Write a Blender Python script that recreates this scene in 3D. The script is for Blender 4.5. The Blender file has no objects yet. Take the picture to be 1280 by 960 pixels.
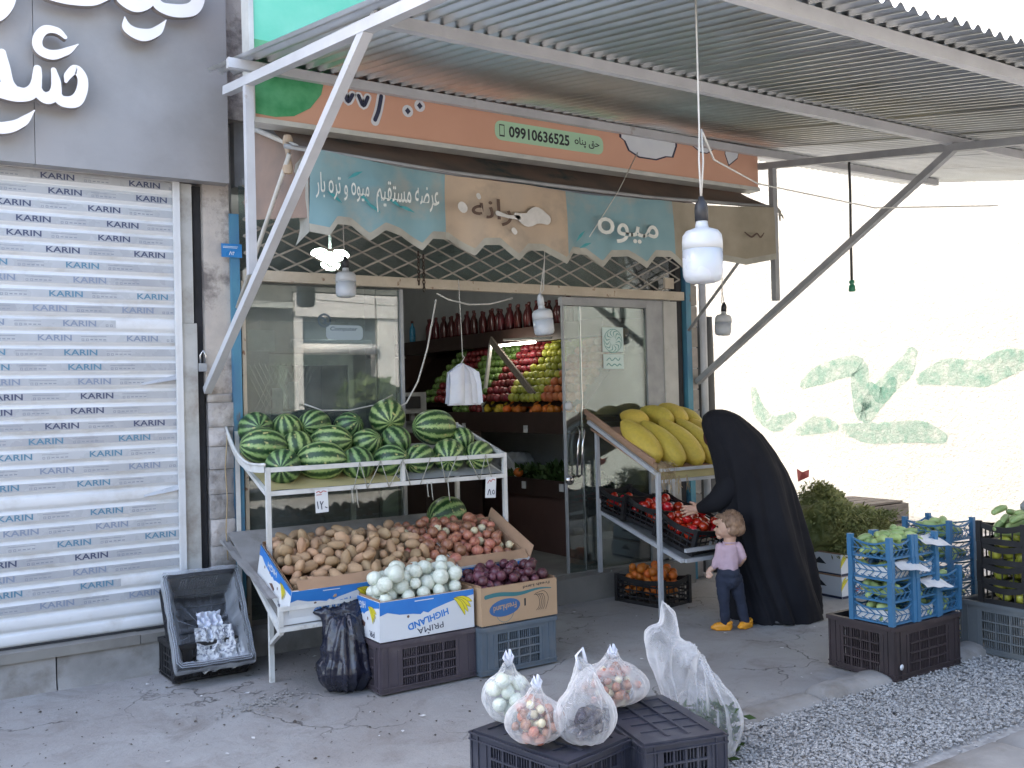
import bpy, math, random
from math import sin, cos, pi, radians
from mathutils import Vector, Matrix, noise, geometry
random.seed(7)
scene = bpy.context.scene
COL = scene.collection

# ------------------------------------------------------------------ camera
YAW, ROLL, PITCH = radians(33.4), radians(1.4), math.atan(15 / 1213)
fw = Vector((sin(YAW) * cos(PITCH), cos(YAW) * cos(PITCH), sin(PITCH)))
r0 = Vector((cos(YAW), -sin(YAW), 0)); u0 = r0.cross(fw)
CR = r0 * cos(ROLL) - u0 * sin(ROLL); CU = r0 * sin(ROLL) + u0 * cos(ROLL)
cam_data = bpy.data.cameras.new('camera'); cam = bpy.data.objects.new('camera', cam_data); COL.objects.link(cam)
cam.matrix_world = Matrix(((CR.x, CU.x, -fw.x, 0), (CR.y, CU.y, -fw.y, -6.15), (CR.z, CU.z, -fw.z, 1.6), (0, 0, 0, 1)))
cam_data.sensor_width = 36; cam_data.lens = 36 * 1213 / 1280; cam_data.clip_start = .05; cam_data.clip_end = 2000
scene.camera = cam
# ------------------------------------------------------------------ daylight
SUN_EL, SUN_AZ = radians(52), radians(-38)           # the sun stands behind the shops, a little to their far side
w = bpy.data.worlds.new('World'); scene.world = w; w.use_nodes = True
nt = w.node_tree; sky = nt.nodes.new('ShaderNodeTexSky'); sky.sky_type = 'NISHITA'; sky.sun_disc = False
sky.sun_elevation = SUN_EL; sky.sun_rotation = SUN_AZ; sky.air_density = 1.0; sky.dust_density = 3.0
nt.links.new(sky.outputs[0], nt.nodes['Background'].inputs[0]); nt.nodes['Background'].inputs[1].default_value = .15
sd = bpy.data.lights.new('sun', 'SUN'); sd.energy = 2.7; sd.angle = radians(.5); sd.color = (1, .95, .87)
so = bpy.data.objects.new('sun', sd); COL.objects.link(so)
S = Vector((sin(SUN_AZ) * cos(SUN_EL), cos(SUN_AZ) * cos(SUN_EL), sin(SUN_EL)))
so.rotation_euler = S.to_track_quat('Z', 'Y').to_euler(); so.location = (0, 0, 20)
vs = scene.view_settings; vs.view_transform = 'Standard'; vs.look = 'None'; vs.gamma = 1; vs.exposure = 2.8
vs.use_white_balance = True; vs.white_balance_temperature = 6950; vs.white_balance_tint = 10
scene.cycles.max_bounces = 10; scene.cycles.transparent_max_bounces = 24; scene.cycles.caustics_reflective = False; scene.cycles.caustics_refractive = False
scene.cycles.sample_clamp_indirect = 6

# ------------------------------------------------------------------ materials
def _mat(name):
    m = bpy.data.materials.new(name); m.use_nodes = True
    return m, m.node_tree, m.node_tree.nodes['Principled BSDF']
def N(t, kind, **k):
    n = t.nodes.new(kind)
    for a, b in k.items(): setattr(n, a, b)
    return n
def coords(t, rnd=True, scale=(1, 1, 1)):
    tc = N(t, 'ShaderNodeTexCoord'); out = tc.outputs['Object']
    if rnd:
        oi = N(t, 'ShaderNodeObjectInfo'); ad = N(t, 'ShaderNodeVectorMath', operation='MULTIPLY_ADD')
        t.links.new(oi.outputs['Random'], ad.inputs[0]); ad.inputs[1].default_value = (13.7, 7.1, 21.3)
        t.links.new(out, ad.inputs[2]); out = ad.outputs[0]
    if scale != (1, 1, 1):
        mu = N(t, 'ShaderNodeVectorMath', operation='MULTIPLY'); t.links.new(out, mu.inputs[0]); mu.inputs[1].default_value = scale; out = mu.outputs[0]
    return out
def noise_n(t, vec, scale, detail=5, rough=.55, dist=0):
    n = N(t, 'ShaderNodeTexNoise'); n.inputs['Scale'].default_value = scale; n.inputs['Detail'].default_value = detail
    n.inputs['Roughness'].default_value = rough; n.inputs['Distortion'].default_value = dist; t.links.new(vec, n.inputs['Vector']); return n.outputs['Fac']
def ramp(t, fac, stops, interp='LINEAR'):
    r = N(t, 'ShaderNodeValToRGB'); r.color_ramp.interpolation = interp; e = r.color_ramp.elements
    while len(e) < len(stops): e.new(.5)
    for el, (p, c) in zip(e, stops):
        el.position = p; el.color = (*c, 1) if len(c) == 3 else c
    t.links.new(fac, r.inputs[0]); return r.outputs[0]
def mixc(t, fac, a, b, mode='MIX'):
    m = N(t, 'ShaderNodeMix', data_type='RGBA', blend_type=mode)
    for s, v in ((0, fac), (6, a), (7, b)):
        if isinstance(v, (int, float)): m.inputs[s].default_value = v
        elif isinstance(v, tuple): m.inputs[s].default_value = (*v, 1)
        else: t.links.new(v, m.inputs[s])
    return m.outputs[2]
def bump(t, b, height, strength=.3, dist=.01):
    n = N(t, 'ShaderNodeBump'); n.inputs['Strength'].default_value = strength; n.inputs['Distance'].default_value = dist
    t.links.new(height, n.inputs['Height']); t.links.new(n.outputs[0], b.inputs['Normal'])
def M(name, c, c2=None, rough=.6, metal=0, ns=6, lo=.35, hi=.65, bs=40, bp=.2, bd=.004, rnd=True, stretch=(1, 1, 1), spec=.5, dirt=None, ds=2.2, dlo=.5, dhi=.75, var=0, sub=0, trans=0, coat=0):
    m, t, b = _mat(name); v = coords(t, rnd, stretch)
    c2 = c2 or tuple(x * .8 for x in c)
    col = ramp(t, noise_n(t, v, ns), [(lo, c2), (hi, c)])
    if dirt: col = mixc(t, ramp(t, noise_n(t, v, ds, 8, .65), [(dlo, (0, 0, 0)), (dhi, (1, 1, 1))]), col, dirt)
    if var:
        oi = N(t, 'ShaderNodeObjectInfo'); h = N(t, 'ShaderNodeHueSaturation'); h.inputs['Hue'].default_value = .5
        mr = N(t, 'ShaderNodeMapRange'); mr.inputs[3].default_value = 1 - var; mr.inputs[4].default_value = 1 + var; t.links.new(oi.outputs['Random'], mr.inputs[0])
        t.links.new(mr.outputs[0], h.inputs['Value'])
        m2 = N(t, 'ShaderNodeMath', operation='MULTIPLY_ADD'); t.links.new(oi.outputs['Random'], m2.inputs[0]); m2.inputs[1].default_value = -.02; m2.inputs[2].default_value = .51
        t.links.new(m2.outputs[0], h.inputs['Hue']); t.links.new(col, h.inputs['Color']); col = h.outputs[0]
    t.links.new(col, b.inputs['Base Color']); b.inputs['Metallic'].default_value = metal; b.inputs['Specular IOR Level'].default_value = spec
    rr = N(t, 'ShaderNodeMapRange'); rr.inputs[3].default_value = max(.03, rough - .12); rr.inputs[4].default_value = min(1, rough + .12)
    t.links.new(noise_n(t, v, ns * 2.3, 3), rr.inputs[0]); t.links.new(rr.outputs[0], b.inputs['Roughness'])
    if bp: bump(t, b, noise_n(t, v, bs, 6, .6), bp, bd)
    if sub: b.inputs['Subsurface Weight'].default_value = sub; b.inputs['Subsurface Radius'].default_value = (.02, .01, .005)
    if coat: b.inputs['Coat Weight'].default_value = coat; b.inputs['Coat Roughness'].default_value = .2
    return m

MAT = {}
def melon_mat():
    m, t, b = _mat('watermelon rind'); tc = N(t, 'ShaderNodeTexCoord'); vr = coords(t)
    sx = N(t, 'ShaderNodeSeparateXYZ'); t.links.new(tc.outputs['Object'], sx.inputs[0])
    at = N(t, 'ShaderNodeMath', operation='ARCTAN2'); t.links.new(sx.outputs[1], at.inputs[0]); t.links.new(sx.outputs[0], at.inputs[1])
    def add(a, ka, c, kc):
        m1 = N(t, 'ShaderNodeMath', operation='MULTIPLY'); t.links.new(a, m1.inputs[0]); m1.inputs[1].default_value = ka
        m2 = N(t, 'ShaderNodeMath', operation='MULTIPLY_ADD'); t.links.new(c, m2.inputs[0]); m2.inputs[1].default_value = kc; t.links.new(m1.outputs[0], m2.inputs[2]); return m2.outputs[0]
    n1 = noise_n(t, vr, 7, 3, .6); n2 = noise_n(t, vr, 38, 4, .75)
    a = add(at.outputs[0], 11, n1, 3.4); sn = N(t, 'ShaderNodeMath', operation='SINE'); t.links.new(a, sn.inputs[0])
    f = add(sn.outputs[0], .30, n2, 1.35)
    col = ramp(t, f, [(.52, (.012, .045, .015)), (.68, (.028, .085, .026)), (.75, (.12, .24, .075)), (1.0, (.27, .39, .15))])
    oi = N(t, 'ShaderNodeObjectInfo'); h = N(t, 'ShaderNodeHueSaturation'); mr = N(t, 'ShaderNodeMapRange'); mr.inputs[3].default_value = .75; mr.inputs[4].default_value = 1.25
    t.links.new(oi.outputs['Random'], mr.inputs[0]); t.links.new(mr.outputs[0], h.inputs['Value'])
    mh = N(t, 'ShaderNodeMapRange'); mh.inputs[3].default_value = .52; mh.inputs[4].default_value = .47; t.links.new(oi.outputs['Random'], mh.inputs[0]); t.links.new(mh.outputs[0], h.inputs['Hue'])
    t.links.new(col, h.inputs['Color'])
    gp = ramp(t, noise_n(t, vr, 3.2, 1), [(.66, (0, 0, 0)), (.74, (1, 1, 1))])
    col = mixc(t, gp, h.outputs[0], (.42, .40, .16))
    t.links.new(col, b.inputs['Base Color']); b.inputs['Roughness'].default_value = .42; bump(t, b, n2, .08, .002)
    return m
MAT['melon'] = melon_mat()

def glass_mat(name, tint, spread=1.9, haze=(.015, .11)):
    m, t, b = _mat(name); t.nodes.remove(b); out = t.nodes['Material Output']
    tr = N(t, 'ShaderNodeBsdfTransparent'); tr.inputs[0].default_value = (*tint, 1)
    gl = N(t, 'ShaderNodeBsdfGlossy'); gl.inputs['Roughness'].default_value = .0
    fr = N(t, 'ShaderNodeFresnel'); fr.inputs[0].default_value = 1.5
    v = coords(t, False); bm = N(t, 'ShaderNodeBump'); bm.inputs['Strength'].default_value = .02; bm.inputs['Distance'].default_value = .01; t.links.new(noise_n(t, v, 1.5, 1), bm.inputs['Height']); t.links.new(bm.outputs[0], gl.inputs['Normal'])
    mu = N(t, 'ShaderNodeMath', operation='MULTIPLY', use_clamp=True); t.links.new(fr.outputs[0], mu.inputs[0]); mu.inputs[1].default_value = spread
    mx = N(t, 'ShaderNodeMixShader'); t.links.new(mu.outputs[0], mx.inputs[0]); t.links.new(tr.outputs[0], mx.inputs[1]); t.links.new(gl.outputs[0], mx.inputs[2])
    df = N(t, 'ShaderNodeBsdfDiffuse'); df.inputs[0].default_value = (.45, .5, .5, 1)
    m2 = N(t, 'ShaderNodeMixShader'); t.links.new(ramp(t, noise_n(t, v, 2.5, 6, .7), [(.35, (haze[0],) * 3), (.8, (haze[1],) * 3)]), m2.inputs[0])
    t.links.new(mx.outputs[0], m2.inputs[1]); t.links.new(df.outputs[0], m2.inputs[2]); t.links.new(m2.outputs[0], out.inputs[0])
    return m
MAT['glass'] = glass_mat('window glass', (.72, .8, .77), 1.9)
MAT['glass_dusty'] = glass_mat('dusty window glass', (.72, .8, .77), 2.1, (.05, .24))
def film_mat(name, col, op, rough=.25, wr=30):
    m, t, b = _mat(name); out = t.nodes['Material Output']; v = coords(t)
    t.links.new(ramp(t, noise_n(t, v, 20, 3), [(.3, col), (.7, tuple(min(1, x * 1.1) for x in col))]), b.inputs['Base Color'])
    b.inputs['Roughness'].default_value = rough; b.inputs['Specular IOR Level'].default_value = .7
    nz = noise_n(t, v, wr, 4, .6, 1.2); bump(t, b, nz, .7, .012)
    tr = N(t, 'ShaderNodeBsdfTransparent'); mx = N(t, 'ShaderNodeMixShader')
    tl = N(t, 'ShaderNodeBsdfTranslucent'); tl.inputs[0].default_value = (*col, 1); m1 = N(t, 'ShaderNodeMixShader'); m1.inputs[0].default_value = .35
    t.links.new(b.outputs[0], m1.inputs[1]); t.links.new(tl.outputs[0], m1.inputs[2])
    lw = N(t, 'ShaderNodeLayerWeight'); lw.inputs[0].default_value = .35
    ad = N(t, 'ShaderNodeMath', operation='ADD', use_clamp=True); t.links.new(lw.outputs['Facing'], ad.inputs[0])
    t.links.new(ramp(t, nz, [(.3, (op - .12,) * 3), (.75, (op + .12,) * 3)]), ad.inputs[1])
    t.links.new(ad.outputs[0], mx.inputs[0]); t.links.new(tr.outputs[0], mx.inputs[1]); t.links.new(m1.outputs[0], mx.inputs[2]); t.links.new(mx.outputs[0], out.inputs[0])
    return m
MAT['film'] = film_mat('clear plastic film', (.85, .87, .9), .04)
MAT['film_milky'] = film_mat('milky plastic film', (.85, .87, .92), .13, .25, 9)
MAT['bin_liner'] = film_mat('clear bin liner', (.72, .77, .84), -.13, .12, 7)
def emit(name, c, s):
    m, t, b = _mat(name); b.inputs['Base Color'].default_value = (*c, 1); b.inputs['Emission Color'].default_value = (*c, 1); b.inputs['Emission Strength'].default_value = s; return m
MAT['strip_fill'] = emit('added fill glow', (1, .97, .9), 5.0)
MAT['lamp_lit'] = emit('lit lamp', (.95, 1, 1), 12.0)

MAT['paint_white'] = M('scuffed white paint', (.62, .62, .6), (.5, .5, .48), .45, ns=9, dirt=(.22, .17, .12), ds=6, dlo=.62, dhi=.78, bs=60, bp=.15)
MAT['frame_lilac'] = M('pale grey painted steel', (.50, .51, .53), (.43, .44, .46), .42, ns=5, dirt=(.25, .2, .16), ds=9, dlo=.64, dhi=.76, bp=.12)
MAT['steel_dark'] = M('grey painted steel', (.33, .34, .35), (.26, .27, .28), .5, ns=8, bp=.15)
MAT['rust_beam'] = M('chipped cream paint over rust', (.50, .44, .35), (.42, .36, .28), .6, ns=7, dirt=(.16, .06, .025), ds=14, dlo=.6, dhi=.66, bs=50, bp=.4)
MAT['lattice'] = M('grimy steel strip', (.34, .32, .27), (.24, .22, .19), .5, ns=8, bp=0)
MAT['galv'] = M('galvanised corrugated sheet', (.78, .80, .80), (.68, .70, .70),   .36, 1, ns=2, rnd=True, bp=0, dirt=(.52, .51, .47), ds=1.2, dlo=.5, dhi=.8)
MAT['slat'] = M('white aluminium slat', (.68, .69, .70), (.6, .61, .62), .38, ns=3, bp=.05, dirt=(.42, .39, .35), ds=2.4, dlo=.54, dhi=.8)
MAT['tape'] = M('grey protective film', (.36, .375, .40), (.43, .445, .465), .28, ns=4, bp=.15, bs=12, var=.08)
for nm, c in (('navy', (.045, .06, .12)), ('inkteal', (.08, .20, .29)), ('inkgrey', (.20, .24, .32))): MAT[nm] = M('film print ' + nm, c, c, .5, bp=0)
MAT['print_small'] = M('small film print', (.25, .27, .3), (.2, .22, .26), .5, bp=0)
MAT['alu_panel'] = M('grey composite sign panel', (.30, .29, .29), (.27, .265, .265), .42, ns=1.2, bp=.03, dirt=(.2, .19, .18), ds=1.3, dlo=.5, dhi=.85)
MAT['letter_face'] = M('white acrylic letter face', (.80, .76, .74), (.74, .7, .69), .35, ns=3, bp=0)
MAT['letter_side'] = M('letter edge band', (.30, .27, .25), (.25, .22, .21), .5, bp=0)
MAT['jamb'] = M('grubby white jamb', (.50, .50, .48), (.4, .4, .38), .5, ns=4, dirt=(.25, .22, .19), ds=3, dlo=.5, dhi=.7)
MAT['plaster_old'] = M('old cream plaster', (.50, .45, .40), (.40, .36, .33), .85, ns=6, dirt=(.17, .15, .14), ds=5, dlo=.5, dhi=.65, bs=30, bp=.7, bd=.01)
MAT['stone'] = M('grey rough stone', (.42, .39, .37), (.31, .29, .28), .85, ns=9, dirt=(.2, .175, .16), ds=8, dlo=.55, dhi=.7, bs=35, bp=.9, bd=.01, var=.2)
MAT['blue_paint'] = M('worn turquoise paint', (.07, .25, .33), (.05, .16, .28), .55, ns=4, dirt=(.13, .1, .09), ds=7, dlo=.58, dhi=.66, bp=.3, stretch=(1, 1, .4))
MAT['dark_gap'] = M('near black metal and gap shade', (.03, .03, .035), (.02, .02, .02), .8)
MAT['concrete'] = M('grey concrete', (.30, .29, .28), (.22, .21, .2), .85, ns=5, dirt=(.16, .14, .12), ds=3, dlo=.5, dhi=.68, bs=45, bp=.5, bd=.006)
MAT['brick_end'] = M('pale hollow brick', (.46, .42, .38), (.36, .33, .3), .85, ns=12, bs=40, bp=.8, var=.15)
MAT['awn_teal'] = M('faded turquoise cloth', (.16, .30, .34), (.22, .345, .37), .85, ns=3, lo=.3, hi=.7, dirt=(.32, .33, .30), ds=3.5, dlo=.48, dhi=.72, bs=250, bp=.25, bd=.001, rnd=False)
MAT['awn_cream'] = M('faded peach cloth', (.47, .36, .26), (.40, .32, .245), .9, ns=3, dirt=(.27, .24, .20), ds=3.5, dlo=.50, dhi=.76, bs=250, bp=.25, bd=.001, rnd=False)
MAT['awn_olive'] = M('sun bleached khaki cloth', (.36, .32, .25), (.28, .25, .19), .9, ns=4, bs=250, bp=.25, bd=.001)
MAT['awn_trim'] = M('grubby cloth hem', (.40, .39, .34), (.30, .29, .25), .9, ns=6)
MAT['awn_top'] = M('dark brown weathered awning', (.27, .19, .15), (.17, .14, .125), .9, ns=2.5, dirt=(.06, .1, .1), ds=1.2, dlo=.55, dhi=.62, bp=.3)
MAT['teal_brush'] = M('strong teal brush paint', (.03, .26, .28), (.06, .3, .32), .7, ns=20, bp=0)
MAT['white_brush'] = M('white brush paint', (.72, .74, .7), (.6, .62, .58), .7, ns=20, bp=0)
MAT['grey_smear'] = M('grey overpaint', (.52, .51, .48), (.62, .6, .57), .7, ns=16, bp=.2)
MAT['brown_brush'] = M('dark brown brush paint', (.07, .04, .03), (.1, .06, .04), .7, ns=20, bp=0)
MAT['sign_orange'] = M('salmon printed banner', (.62, .355, .255), (.58, .325, .23), .5, ns=1.5, bp=.03, rnd=False)
MAT['sign_mint'] = M('mint printed banner', (.12, .55, .38), (.2, .62, .46), .5, ns=3, bp=0, rnd=False)
MAT['sign_green'] = M('green melon print', (.03, .26, .10), (.12, .42, .22), .5, ns=5, bp=0, rnd=False)
MAT['pill_green'] = M('pale green label print', (.40, .62, .44), (.37, .59, .41), .5, bp=0)
MAT['ink_black'] = M('black print', (.012, .015, .02), (.012, .015, .02), .5, bp=0)
MAT['ink_blueblack'] = M('blue black print', (.015, .02, .05), (.02, .025, .06), .5, bp=0)
MAT['white_print'] = M('white print', (.66, .7, .74), (.6, .64, .7), .5, bp=0)
MAT['trim_white'] = M('white aluminium trim', (.56, .57, .54), (.45, .46, .44), .4, dirt=(.2, .17, .14), ds=4, dlo=.6, dhi=.8)
MAT['bulb_glass'] = M('milky bulb plastic', (.46, .49, .53), (.43, .46, .50), .28, ns=3, bp=0, sub=.25)
MAT['bulb_body'] = M('white bulb housing', (.50, .52, .54), (.45, .47, .49), .35, ns=3, bp=0)
MAT['black_plastic'] = M('black plastic', (.02, .021, .025), (.014, .014, .018), .45, ns=8, bs=80, bp=.15)
MAT['cable_white'] = M('white cable', (.55, .54, .5), (.45, .44, .41), .5, bp=0)
MAT['cable_dark'] = M('dark cable', (.05, .05, .05), (.03, .03, .03), .5, bp=0)
MAT['green_plastic'] = M('green plastic nozzle', (.01, .2, .1), (.01, .15, .08), .4, bp=0)
MAT['chain'] = M('rusty chain', (.08, .055, .04), (.05, .035, .03), .6, .5, ns=30)
MAT['sign_blue'] = M('blue enamel', (.02, .2, .48), (.02, .17, .42), .3, bp=0)
MAT['card_inner'] = M('plain brown cardboard', (.36, .22, .135), (.30, .185, .11), .85, ns=4, dirt=(.22, .13, .08), ds=5, dlo=.58, dhi=.8, bs=60, bp=.15)
MAT['card_white'] = M('white coated cardboard', (.66, .68, .70), (.6, .62, .64), .5, ns=3, dirt=(.4, .36, .3), ds=4, dlo=.62, dhi=.85, bp=.1)
MAT['card_tan'] = M('printed tan cardboard', (.42, .28, .17), (.38, .25, .15), .7, ns=3, dirt=(.28, .18, .1), ds=4, dlo=.6, dhi=.8, bp=.1)
MAT['box_blue'] = M('blue carton print', (.015, .16, .50), (.02, .19, .55), .45, bp=0)
MAT['box_green'] = M('green carton print', (.03, .28, .11), (.03, .25, .1), .45, bp=0)
MAT['box_red'] = M('red carton print', (.42, .05, .04), (.36, .05, .04), .45, bp=0)
MAT['box_teal'] = M('dark teal carton print', (.03, .16, .18), (.03, .14, .16), .45, bp=0)
MAT['box_darkblue'] = M('dull blue carton print', (.03, .12, .28), (.03, .1, .25), .45, bp=0)
MAT['box_yellow'] = M('yellow banana print', (.72, .60, .03), (.62, .56, .03), .45, ns=10, bp=0)
MAT['box_brown'] = M('brown carton print', (.13, .07, .05), (.12, .06, .05), .5, bp=0)
MAT['crate_plum'] = M('dusty plum plastic', (.075, .06, .072), (.055, .045, .055), .5, ns=4, dirt=(.14, .125, .12), ds=4, dlo=.55, dhi=.8, bs=60, bp=.1)
MAT['crate_slate'] = M('dusty slate blue plastic', (.105, .135, .165), (.085, .11, .135), .5, ns=4, dirt=(.17, .165, .16), ds=4, dlo=.55, dhi=.8, bs=60, bp=.1)
MAT['crate_ink'] = M('dusty blue black plastic', (.035, .038, .055), (.026, .028, .042), .42, ns=4, dirt=(.1, .1, .11), ds=4, dlo=.55, dhi=.85, bs=60, bp=.1)
MAT['crate_black'] = M('black crate plastic', (.018, .018, .02), (.012, .012, .014), .5, ns=4, dirt=(.07, .065, .06), ds=4, dlo=.6, dhi=.85)
MAT['crate_brown'] = M('dark brown crate plastic', (.045, .032, .035), (.03, .024, .026), .5, ns=4, dirt=(.09, .08, .08), ds=4, dlo=.6, dhi=.85)
MAT['crate_grey'] = M('grey crate plastic', (.12, .14, .155), (.1, .115, .13), .55, ns=4, dirt=(.2, .2, .19), ds=4, dlo=.55, dhi=.8)
MAT['crate_blue'] = M('blue crate plastic', (.035, .145, .28), (.03, .12, .23), .45, ns=4, bp=.05, dirt=(.12, .17, .2), ds=5, dlo=.6, dhi=.9)
MAT['paper'] = M('crumpled paper', (.62, .62, .62), (.5, .5, .51), .7, ns=9, bs=12, bp=.6, bd=.02)
MAT['newsprint'] = M('printed newspaper', (.56, .57, .58), (.2, .21, .25), .7, ns=60, lo=.42, hi=.5, bs=12, bp=.6, bd=.02)
MAT['potato'] = M('potato skin', (.42, .275, .16), (.31, .19, .105), .75, ns=7, dirt=(.2, .125, .07), ds=20, dlo=.6, dhi=.75, bs=70, bp=.3, var=.2)
MAT['onion'] = M('brown onion skin', (.38, .175, .10), (.25, .085, .055), .4, ns=2.5, stretch=(30, 30, 5), bs=5, bp=.1, var=.3)
MAT['onion_pale'] = M('peeled pale onion', (.60, .53, .33), (.52, .47, .32), .35, ns=2.5, stretch=(30, 30, 5), bp=.05, var=.15)
MAT['onion_white'] = M('white onion skin', (.66, .68, .60), (.52, .57, .47), .35, ns=2.5, stretch=(30, 30, 4), dirt=(.42, .42, .28), ds=1.2, dlo=.6, dhi=.8, bp=.08, var=.1)
MAT['onion_red'] = M('red onion skin', (.13, .04, .055), (.07, .022, .032), .4, ns=2.5, stretch=(30, 30, 5), bp=.1, var=.35)
MAT['tomato'] = M('tomato skin', (.52, .022, .012), (.42, .015, .01), .2, ns=5, bp=0, var=.15, coat=.3)
MAT['orange_fruit'] = M('orange peel', (.62, .17, .02), (.52, .13, .02), .5, ns=6, bs=150, bp=.3, var=.2)
MAT['apple_red'] = M('red apple skin', (.22, .025, .028), (.14, .018, .02), .3, ns=8, bp=0, var=.3)
MAT['apple_green'] = M('green apple skin', (.15, .25, .065), (.10, .18, .045), .3, ns=8, bp=0, var=.2)
MAT['apple_yellow'] = M('yellow green apple skin', (.42, .42, .07), (.32, .34, .05), .3, ns=8, bp=0, var=.2)
MAT['lemon'] = M('yellow fruit skin', (.60, .42, .04), (.5, .36, .03), .4, ns=8, bp=0, var=.2)
MAT['peach_fruit'] = M('peach orange skin', (.55, .2, .06), (.42, .1, .04), .5, ns=5, bp=0, var=.25)
MAT['yellow_melon'] = M('yellow melon rind', (.60, .44, .065), (.52, .38, .06), .5, ns=5, dirt=(.36, .26, .06), ds=9, dlo=.6, dhi=.72, bs=34, bp=.5, bd=.008, var=.12)
MAT['cucumber'] = M('green vegetable skin', (.33, .42, .17), (.22, .32, .11), .45, ns=8, bp=.1, var=.3)
MAT['leaf_green'] = M('fresh leaf', (.075, .14, .03), (.04, .09, .02), .55, ns=5, bp=0)
MAT['herb'] = M('drying herb leaf', (.20, .20, .06), (.10, .12, .03), .65, ns=6, rnd=False, bp=0)
MAT['straw'] = M('straw', (.45, .34, .2), (.35, .26, .15), .8, bp=0)
MAT['shelf_brown'] = M('dark brown shelf board', (.040, .022, .018), (.03, .017, .014), .45, ns=5, bp=.05)
MAT['panel_brown'] = M('brown cabinet panel', (.095, .05, .042), (.08, .042, .036), .45, ns=3, bp=.03)
MAT['shop_wall'] = M('grey shop wall', (.55, .56, .56), (.48, .49, .49), .7, ns=3)
MAT['floor_tile'] = M('pale floor stone', (.24, .23, .21), (.19, .18, .165), .5, ns=3, dirt=(.13, .12, .11), ds=2)
MAT['bottle'] = M('dark red bottle', (.09, .012, .014), (.05, .01, .01), .2, ns=5, bp=0, var=.3, coat=.3)
MAT['cap_red'] = M('dark bottle cap', (.10, .02, .02), (.08, .02, .02), .4, bp=0)
MAT['chador'] = M('black cloth', (.0095, .010, .014), (.007, .0072, .0105), .85, ns=4, bs=180, bp=.25, bd=.001, spec=.25)
MAT['scarf'] = M('dark red scarf', (.05, .008, .012), (.03, .006, .009), .8, ns=6)
MAT['skin'] = M('skin', (.52, .31, .22), (.46, .26, .185), .5, ns=6, bs=90, bp=.06, sub=.15, bd=.001)
MAT['skin_child'] = M('fair child skin', (.56, .36, .27), (.50, .30, .22), .5, ns=6, bp=.03, sub=.15, bd=.001)
MAT['hair'] = M('light brown hair', (.30, .185, .115), (.17, .10, .065), .6, ns=14, stretch=(1, 1, .35), bs=90, bp=.7, bd=.004)
MAT['pink'] = M('pale pink knit', (.52, .37, .43), (.45, .32, .38), .85, ns=6, bs=200, bp=.3, bd=.002)
MAT['navy_cloth'] = M('dark navy trousers', (.018, .025, .048), (.013, .018, .036), .85, ns=6, bs=150, bp=.3, bd=.002)
MAT['clog'] = M('orange yellow foam', (.72, .30, .02), (.66, .26, .015), .45, ns=6, bp=.03)
MAT['binbag'] = M('black bin bag film', (.012, .014, .03), (.008, .009, .018), .25, ns=6, bs=14, bp=.5, bd=.02, coat=.3)
MAT['white_bag'] = M('white carrier bag', (.66, .68, .74), (.55, .58, .66), .4, ns=7, bs=8, bp=.5, bd=.02, sub=.1)
MAT['chrome'] = M('chrome', (.6, .6, .6), (.55, .55, .55), .12, 1, bp=0)
MAT['wood_old'] = M('weathered pallet wood', (.24, .20, .165), (.16, .135, .115), .85, ns=3, stretch=(2, 20, 20), bs=30, bp=.5)
MAT['wood_plank'] = M('raw plank', (.40, .24, .16), (.32, .19, .125), .75, ns=3, stretch=(20, 2, 20), bs=30, bp=.3)
MAT['hay_box'] = M('yellow wooden tray', (.50, .42, .20), (.42, .36, .18), .75, ns=5)
MAT['gravel'] = M('grey gravel stone', (.40, .395, .39), (.28, .275, .27), .85, ns=28, lo=.4, hi=.6, rnd=False, bs=90, bp=.4)
MAT['pvc'] = M('dark grey roll', (.075, .078, .08), (.06, .062, .065), .6, ns=3)
MAT['blue_lid'] = M('light blue bottle', (.05, .3, .5), (.05, .25, .42), .3, bp=0)
MAT['brick_far'] = M('pale render', (.60, .58, .52), (.5, .48, .44), .85, ns=2)
MAT['tree_leaf'] = M('tree leaf', (.085, .12, .03), (.05, .08, .02), .6, ns=2, rnd=False, bp=0)
MAT['bark'] = M('bark', (.12, .09, .07), (.08, .06, .05), .9, ns=8)
MAT['car_paint'] = M('dark car paint', (.03, .035, .045), (.025, .03, .04), .2, ns=2, bp=0, coat=1)

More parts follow.
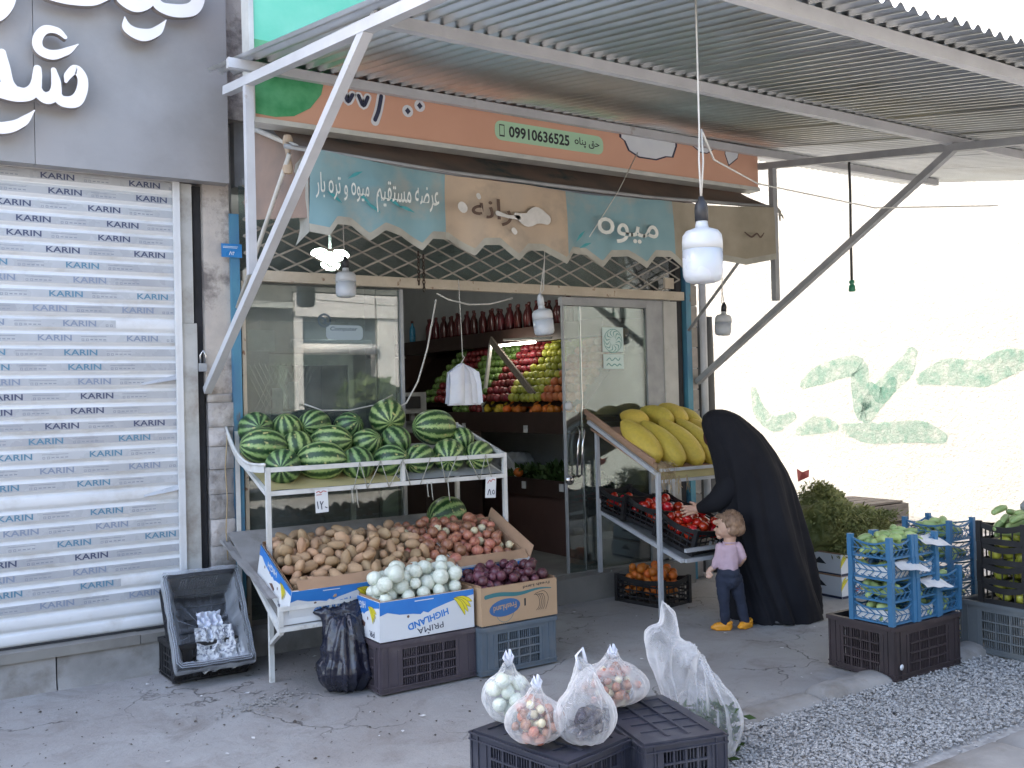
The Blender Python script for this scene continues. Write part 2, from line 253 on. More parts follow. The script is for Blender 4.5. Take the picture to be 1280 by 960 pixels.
def ground_mat():
    m, t, b = _mat('worn pavement concrete'); v = coords(t, False)
    c = ramp(t, noise_n(t, v, 1.1, 8, .6), [(.3, (.265, .26, .255)), (.5, (.31, .307, .305)), (.72, (.355, .352, .35))])
    c = mixc(t, ramp(t, noise_n(t, v, 3.1, 10, .72, .6), [(.5, (0, 0, 0)), (.70, (.7,) * 3)]), c, (.15, .13, .115))
    c = mixc(t, ramp(t, noise_n(t, v, .62, 6, .62), [(.46, (0, 0, 0)), (.62, (.55,) * 3)]), c, (.225, .20, .185))
    c = mixc(t, ramp(t, noise_n(t, v, 8.5, 10, .78, 1.2), [(.60, (0, 0, 0)), (.66, (.7,) * 3)]), c, (.12, .10, .09))
    c = mixc(t, ramp(t, noise_n(t, v, 60, 3), [(.66, (0, 0, 0)), (.72, (.5,) * 3)]), c, (.14, .125, .115))
    vo = N(t, 'ShaderNodeTexVoronoi', feature='DISTANCE_TO_EDGE'); vo.inputs['Scale'].default_value = 1.25
    wv = N(t, 'ShaderNodeVectorMath', operation='MULTIPLY_ADD'); n3 = N(t, 'ShaderNodeTexNoise'); n3.inputs['Scale'].default_value = 5; n3.inputs['Detail'].default_value = 6; t.links.new(v, n3.inputs['Vector'])
    t.links.new(n3.outputs['Color'], wv.inputs[0]); wv.inputs[1].default_value = (.28,) * 3; t.links.new(v, wv.inputs[2]); t.links.new(wv.outputs[0], vo.inputs['Vector'])
    cm = ramp(t, noise_n(t, v, .8, 2), [(.5, (0, 0, 0)), (.6, (1,) * 3)])
    cr = ramp(t, vo.outputs['Distance'], [(.0, (1, 1, 1)), (.008, (0, 0, 0))])
    cf = mixc(t, 1.0, cr, cm, 'MULTIPLY')
    c = mixc(t, cf, c, (.1, .09, .085)); t.links.new(c, b.inputs['Base Color']); b.inputs['Roughness'].default_value = .8
    ad = N(t, 'ShaderNodeMath', operation='MULTIPLY_ADD'); t.links.new(cf, ad.inputs[0]); ad.inputs[1].default_value = -1.2; t.links.new(noise_n(t, v, 25, 9, .7), ad.inputs[2])
    bump(t, b, ad.outputs[0], .6, .012); return m
MAT['ground'] = ground_mat()
def sunwall_mat():
    m, t, b = _mat('rough cream render'); v = coords(t, False)
    c = ramp(t, noise_n(t, v, 1.2, 8, .6), [(.3, (.35, .347, .33)), (.7, (.42, .415, .395))])
    c = mixc(t, ramp(t, noise_n(t, v, 9, 9, .8, 1.5), [(.66, (0, 0, 0)), (.72, (.6,) * 3)]), c, (.20, .18, .145))
    c = mixc(t, ramp(t, noise_n(t, v, 2.2, 10, .8, 2.5), [(.60, (0, 0, 0)), (.64, (.45,) * 3), (.68, (0, 0, 0))]), c, (.22, .2, .165))
    t.links.new(c, b.inputs['Base Color']); b.inputs['Roughness'].default_value = .9; bump(t, b, noise_n(t, v, 16, 8, .75), .9, .03); return m
MAT['sunwall'] = sunwall_mat()
def spray_mat():
    m, t, b = _mat('faded green spray paint'); v = coords(t, False); out = t.nodes['Material Output']
    t.links.new(ramp(t, noise_n(t, v, 5, 5), [(.35, (.055, .215, .16)), (.65, (.10, .26, .20))]), b.inputs['Base Color']); b.inputs['Roughness'].default_value = .9
    tr = N(t, 'ShaderNodeBsdfTransparent'); mx = N(t, 'ShaderNodeMixShader')
    al = mixc(t, 1.0, ramp(t, noise_n(t, v, 34, 8, .85), [(.34, (.22,) * 3), (.62, (.72,) * 3)]), ramp(t, noise_n(t, v, 7, 5, .75), [(.30, (.10,) * 3), (.62, (1,) * 3)]), 'MULTIPLY'); t.links.new(al, mx.inputs[0]); t.links.new(tr.outputs[0], mx.inputs[1]); t.links.new(b.outputs[0], mx.inputs[2]); t.links.new(mx.outputs[0], out.inputs[0]); return m
MAT['spray'] = spray_mat()

# ------------------------------------------------------------------ mesh helpers
FORMS = {'ا': ('fe8d', 'fe8e', None, None), 'ب': ('fe8f', 'fe90', 'fe91', 'fe92'), 'پ': ('fb56', 'fb57', 'fb58', 'fb59'), 'ت': ('fe95', 'fe96', 'fe97', 'fe98'), 'ح': ('fea1', 'fea2', 'fea3', 'fea4'), 'ر': ('fead', 'feae', None, None), 'ز': ('feaf', 'feb0', None, None), 'س': ('feb1', 'feb2', 'feb3', 'feb4'), 'ض': ('febd', 'febe', 'febf', 'fec0'), 'ع': ('fec9', 'feca', 'fecb', 'fecc'), 'ق': ('fed5', 'fed6', 'fed7', 'fed8'), 'م': ('fee1', 'fee2', 'fee3', 'fee4'), 'ن': ('fee5', 'fee6', 'fee7', 'fee8'), 'ه': ('fee9', 'feea', 'feeb', 'feec'), 'و': ('feed', 'feee', None, None), 'ی': ('fbfc', 'fbfd', 'fbfe', 'fbff')}
def shape(s):
    out = []
    for i, ch in enumerate(s):
        f = FORMS.get(ch)
        if not f: out.append(ch); continue
        prev = i > 0 and s[i - 1] in FORMS and FORMS[s[i - 1]][2] is not None
        nxt = f[2] is not None and i + 1 < len(s) and s[i + 1] in FORMS
        k = (3 if nxt else 1) if prev else (2 if nxt else 0)
        out.append('o' if (ch == 'ه' and k == 0) else chr(int(f[k], 16)))
    return ''.join(reversed(out))
V = Vector
class Fr:
    def __init__(s, o, x=(1, 0, 0), y=(0, 0, 1)):
        s.o, s.x, s.y = V(o), V(x).normalized(), V(y).normalized(); s.n = s.x.cross(s.y)
    def p(s, a, b, c=0): return s.o + s.x * a + s.y * b + s.n * c
_txt = {}
def text_mesh(s, bold=0, shear=0):
    k = (s, bold, shear)
    if k not in _txt:
        c = bpy.data.curves.new('lettering', 'FONT'); c.body = s; c.size = 1; c.offset = bold; c.shear = shear; c.resolution_u = 3; c.align_x = 'CENTER'
        o = bpy.data.objects.new('lettering', c); COL.objects.link(o); dg = bpy.context.evaluated_depsgraph_get()
        me = o.evaluated_get(dg).to_mesh(); vs_ = [v.co.copy() for v in me.vertices]; fs = [tuple(p.vertices) for p in me.polygons]
        bpy.data.objects.remove(o); bpy.data.curves.remove(c)
        xs = [v.x for v in vs_] or [0]; ys = [v.y for v in vs_] or [0]
        _txt[k] = (vs_, fs, min(xs), max(xs), min(ys), max(ys))
    return _txt[k]
class MB:
    def __init__(s): s.v, s.f, s.m, s.s = [], [], [], []
    def add(s, vs_, fs, mi=0, sm=False):
        b = len(s.v); s.v.extend([V(p) for p in vs_])
        for f in fs: s.f.append(tuple(b + i for i in f)); s.m.append(mi); s.s.append(sm)
        return s
    def bx(s, x0, x1, y0, y1, z0, z1, mi=0):
        return s.add([(x0, y0, z0), (x1, y0, z0), (x1, y1, z0), (x0, y1, z0), (x0, y0, z1), (x1, y0, z1), (x1, y1, z1), (x0, y1, z1)],
                     [(0, 3, 2, 1), (4, 5, 6, 7), (0, 1, 5, 4), (1, 2, 6, 5), (2, 3, 7, 6), (3, 0, 4, 7)], mi)
    def fbx(s, F, a0, a1, b0, b1, c0, c1, mi=0):
        P = [F.p(a, b, c) for c in (c0, c1) for a, b in ((a0, b0), (a1, b0), (a1, b1), (a0, b1))]
        return s.add(P, [(0, 3, 2, 1), (4, 5, 6, 7), (0, 1, 5, 4), (1, 2, 6, 5), (2, 3, 7, 6), (3, 0, 4, 7)], mi)
    def bar(s, p0, p1, w_=.04, h=None, mi=0, up=(0, 0, 1)):
        h = h or w_; p0, p1 = V(p0), V(p1); d = (p1 - p0).normalized(); u = V(up)
        if abs(d.dot(u)) > .95: u = V((0, 1, 0))
        x = d.cross(u).normalized() * w_ / 2; y = x.cross(d).normalized() * h / 2
        P = [p + a * x + b * y for p in (p0, p1) for a, b in ((-1, -1), (1, -1), (1, 1), (-1, 1))]
        return s.add(P, [(0, 1, 2, 3), (7, 6, 5, 4), (0, 4, 5, 1), (1, 5, 6, 2), (2, 6, 7, 3), (3, 7, 4, 0)], mi)
    def tube(s, pts, r=.01, n=6, mi=0, closed=False, cap=True):
        pts = [V(p) for p in pts]; L = len(pts); rs = r if isinstance(r, (list, tuple)) else [r] * L; P = []; u = None
        for i, p in enumerate(pts):
            a = pts[(i - 1) % L] if (closed or i > 0) else p; b = pts[(i + 1) % L] if (closed or i < L - 1) else p
            d = (b - a).normalized() if (b - a).length > 1e-9 else V((0, 0, 1))
            if u is None: u = d.orthogonal().normalized()
            u = (u - d * u.dot(d)); u = u.normalized() if u.length > 1e-6 else d.orthogonal().normalized(); q = d.cross(u)
            P += [p + rs[i] * (cos(2 * pi * k / n) * u + sin(2 * pi * k / n) * q) for k in range(n)]
        F = [(i * n + k, i * n + (k + 1) % n, ((i + 1) % L) * n + (k + 1) % n, ((i + 1) % L) * n + k) for i in range(L if closed else L - 1) for k in range(n)]
        if not closed and cap: F += [tuple(range(n))[::-1], tuple((L - 1) * n + k for k in range(n))]
        return s.add(P, F, mi, True)
    def lathe(s, prof, n=16, c=(0, 0, 0), mi=0, f=None):
        P = []; 
        for r, z in prof:
            for k in range(n):
                a = 2 * pi * k / n; q = V((r * cos(a), r * sin(a), z)); P.append((f(q) if f else q) + V(c))
        F = [(i * n + k, i * n + (k + 1) % n, (i + 1) * n + (k + 1) % n, (i + 1) * n + k) for i in range(len(prof) - 1) for k in range(n)]
        F += [tuple(range(n))[::-1], tuple((len(prof) - 1) * n + k for k in range(n))]
        return s.add(P, F, mi, True)
    def ball(s, c=(0, 0, 0), r=(1, 1, 1), n=14, m=9, mi=0, f=None):
        if isinstance(r, (int, float)): r = (r,) * 3
        return s.lathe([(max(1e-4, sin(pi * i / m)), -cos(pi * i / m)) for i in range(m + 1)], n, (0, 0, 0), mi, lambda q: (V((q.x * r[0], q.y * r[1], q.z * r[2])) + V(c)) if not f else f(q, r) + V(c))
    def grid(s, fn, nu, nv, mi=0, sm=True):
        P = [fn(i / nu, j / nv) for j in range(nv + 1) for i in range(nu + 1)]
        return s.add(P, [(j * (nu + 1) + i, j * (nu + 1) + i + 1, (j + 1) * (nu + 1) + i + 1, (j + 1) * (nu + 1) + i) for j in range(nv) for i in range(nu)], mi, sm)
    def poly(s, F, pts, c=0, d=0, mi=0, side=None):
        tri = geometry.tessellate_polygon([[V((a, b, 0)) for a, b in pts]]); ar = sum(pts[i][0] * pts[(i + 1) % len(pts)][1] - pts[(i + 1) % len(pts)][0] * pts[i][1] for i in range(len(pts)))
        if ar < 0: pts = pts[::-1]; tri = geometry.tessellate_polygon([[V((a, b, 0)) for a, b in pts]])
        P = [F.p(a, b, c + d) for a, b in pts]; fs = []
        for t_ in tri:
            a, b, e = [V((pts[i][0], pts[i][1], 0)) for i in t_]
            fs.append(tuple(t_) if (b - a).cross(e - a).z > 0 else tuple(t_)[::-1])
        s.add(P, fs, mi)
        if d:
            n = len(pts); s.add(P + [F.p(a, b, c) for a, b in pts], [(i, n + i, n + (i + 1) % n, (i + 1) % n) for i in range(n)], mi if side is None else side)
        return s
    def stroke(s, F, pts, ws, c=0, d=.001, mi=0, side=None, sub=5):
        if not isinstance(ws, (list, tuple)): ws = [ws] * len(pts)
        Q, W = [], []; n = len(pts)
        for i in range(n - 1):
            p0, p1, p2, p3 = [V((*pts[max(0, min(n - 1, j))], 0)) for j in (i - 1, i, i + 1, i + 2)]
            for k in range(sub):
                t = k / sub; Q.append(.5 * ((2 * p1) + (p2 - p0) * t + (2 * p0 - 5 * p1 + 4 * p2 - p3) * t * t + (3 * p1 - p0 - 3 * p2 + p3) * t ** 3)); W.append(ws[i] + (ws[i + 1] - ws[i]) * (t * t * (3 - 2 * t)))
        Q.append(V((*pts[-1], 0))); W.append(ws[-1]); L, R = [], []
        for i, q in enumerate(Q):
            dd = (Q[min(i + 1, len(Q) - 1)] - Q[max(i - 1, 0)]).normalized(); nn = V((-dd.y, dd.x, 0)) * W[i] / 2; L.append(q + nn); R.append(q - nn)
        # rounded ends
        def capp(q, nn, dd, w_): return [q + nn * cos(a) + dd * sin(a) for a in (radians(x) for x in (30, 60, 90, 120, 150))]
        d1 = (Q[-1] - Q[-2]).normalized() * W[-1] / 2; d0 = (Q[0] - Q[1]).normalized() * W[0] / 2
        top = [F.p(p.x, p.y, c + d) for p in L] + [F.p(p.x, p.y, c + d) for p in R]; m_ = len(L)
        s.add(top, [(i, m_ + i, m_ + i + 1, i + 1) for i in range(m_ - 1)], mi)
        e1 = [Q[-1]] + [L[-1]] + capp(Q[-1], L[-1] - Q[-1], d1, W[-1]) + [R[-1]]; e0 = [Q[0]] + [R[0]] + capp(Q[0], R[0] - Q[0], d0, W[0]) + [L[0]]
        for e in (e1, e0): s.add([F.p(p.x, p.y, c + d) for p in e], [(0, i + 1, i) for i in range(1, len(e) - 1)], mi)
        if d > .003:
            loop = L + e1[2:-1] + R[::-1] + e0[2:-1]; k = len(loop)
            s.add([F.p(p.x, p.y, c + d) for p in loop] + [F.p(p.x, p.y, c) for p in loop], [(i, (i + 1) % k, k + (i + 1) % k, k + i) for i in range(k)], mi if side is None else side)
        return s
    def text(s, F, st, h, cx=0, cy=0, c=.0015, mi=0, bold=0, width=None, flip=False, rot=0, shear=0):
        vs_, fs, x0, x1, y0, y1 = text_mesh(st, bold, shear)
        if not vs_: return s
        sy = h / (y1 - y0); sx = (width / (x1 - x0)) if width else sy; k = -1 if flip else 1; ca, sa = cos(rot), sin(rot); P = []
        for v in vs_:
            a = (v.x - (x0 + x1) / 2) * sx * k; b = (v.y - (y0 + y1) / 2) * sy * k; P.append(F.p(cx + a * ca - b * sa, cy + a * sa + b * ca, c))
        return s.add(P, fs, mi)
ORG = {}
def make_mesh(name, mb, mats, org=(0, 0, 0)):
    me = bpy.data.meshes.new(name); o = V(org); me.from_pydata([tuple(p - o) for p in mb.v], [], mb.f)
    for m in (mats if isinstance(mats, (list, tuple)) else [mats]): me.materials.append(MAT[m])
    me.polygons.foreach_set('material_index', mb.m); me.polygons.foreach_set('use_smooth', mb.s); me.update(); return me
def link(name, me, parent=None):
    o = bpy.data.objects.new(name, me); COL.objects.link(o)
    if parent: o.parent = parent; ORG[o.name] = ORG.get(parent.name, V((0, 0, 0)))
    return o
def tag(o, label, cat, group=None):
    o['label'] = label; o['category'] = cat
    if group: o['group'] = group
    return o
def thing(name, label, cat, loc=(0, 0, 0), group=None):
    o = bpy.data.objects.new(name, None); COL.objects.link(o); o.location = loc; o.empty_display_size = .1; ORG[o.name] = V(loc); return tag(o, label, cat, group)
def part(name, mb, mats, parent, label=None, kind=None):
    o = link(name, make_mesh(name, mb, mats, ORG.get(parent.name, (0, 0, 0))), parent)
    if label: o['label'] = label
    if kind: o['kind'] = kind
    return o
def solo(name, mb, mats, label, cat, group=None, org=(0, 0, 0)):
    o = link(name, make_mesh(name, mb, mats, org)); o.location = org; ORG[o.name] = V(org); return tag(o, label, cat, group)
def struct(name, mb, mats, kind='structure'):
    o = link(name, make_mesh(name, mb, mats)); o['kind'] = kind; return o
def dup(root, loc, rot=None, label=None, group=None, scale=None):
    def cp(o, par):
        c = o.copy(); COL.objects.link(c)
        if par: c.parent = par
        for ch in o.children: cp(ch, c)
        return c
    r = cp(root, None); r.location = loc
    if rot is not None: r.rotation_euler = rot
    if scale: r.scale = scale if isinstance(scale, (tuple, list)) else (scale,) * 3
    if label: r['label'] = label
    if group: r['group'] = group
    return r
def use(lst, first, loc, rot=None, label=None, group=None, scale=None):
    """the first use moves the prototype itself, later ones copy it"""
    if first.name not in lst:
        lst[first.name] = 1; first.location = loc
        if rot is not None: first.rotation_euler = rot
        if scale: first.scale = scale if isinstance(scale, (tuple, list)) else (scale,) * 3
        if label: first['label'] = label
        if group: first['group'] = group
        return first
    return dup(first, loc, rot, label, group, scale)
USED = {}
def blob(name, caps, voxel, mats, parent=None, smooth=4, disp=None, org=None):
    """one continuous skin grown round tapered capsules (p0, r0, p1, r1) and ellipsoids (c, (rx, ry, rz))"""
    mb = MB()
    for c in caps:
        if len(c) == 2: mb.ball(c[0], c[1], 16, 10)
        else:
            p0, ra, p1, rb = c; p0, p1 = V(p0), V(p1); L = (p1 - p0).length; d = (p1 - p0).normalized() if L > 1e-6 else V((0, 0, 1)); pts, rs = [], []
            for a in (-88, -60, -30, 0): pts.append(p0 + d * ra * sin(radians(a))); rs.append(max(1e-4, ra * cos(radians(a))))
            for a in (0, 30, 60, 88): pts.append(p1 + d * rb * sin(radians(a))); rs.append(max(1e-4, rb * cos(radians(a))))
            mb.tube(pts, rs, 14)
    me = make_mesh(name + '_base', mb, mats); o = bpy.data.objects.new(name, me); COL.objects.link(o)
    r = o.modifiers.new('r', 'REMESH'); r.mode = 'VOXEL'; r.voxel_size = voxel; sm = o.modifiers.new('s', 'SMOOTH'); sm.factor = .5; sm.iterations = smooth
    dg = bpy.context.evaluated_depsgraph_get(); em = o.evaluated_get(dg).to_mesh()
    vs_ = [v.co.copy() for v in em.vertices]; ns = [v.normal.copy() for v in em.vertices]; fs = [tuple(p.vertices) for p in em.polygons]
    bpy.data.objects.remove(o)
    if disp: vs_ = [disp(v, n) for v, n in zip(vs_, ns)]
    m2 = MB().add(vs_, fs, 0, True)
    if parent is not None: return part(name, m2, mats, parent)
    if org is not None: return m2
    return m2
def crumple(v, n, amp, sc, seed=0):
    p = V(v) * sc + V((seed, seed * 2.3, -seed)); r = 0; a = 1
    for k in range(4):
        r += a * (1 - 2 * abs(noise.noise(p))); a *= .55; p = p * 2.1 + V((3.1, 1.7, 9.2))
    return v + n * amp * (r - 1)
def folds(v, n, c, amp, seed=0, fq=2.1, zf=2.2):
    a = math.atan2(v.y - c[1], v.x - c[0]); p = V((cos(a) * fq + seed, sin(a) * fq, v.z * zf + seed * 3.3))
    r = 1 - 2 * abs(noise.noise(p)) + .5 * (1 - 2 * abs(noise.noise(p * 2.1 + V((5, 1, 2))))) + .6 * noise.noise(V(v) * 9 + V((seed, 0, 0)))
    return v + n * amp * (r - .9)
def pile(x0, x1, y0, y1, surf, rad, n, tries=30, dome=0, rng=random):
    """drop balls one by one into a box; each settles on the lowest of several spots"""
    P = []
    for i in range(n):
        r = rad * rng.uniform(.85, 1.15); best = None
        for _ in range(tries):
            x, y = rng.uniform(x0 + r, x1 - r), rng.uniform(y0 + r, y1 - r); z = surf(x, y) + r
            for (a, b, c, q) in P:
                d2 = (a - x) ** 2 + (b - y) ** 2; s_ = (q + r) * .93
                if d2 < s_ * s_: z = max(z, c + math.sqrt(s_ * s_ - d2))
            u = (2 * (x - x0) / (x1 - x0) - 1) ** 2 + (2 * (y - y0) / (y1 - y0) - 1) ** 2
            k = z - surf(x, y) + dome * u
            if best is None or k < best[0]: best = (k, x, y, z, r)
        P.append(best[1:])
    return P
rr = random.uniform
# ================================================================== SETTING
gp = MB().bx(-80, 120, -90, 90, -.3, -.02); struct('ground', gp, 'ground')
def gz(x, y): return .006 * noise.noise(V((x * 1.3, y * 1.3, 0))) - (0 if x < 6 else 0)
pv = MB().grid(lambda u, v: (-4 + 16 * u, -2.74 + 3.0 * v, gz(-4 + 16 * u, -2.74 + 3.0 * v)), 120, 26); struct('pavement', pv, 'ground')
pv = MB().grid(lambda u, v: (-4 + 7.1 * u, -3.62 + .9 * v, gz(-4 + 7.1 * u, -3.62 + .9 * v) - .003), 60, 8); struct('pavement', pv, 'ground')
# kerb of worn concrete stones
kb = bpy.data.objects.new('kerb', None); COL.objects.link(kb); kb['kind'] = 'structure'
x = 2.95; i = 0
while x < 9:
    L = rr(.48, .62); mb = MB(); h = min(1, max(0.5, (x - 2.7) / 1.6)) * .068 + rr(-.006, .006)
    def kf(u, v, x=x, L=L, h=h):
        a = -1 + 2 * v; e = 1 - (abs(2 * u - 1)) ** 16; prof = math.sqrt(max(0, 1 - abs(a) ** 2.6))
        p = V((x + .001 + (L - .002) * u, -2.79 + .105 * a, -.02 + (h + .022) * prof * e)); p.z += .005 * noise.noise(p * 14); p.y += .006 * noise.noise(p * 9); return p
    mb.grid(kf, 22, 12); part('kerb_stone', mb, 'concrete', kb); x += L; i += 1
# gravel strip
gb = MB().grid(lambda u, v: (3.05 + 7 * u, -3.66 + .8 * v, -.012 + .015 * noise.noise(V((u * 30, v * 5, 1)))), 80, 12); struct('gravel_bed', gb, 'gravel')
t_ = (1 + 5 ** .5) / 2; IV = [V(p).normalized() for p in ((-1, t_, 0), (1, t_, 0), (-1, -t_, 0), (1, -t_, 0), (0, -1, t_), (0, 1, t_), (0, -1, -t_), (0, 1, -t_), (t_, 0, -1), (t_, 0, 1), (-t_, 0, -1), (-t_, 0, 1))]
IF = [(0, 11, 5), (0, 5, 1), (0, 1, 7), (0, 7, 10), (0, 10, 11), (1, 5, 9), (5, 11, 4), (11, 10, 2), (10, 7, 6), (7, 1, 8), (3, 9, 4), (3, 4, 2), (3, 2, 6), (3, 6, 8), (3, 8, 9), (4, 9, 5), (2, 4, 11), (6, 2, 10), (8, 6, 7), (9, 8, 1)]
mb = MB(); rs = random.Random(3)
for k in range(25000):
    x = 3.0 + 5.6 * rs.random() ** 1.25; y = -3.60 + .72 * rs.random()
    if k % 9 == 0: y = -3.66 + .86 * rs.random()
    r = rs.uniform(.0045, .0098); sq = V((rs.uniform(.7, 1.3), rs.uniform(.7, 1.3), rs.uniform(.5, .8))); M3 = Matrix.Rotation(rs.random() * 6.3, 3, 'Z') @ Matrix.Rotation(rs.uniform(-.5, .5), 3, 'X')
    c = V((x, y, .006 + rs.uniform(-.006, .012)))
    mb.add([c + M3 @ V((p.x * sq.x, p.y * sq.y, p.z * sq.z)) * r * rs.uniform(.8, 1.15) for p in IV], IF)
struct('gravel', mb, 'gravel', 'stuff')
# far path slabs beyond the gravel
fp = bpy.data.objects.new('path', None); COL.objects.link(fp); fp['kind'] = 'structure'
x = 2.6
while x < 10:
    L = rr(.75, .85); mb = MB()
    mb.grid(lambda u, v: (x + .004 + (L - .008) * u, -3.67 - .62 * v, min(.05, .05 - .05 * (abs(2 * v - 1)) ** 8 - .05 * abs(2 * u - 1) ** 22) + .004 * noise.noise(V((x + u * 3, v * 3, 5)))), 12, 10); part('kerb_slab', mb, 'concrete', fp); x += L
rd = MB().grid(lambda u, v: (-60 + 120 * u, -4.28 - 9 * v, .0), 4, 4); struct('road', rd, 'ground')
# small dirt and litter on the pavement
mb = MB()
for k in range(330):
    if k < 150: c = V((rr(.1, 2.4), rr(-2.2, -.25), .007)); 
    else: c = V((rr(.3, 5.2), rr(-2.65, -.1), .007))
    r = rs.uniform(.003, .012) * (1.5 if rs.random() < .04 else .75); a = rs.random() * 6.3
    mb.add([c + V((cos(a + q) * r * rs.uniform(.5, 1.6), sin(a + q) * r * rs.uniform(.5, 1.2), rs.uniform(-.004, .004))) for q in (0, 1.5, 3.1, 4.6)] + [c + V((0, 0, r * .5))], [(0, 1, 4), (1, 2, 4), (2, 3, 4), (3, 0, 4)])
MAT['dirt_bits'] = M('dark dirt crumbs', (.07, .055, .045), (.05, .04, .035), .9, bp=0)
struct('litter', mb, 'dirt_bits', 'stuff')
mb = MB()
for k in range(46):
    c = V((rr(.3, 5.6), rr(-2.6, -.2), .009)); r = rs.uniform(.006, .016); a = rs.random() * 6.3
    mb.add([c + V((cos(a + q) * r * rs.uniform(.4, 1.5), sin(a + q) * r * rs.uniform(.4, 1.5), rs.uniform(0, .006))) for q in (0, 1.5, 3.1, 4.6)], [(0, 1, 2, 3)])
struct('litter', mb, 'paper', 'stuff')
# ragged broken concrete at the shelf foot
mb = MB()
for k in range(240):
    a, q = rs.random() * 6.3, abs(rs.gauss(0, .13)); c = V((1.72 + cos(a) * q * 1.2, -1.1 + sin(a) * q, .007)); r = rs.uniform(.002, .009)
    mb.add([c + V((p.x, p.y, p.z * .6)) * r for p in IV], IF)
struct('rubble', mb, 'concrete', 'stuff')

# ------------------------------------------------------------------ the terrace of shops
bl = thing('shop_building', 'two storey shop terrace with a shuttered bay beside an open greengrocer', 'building', (2, 0, 0))
part('upper_wall', MB().bx(-7, 6.08, .0, 9, 3.42, 8.2), 'plaster_old', bl)
part('wall', MB().bx(-7, 1.74, .12, 9, 0, 3.42), 'plaster_old', bl)
part('wall', MB().bx(5.9, 6.08, .10, 9, 0, 3.42), 'shop_wall', bl)
part('wall', MB().bx(1.74, 5.9, 6.6, 6.8, 0, 3.42), 'shop_wall', bl)
part('wall', MB().bx(1.74, 1.98, .14, 6.6, 0, 3.42), 'shop_wall', bl)
part('lintel', MB().bx(1.98, 5.9, .06, .3, 3.0, 3.42), 'steel_dark', bl)
part('ceiling', MB().bx(1.98, 5.9, .3, 6.6, 3.36, 3.415), 'shop_wall', bl)
part('floor', MB().bx(1.98, 5.9, -.02, 6.6, -.01, .2), 'floor_tile', bl)
part('doorstep', MB().bx(3.0, 5.75, -.16, -.022, -.01, .19), 'floor_tile', bl)
part('doorstep', MB().bx(1.98, 2.99, -.14, -.022, -.01, .17), 'concrete', bl)
# plinth of cemented blocks below the shutter
x = -2.0
for L in (.9, 1.1, .85, .72):
    part('plinth_block', MB().grid(lambda u, v: (x + .004 + (L - .008) * u, -.10 - .012 * noise.noise(V((x + u * 3, v * 2, 1))) - .03 * (1 - v) ** 3, -.01 + .2 * v), 14, 5).bx(x + .004, x + L - .004, -.095, .1, 0, .188), 'concrete', bl); x += L
part('sill', MB().bx(-2, 1.30, -.125, .1, .19, .245).bx(1.304, 1.60, -.122, .1, .19, .242), 'floor_tile', bl)
# plaster pillar of rough stones
part('pillar', MB().bx(1.745, 1.91, -.03, .12, 1.66, 3.0), 'plaster_old', bl)
z = 0
while z < 1.65:
    h = rr(.10, .17); h = min(h, 1.66 - z); o_ = rr(-.012, .012)
    part('stone', MB().grid(lambda u, v: (1.752 + .155 * u + .006 * noise.noise(V((u * 4, z * 9 + v, 3))), -.035 + o_ - .012 * math.sqrt(max(0, 1 - (2 * v - 1) ** 8)) * (1 - abs(2 * u - 1) ** 6) + .014 * noise.noise(V((u * 2.5, (z + h * v) * 16, 2))), z + .0015 + (h - .003) * v), 8, 6).bx(1.76, 1.9, -.03, .12, z + .0015, z + h - .0015), 'stone', bl); z += h
# right hand pillar: hollow block ends
z = 0
while z < 3.3:
    part('brick', MB().bx(5.882, 5.975, -.02 - rr(0, .008), .098, z + .005, z + .175), 'brick_end', bl); z += .18
for z in (2.62, 2.75, 2.9, 3.02):
    MBt = MB().tube([(5.93 + .04 * cos(a), -.035, z + .045 * sin(a)) for a in [i * .5 for i in range(9)]], .004, 5); part('pipe_clip', MBt, 'steel_dark', bl)
part('downpipe', MB().tube([(6.02, -.05, 0), (6.02, -.05, 3.4)], .032, 14), 'frame_lilac', bl)
# blue painted posts
for (xx, top) in ((1.935, 2.8), (5.845, 3.1)):
    part('door_post', MB().bx(xx - .028, xx + .028, -.06, .0, 0, top), 'blue_paint', bl)
part('jamb', MB().bx(1.975, 2.0, -.04, .03, .17, 2.38), 'rust_beam', bl)
part('jamb', MB().bx(5.585, 5.735, -.03, .06, .19, 2.37), 'jamb', bl)
part('jamb', MB().bx(5.737, 5.80, -.02, .05, .0, 2.96), 'dark_gap', bl)
# shutter side jambs
part('jamb', MB().bx(1.60, 1.695, -.03, .1, .24, 2.1).bx(1.60, 1.68, -.02, .1, 2.103, 2.97), 'jamb', bl)
part('gap_shade_strip', MB().bx(1.697, 1.748, 0.02, .1, 0, 2.97), 'dark_gap', bl)  # near-black strip paints the shade of the open gap beside the pillar
pk = thing('padlock', 'small padlock on a wire loop between the shutter and the pillar', 'padlock', (1.72, -.04, 1.85))
part('lock_body', MB().bx(1.695, 1.74, -.07, -.045, 1.80, 1.85), 'steel_dark', pk); part('shackle', MB().tube([(1.705, -.057, 1.85), (1.703, -.06, 1.90), (1.72, -.06, 1.93), (1.738, -.06, 1.90), (1.73, -.057, 1.85)], .005, 6), 'chrome', pk)
wc = solo('loose_wire', MB().tube([(1.86, -.07, 1.42), (1.84, -.075, 1.2), (1.85, -.07, 1.0), (1.835, -.08, .8), (1.84, -.09, .62)], .004, 5), 'straw', 'thin yellow wire hanging down the rough stone pillar', 'wire')

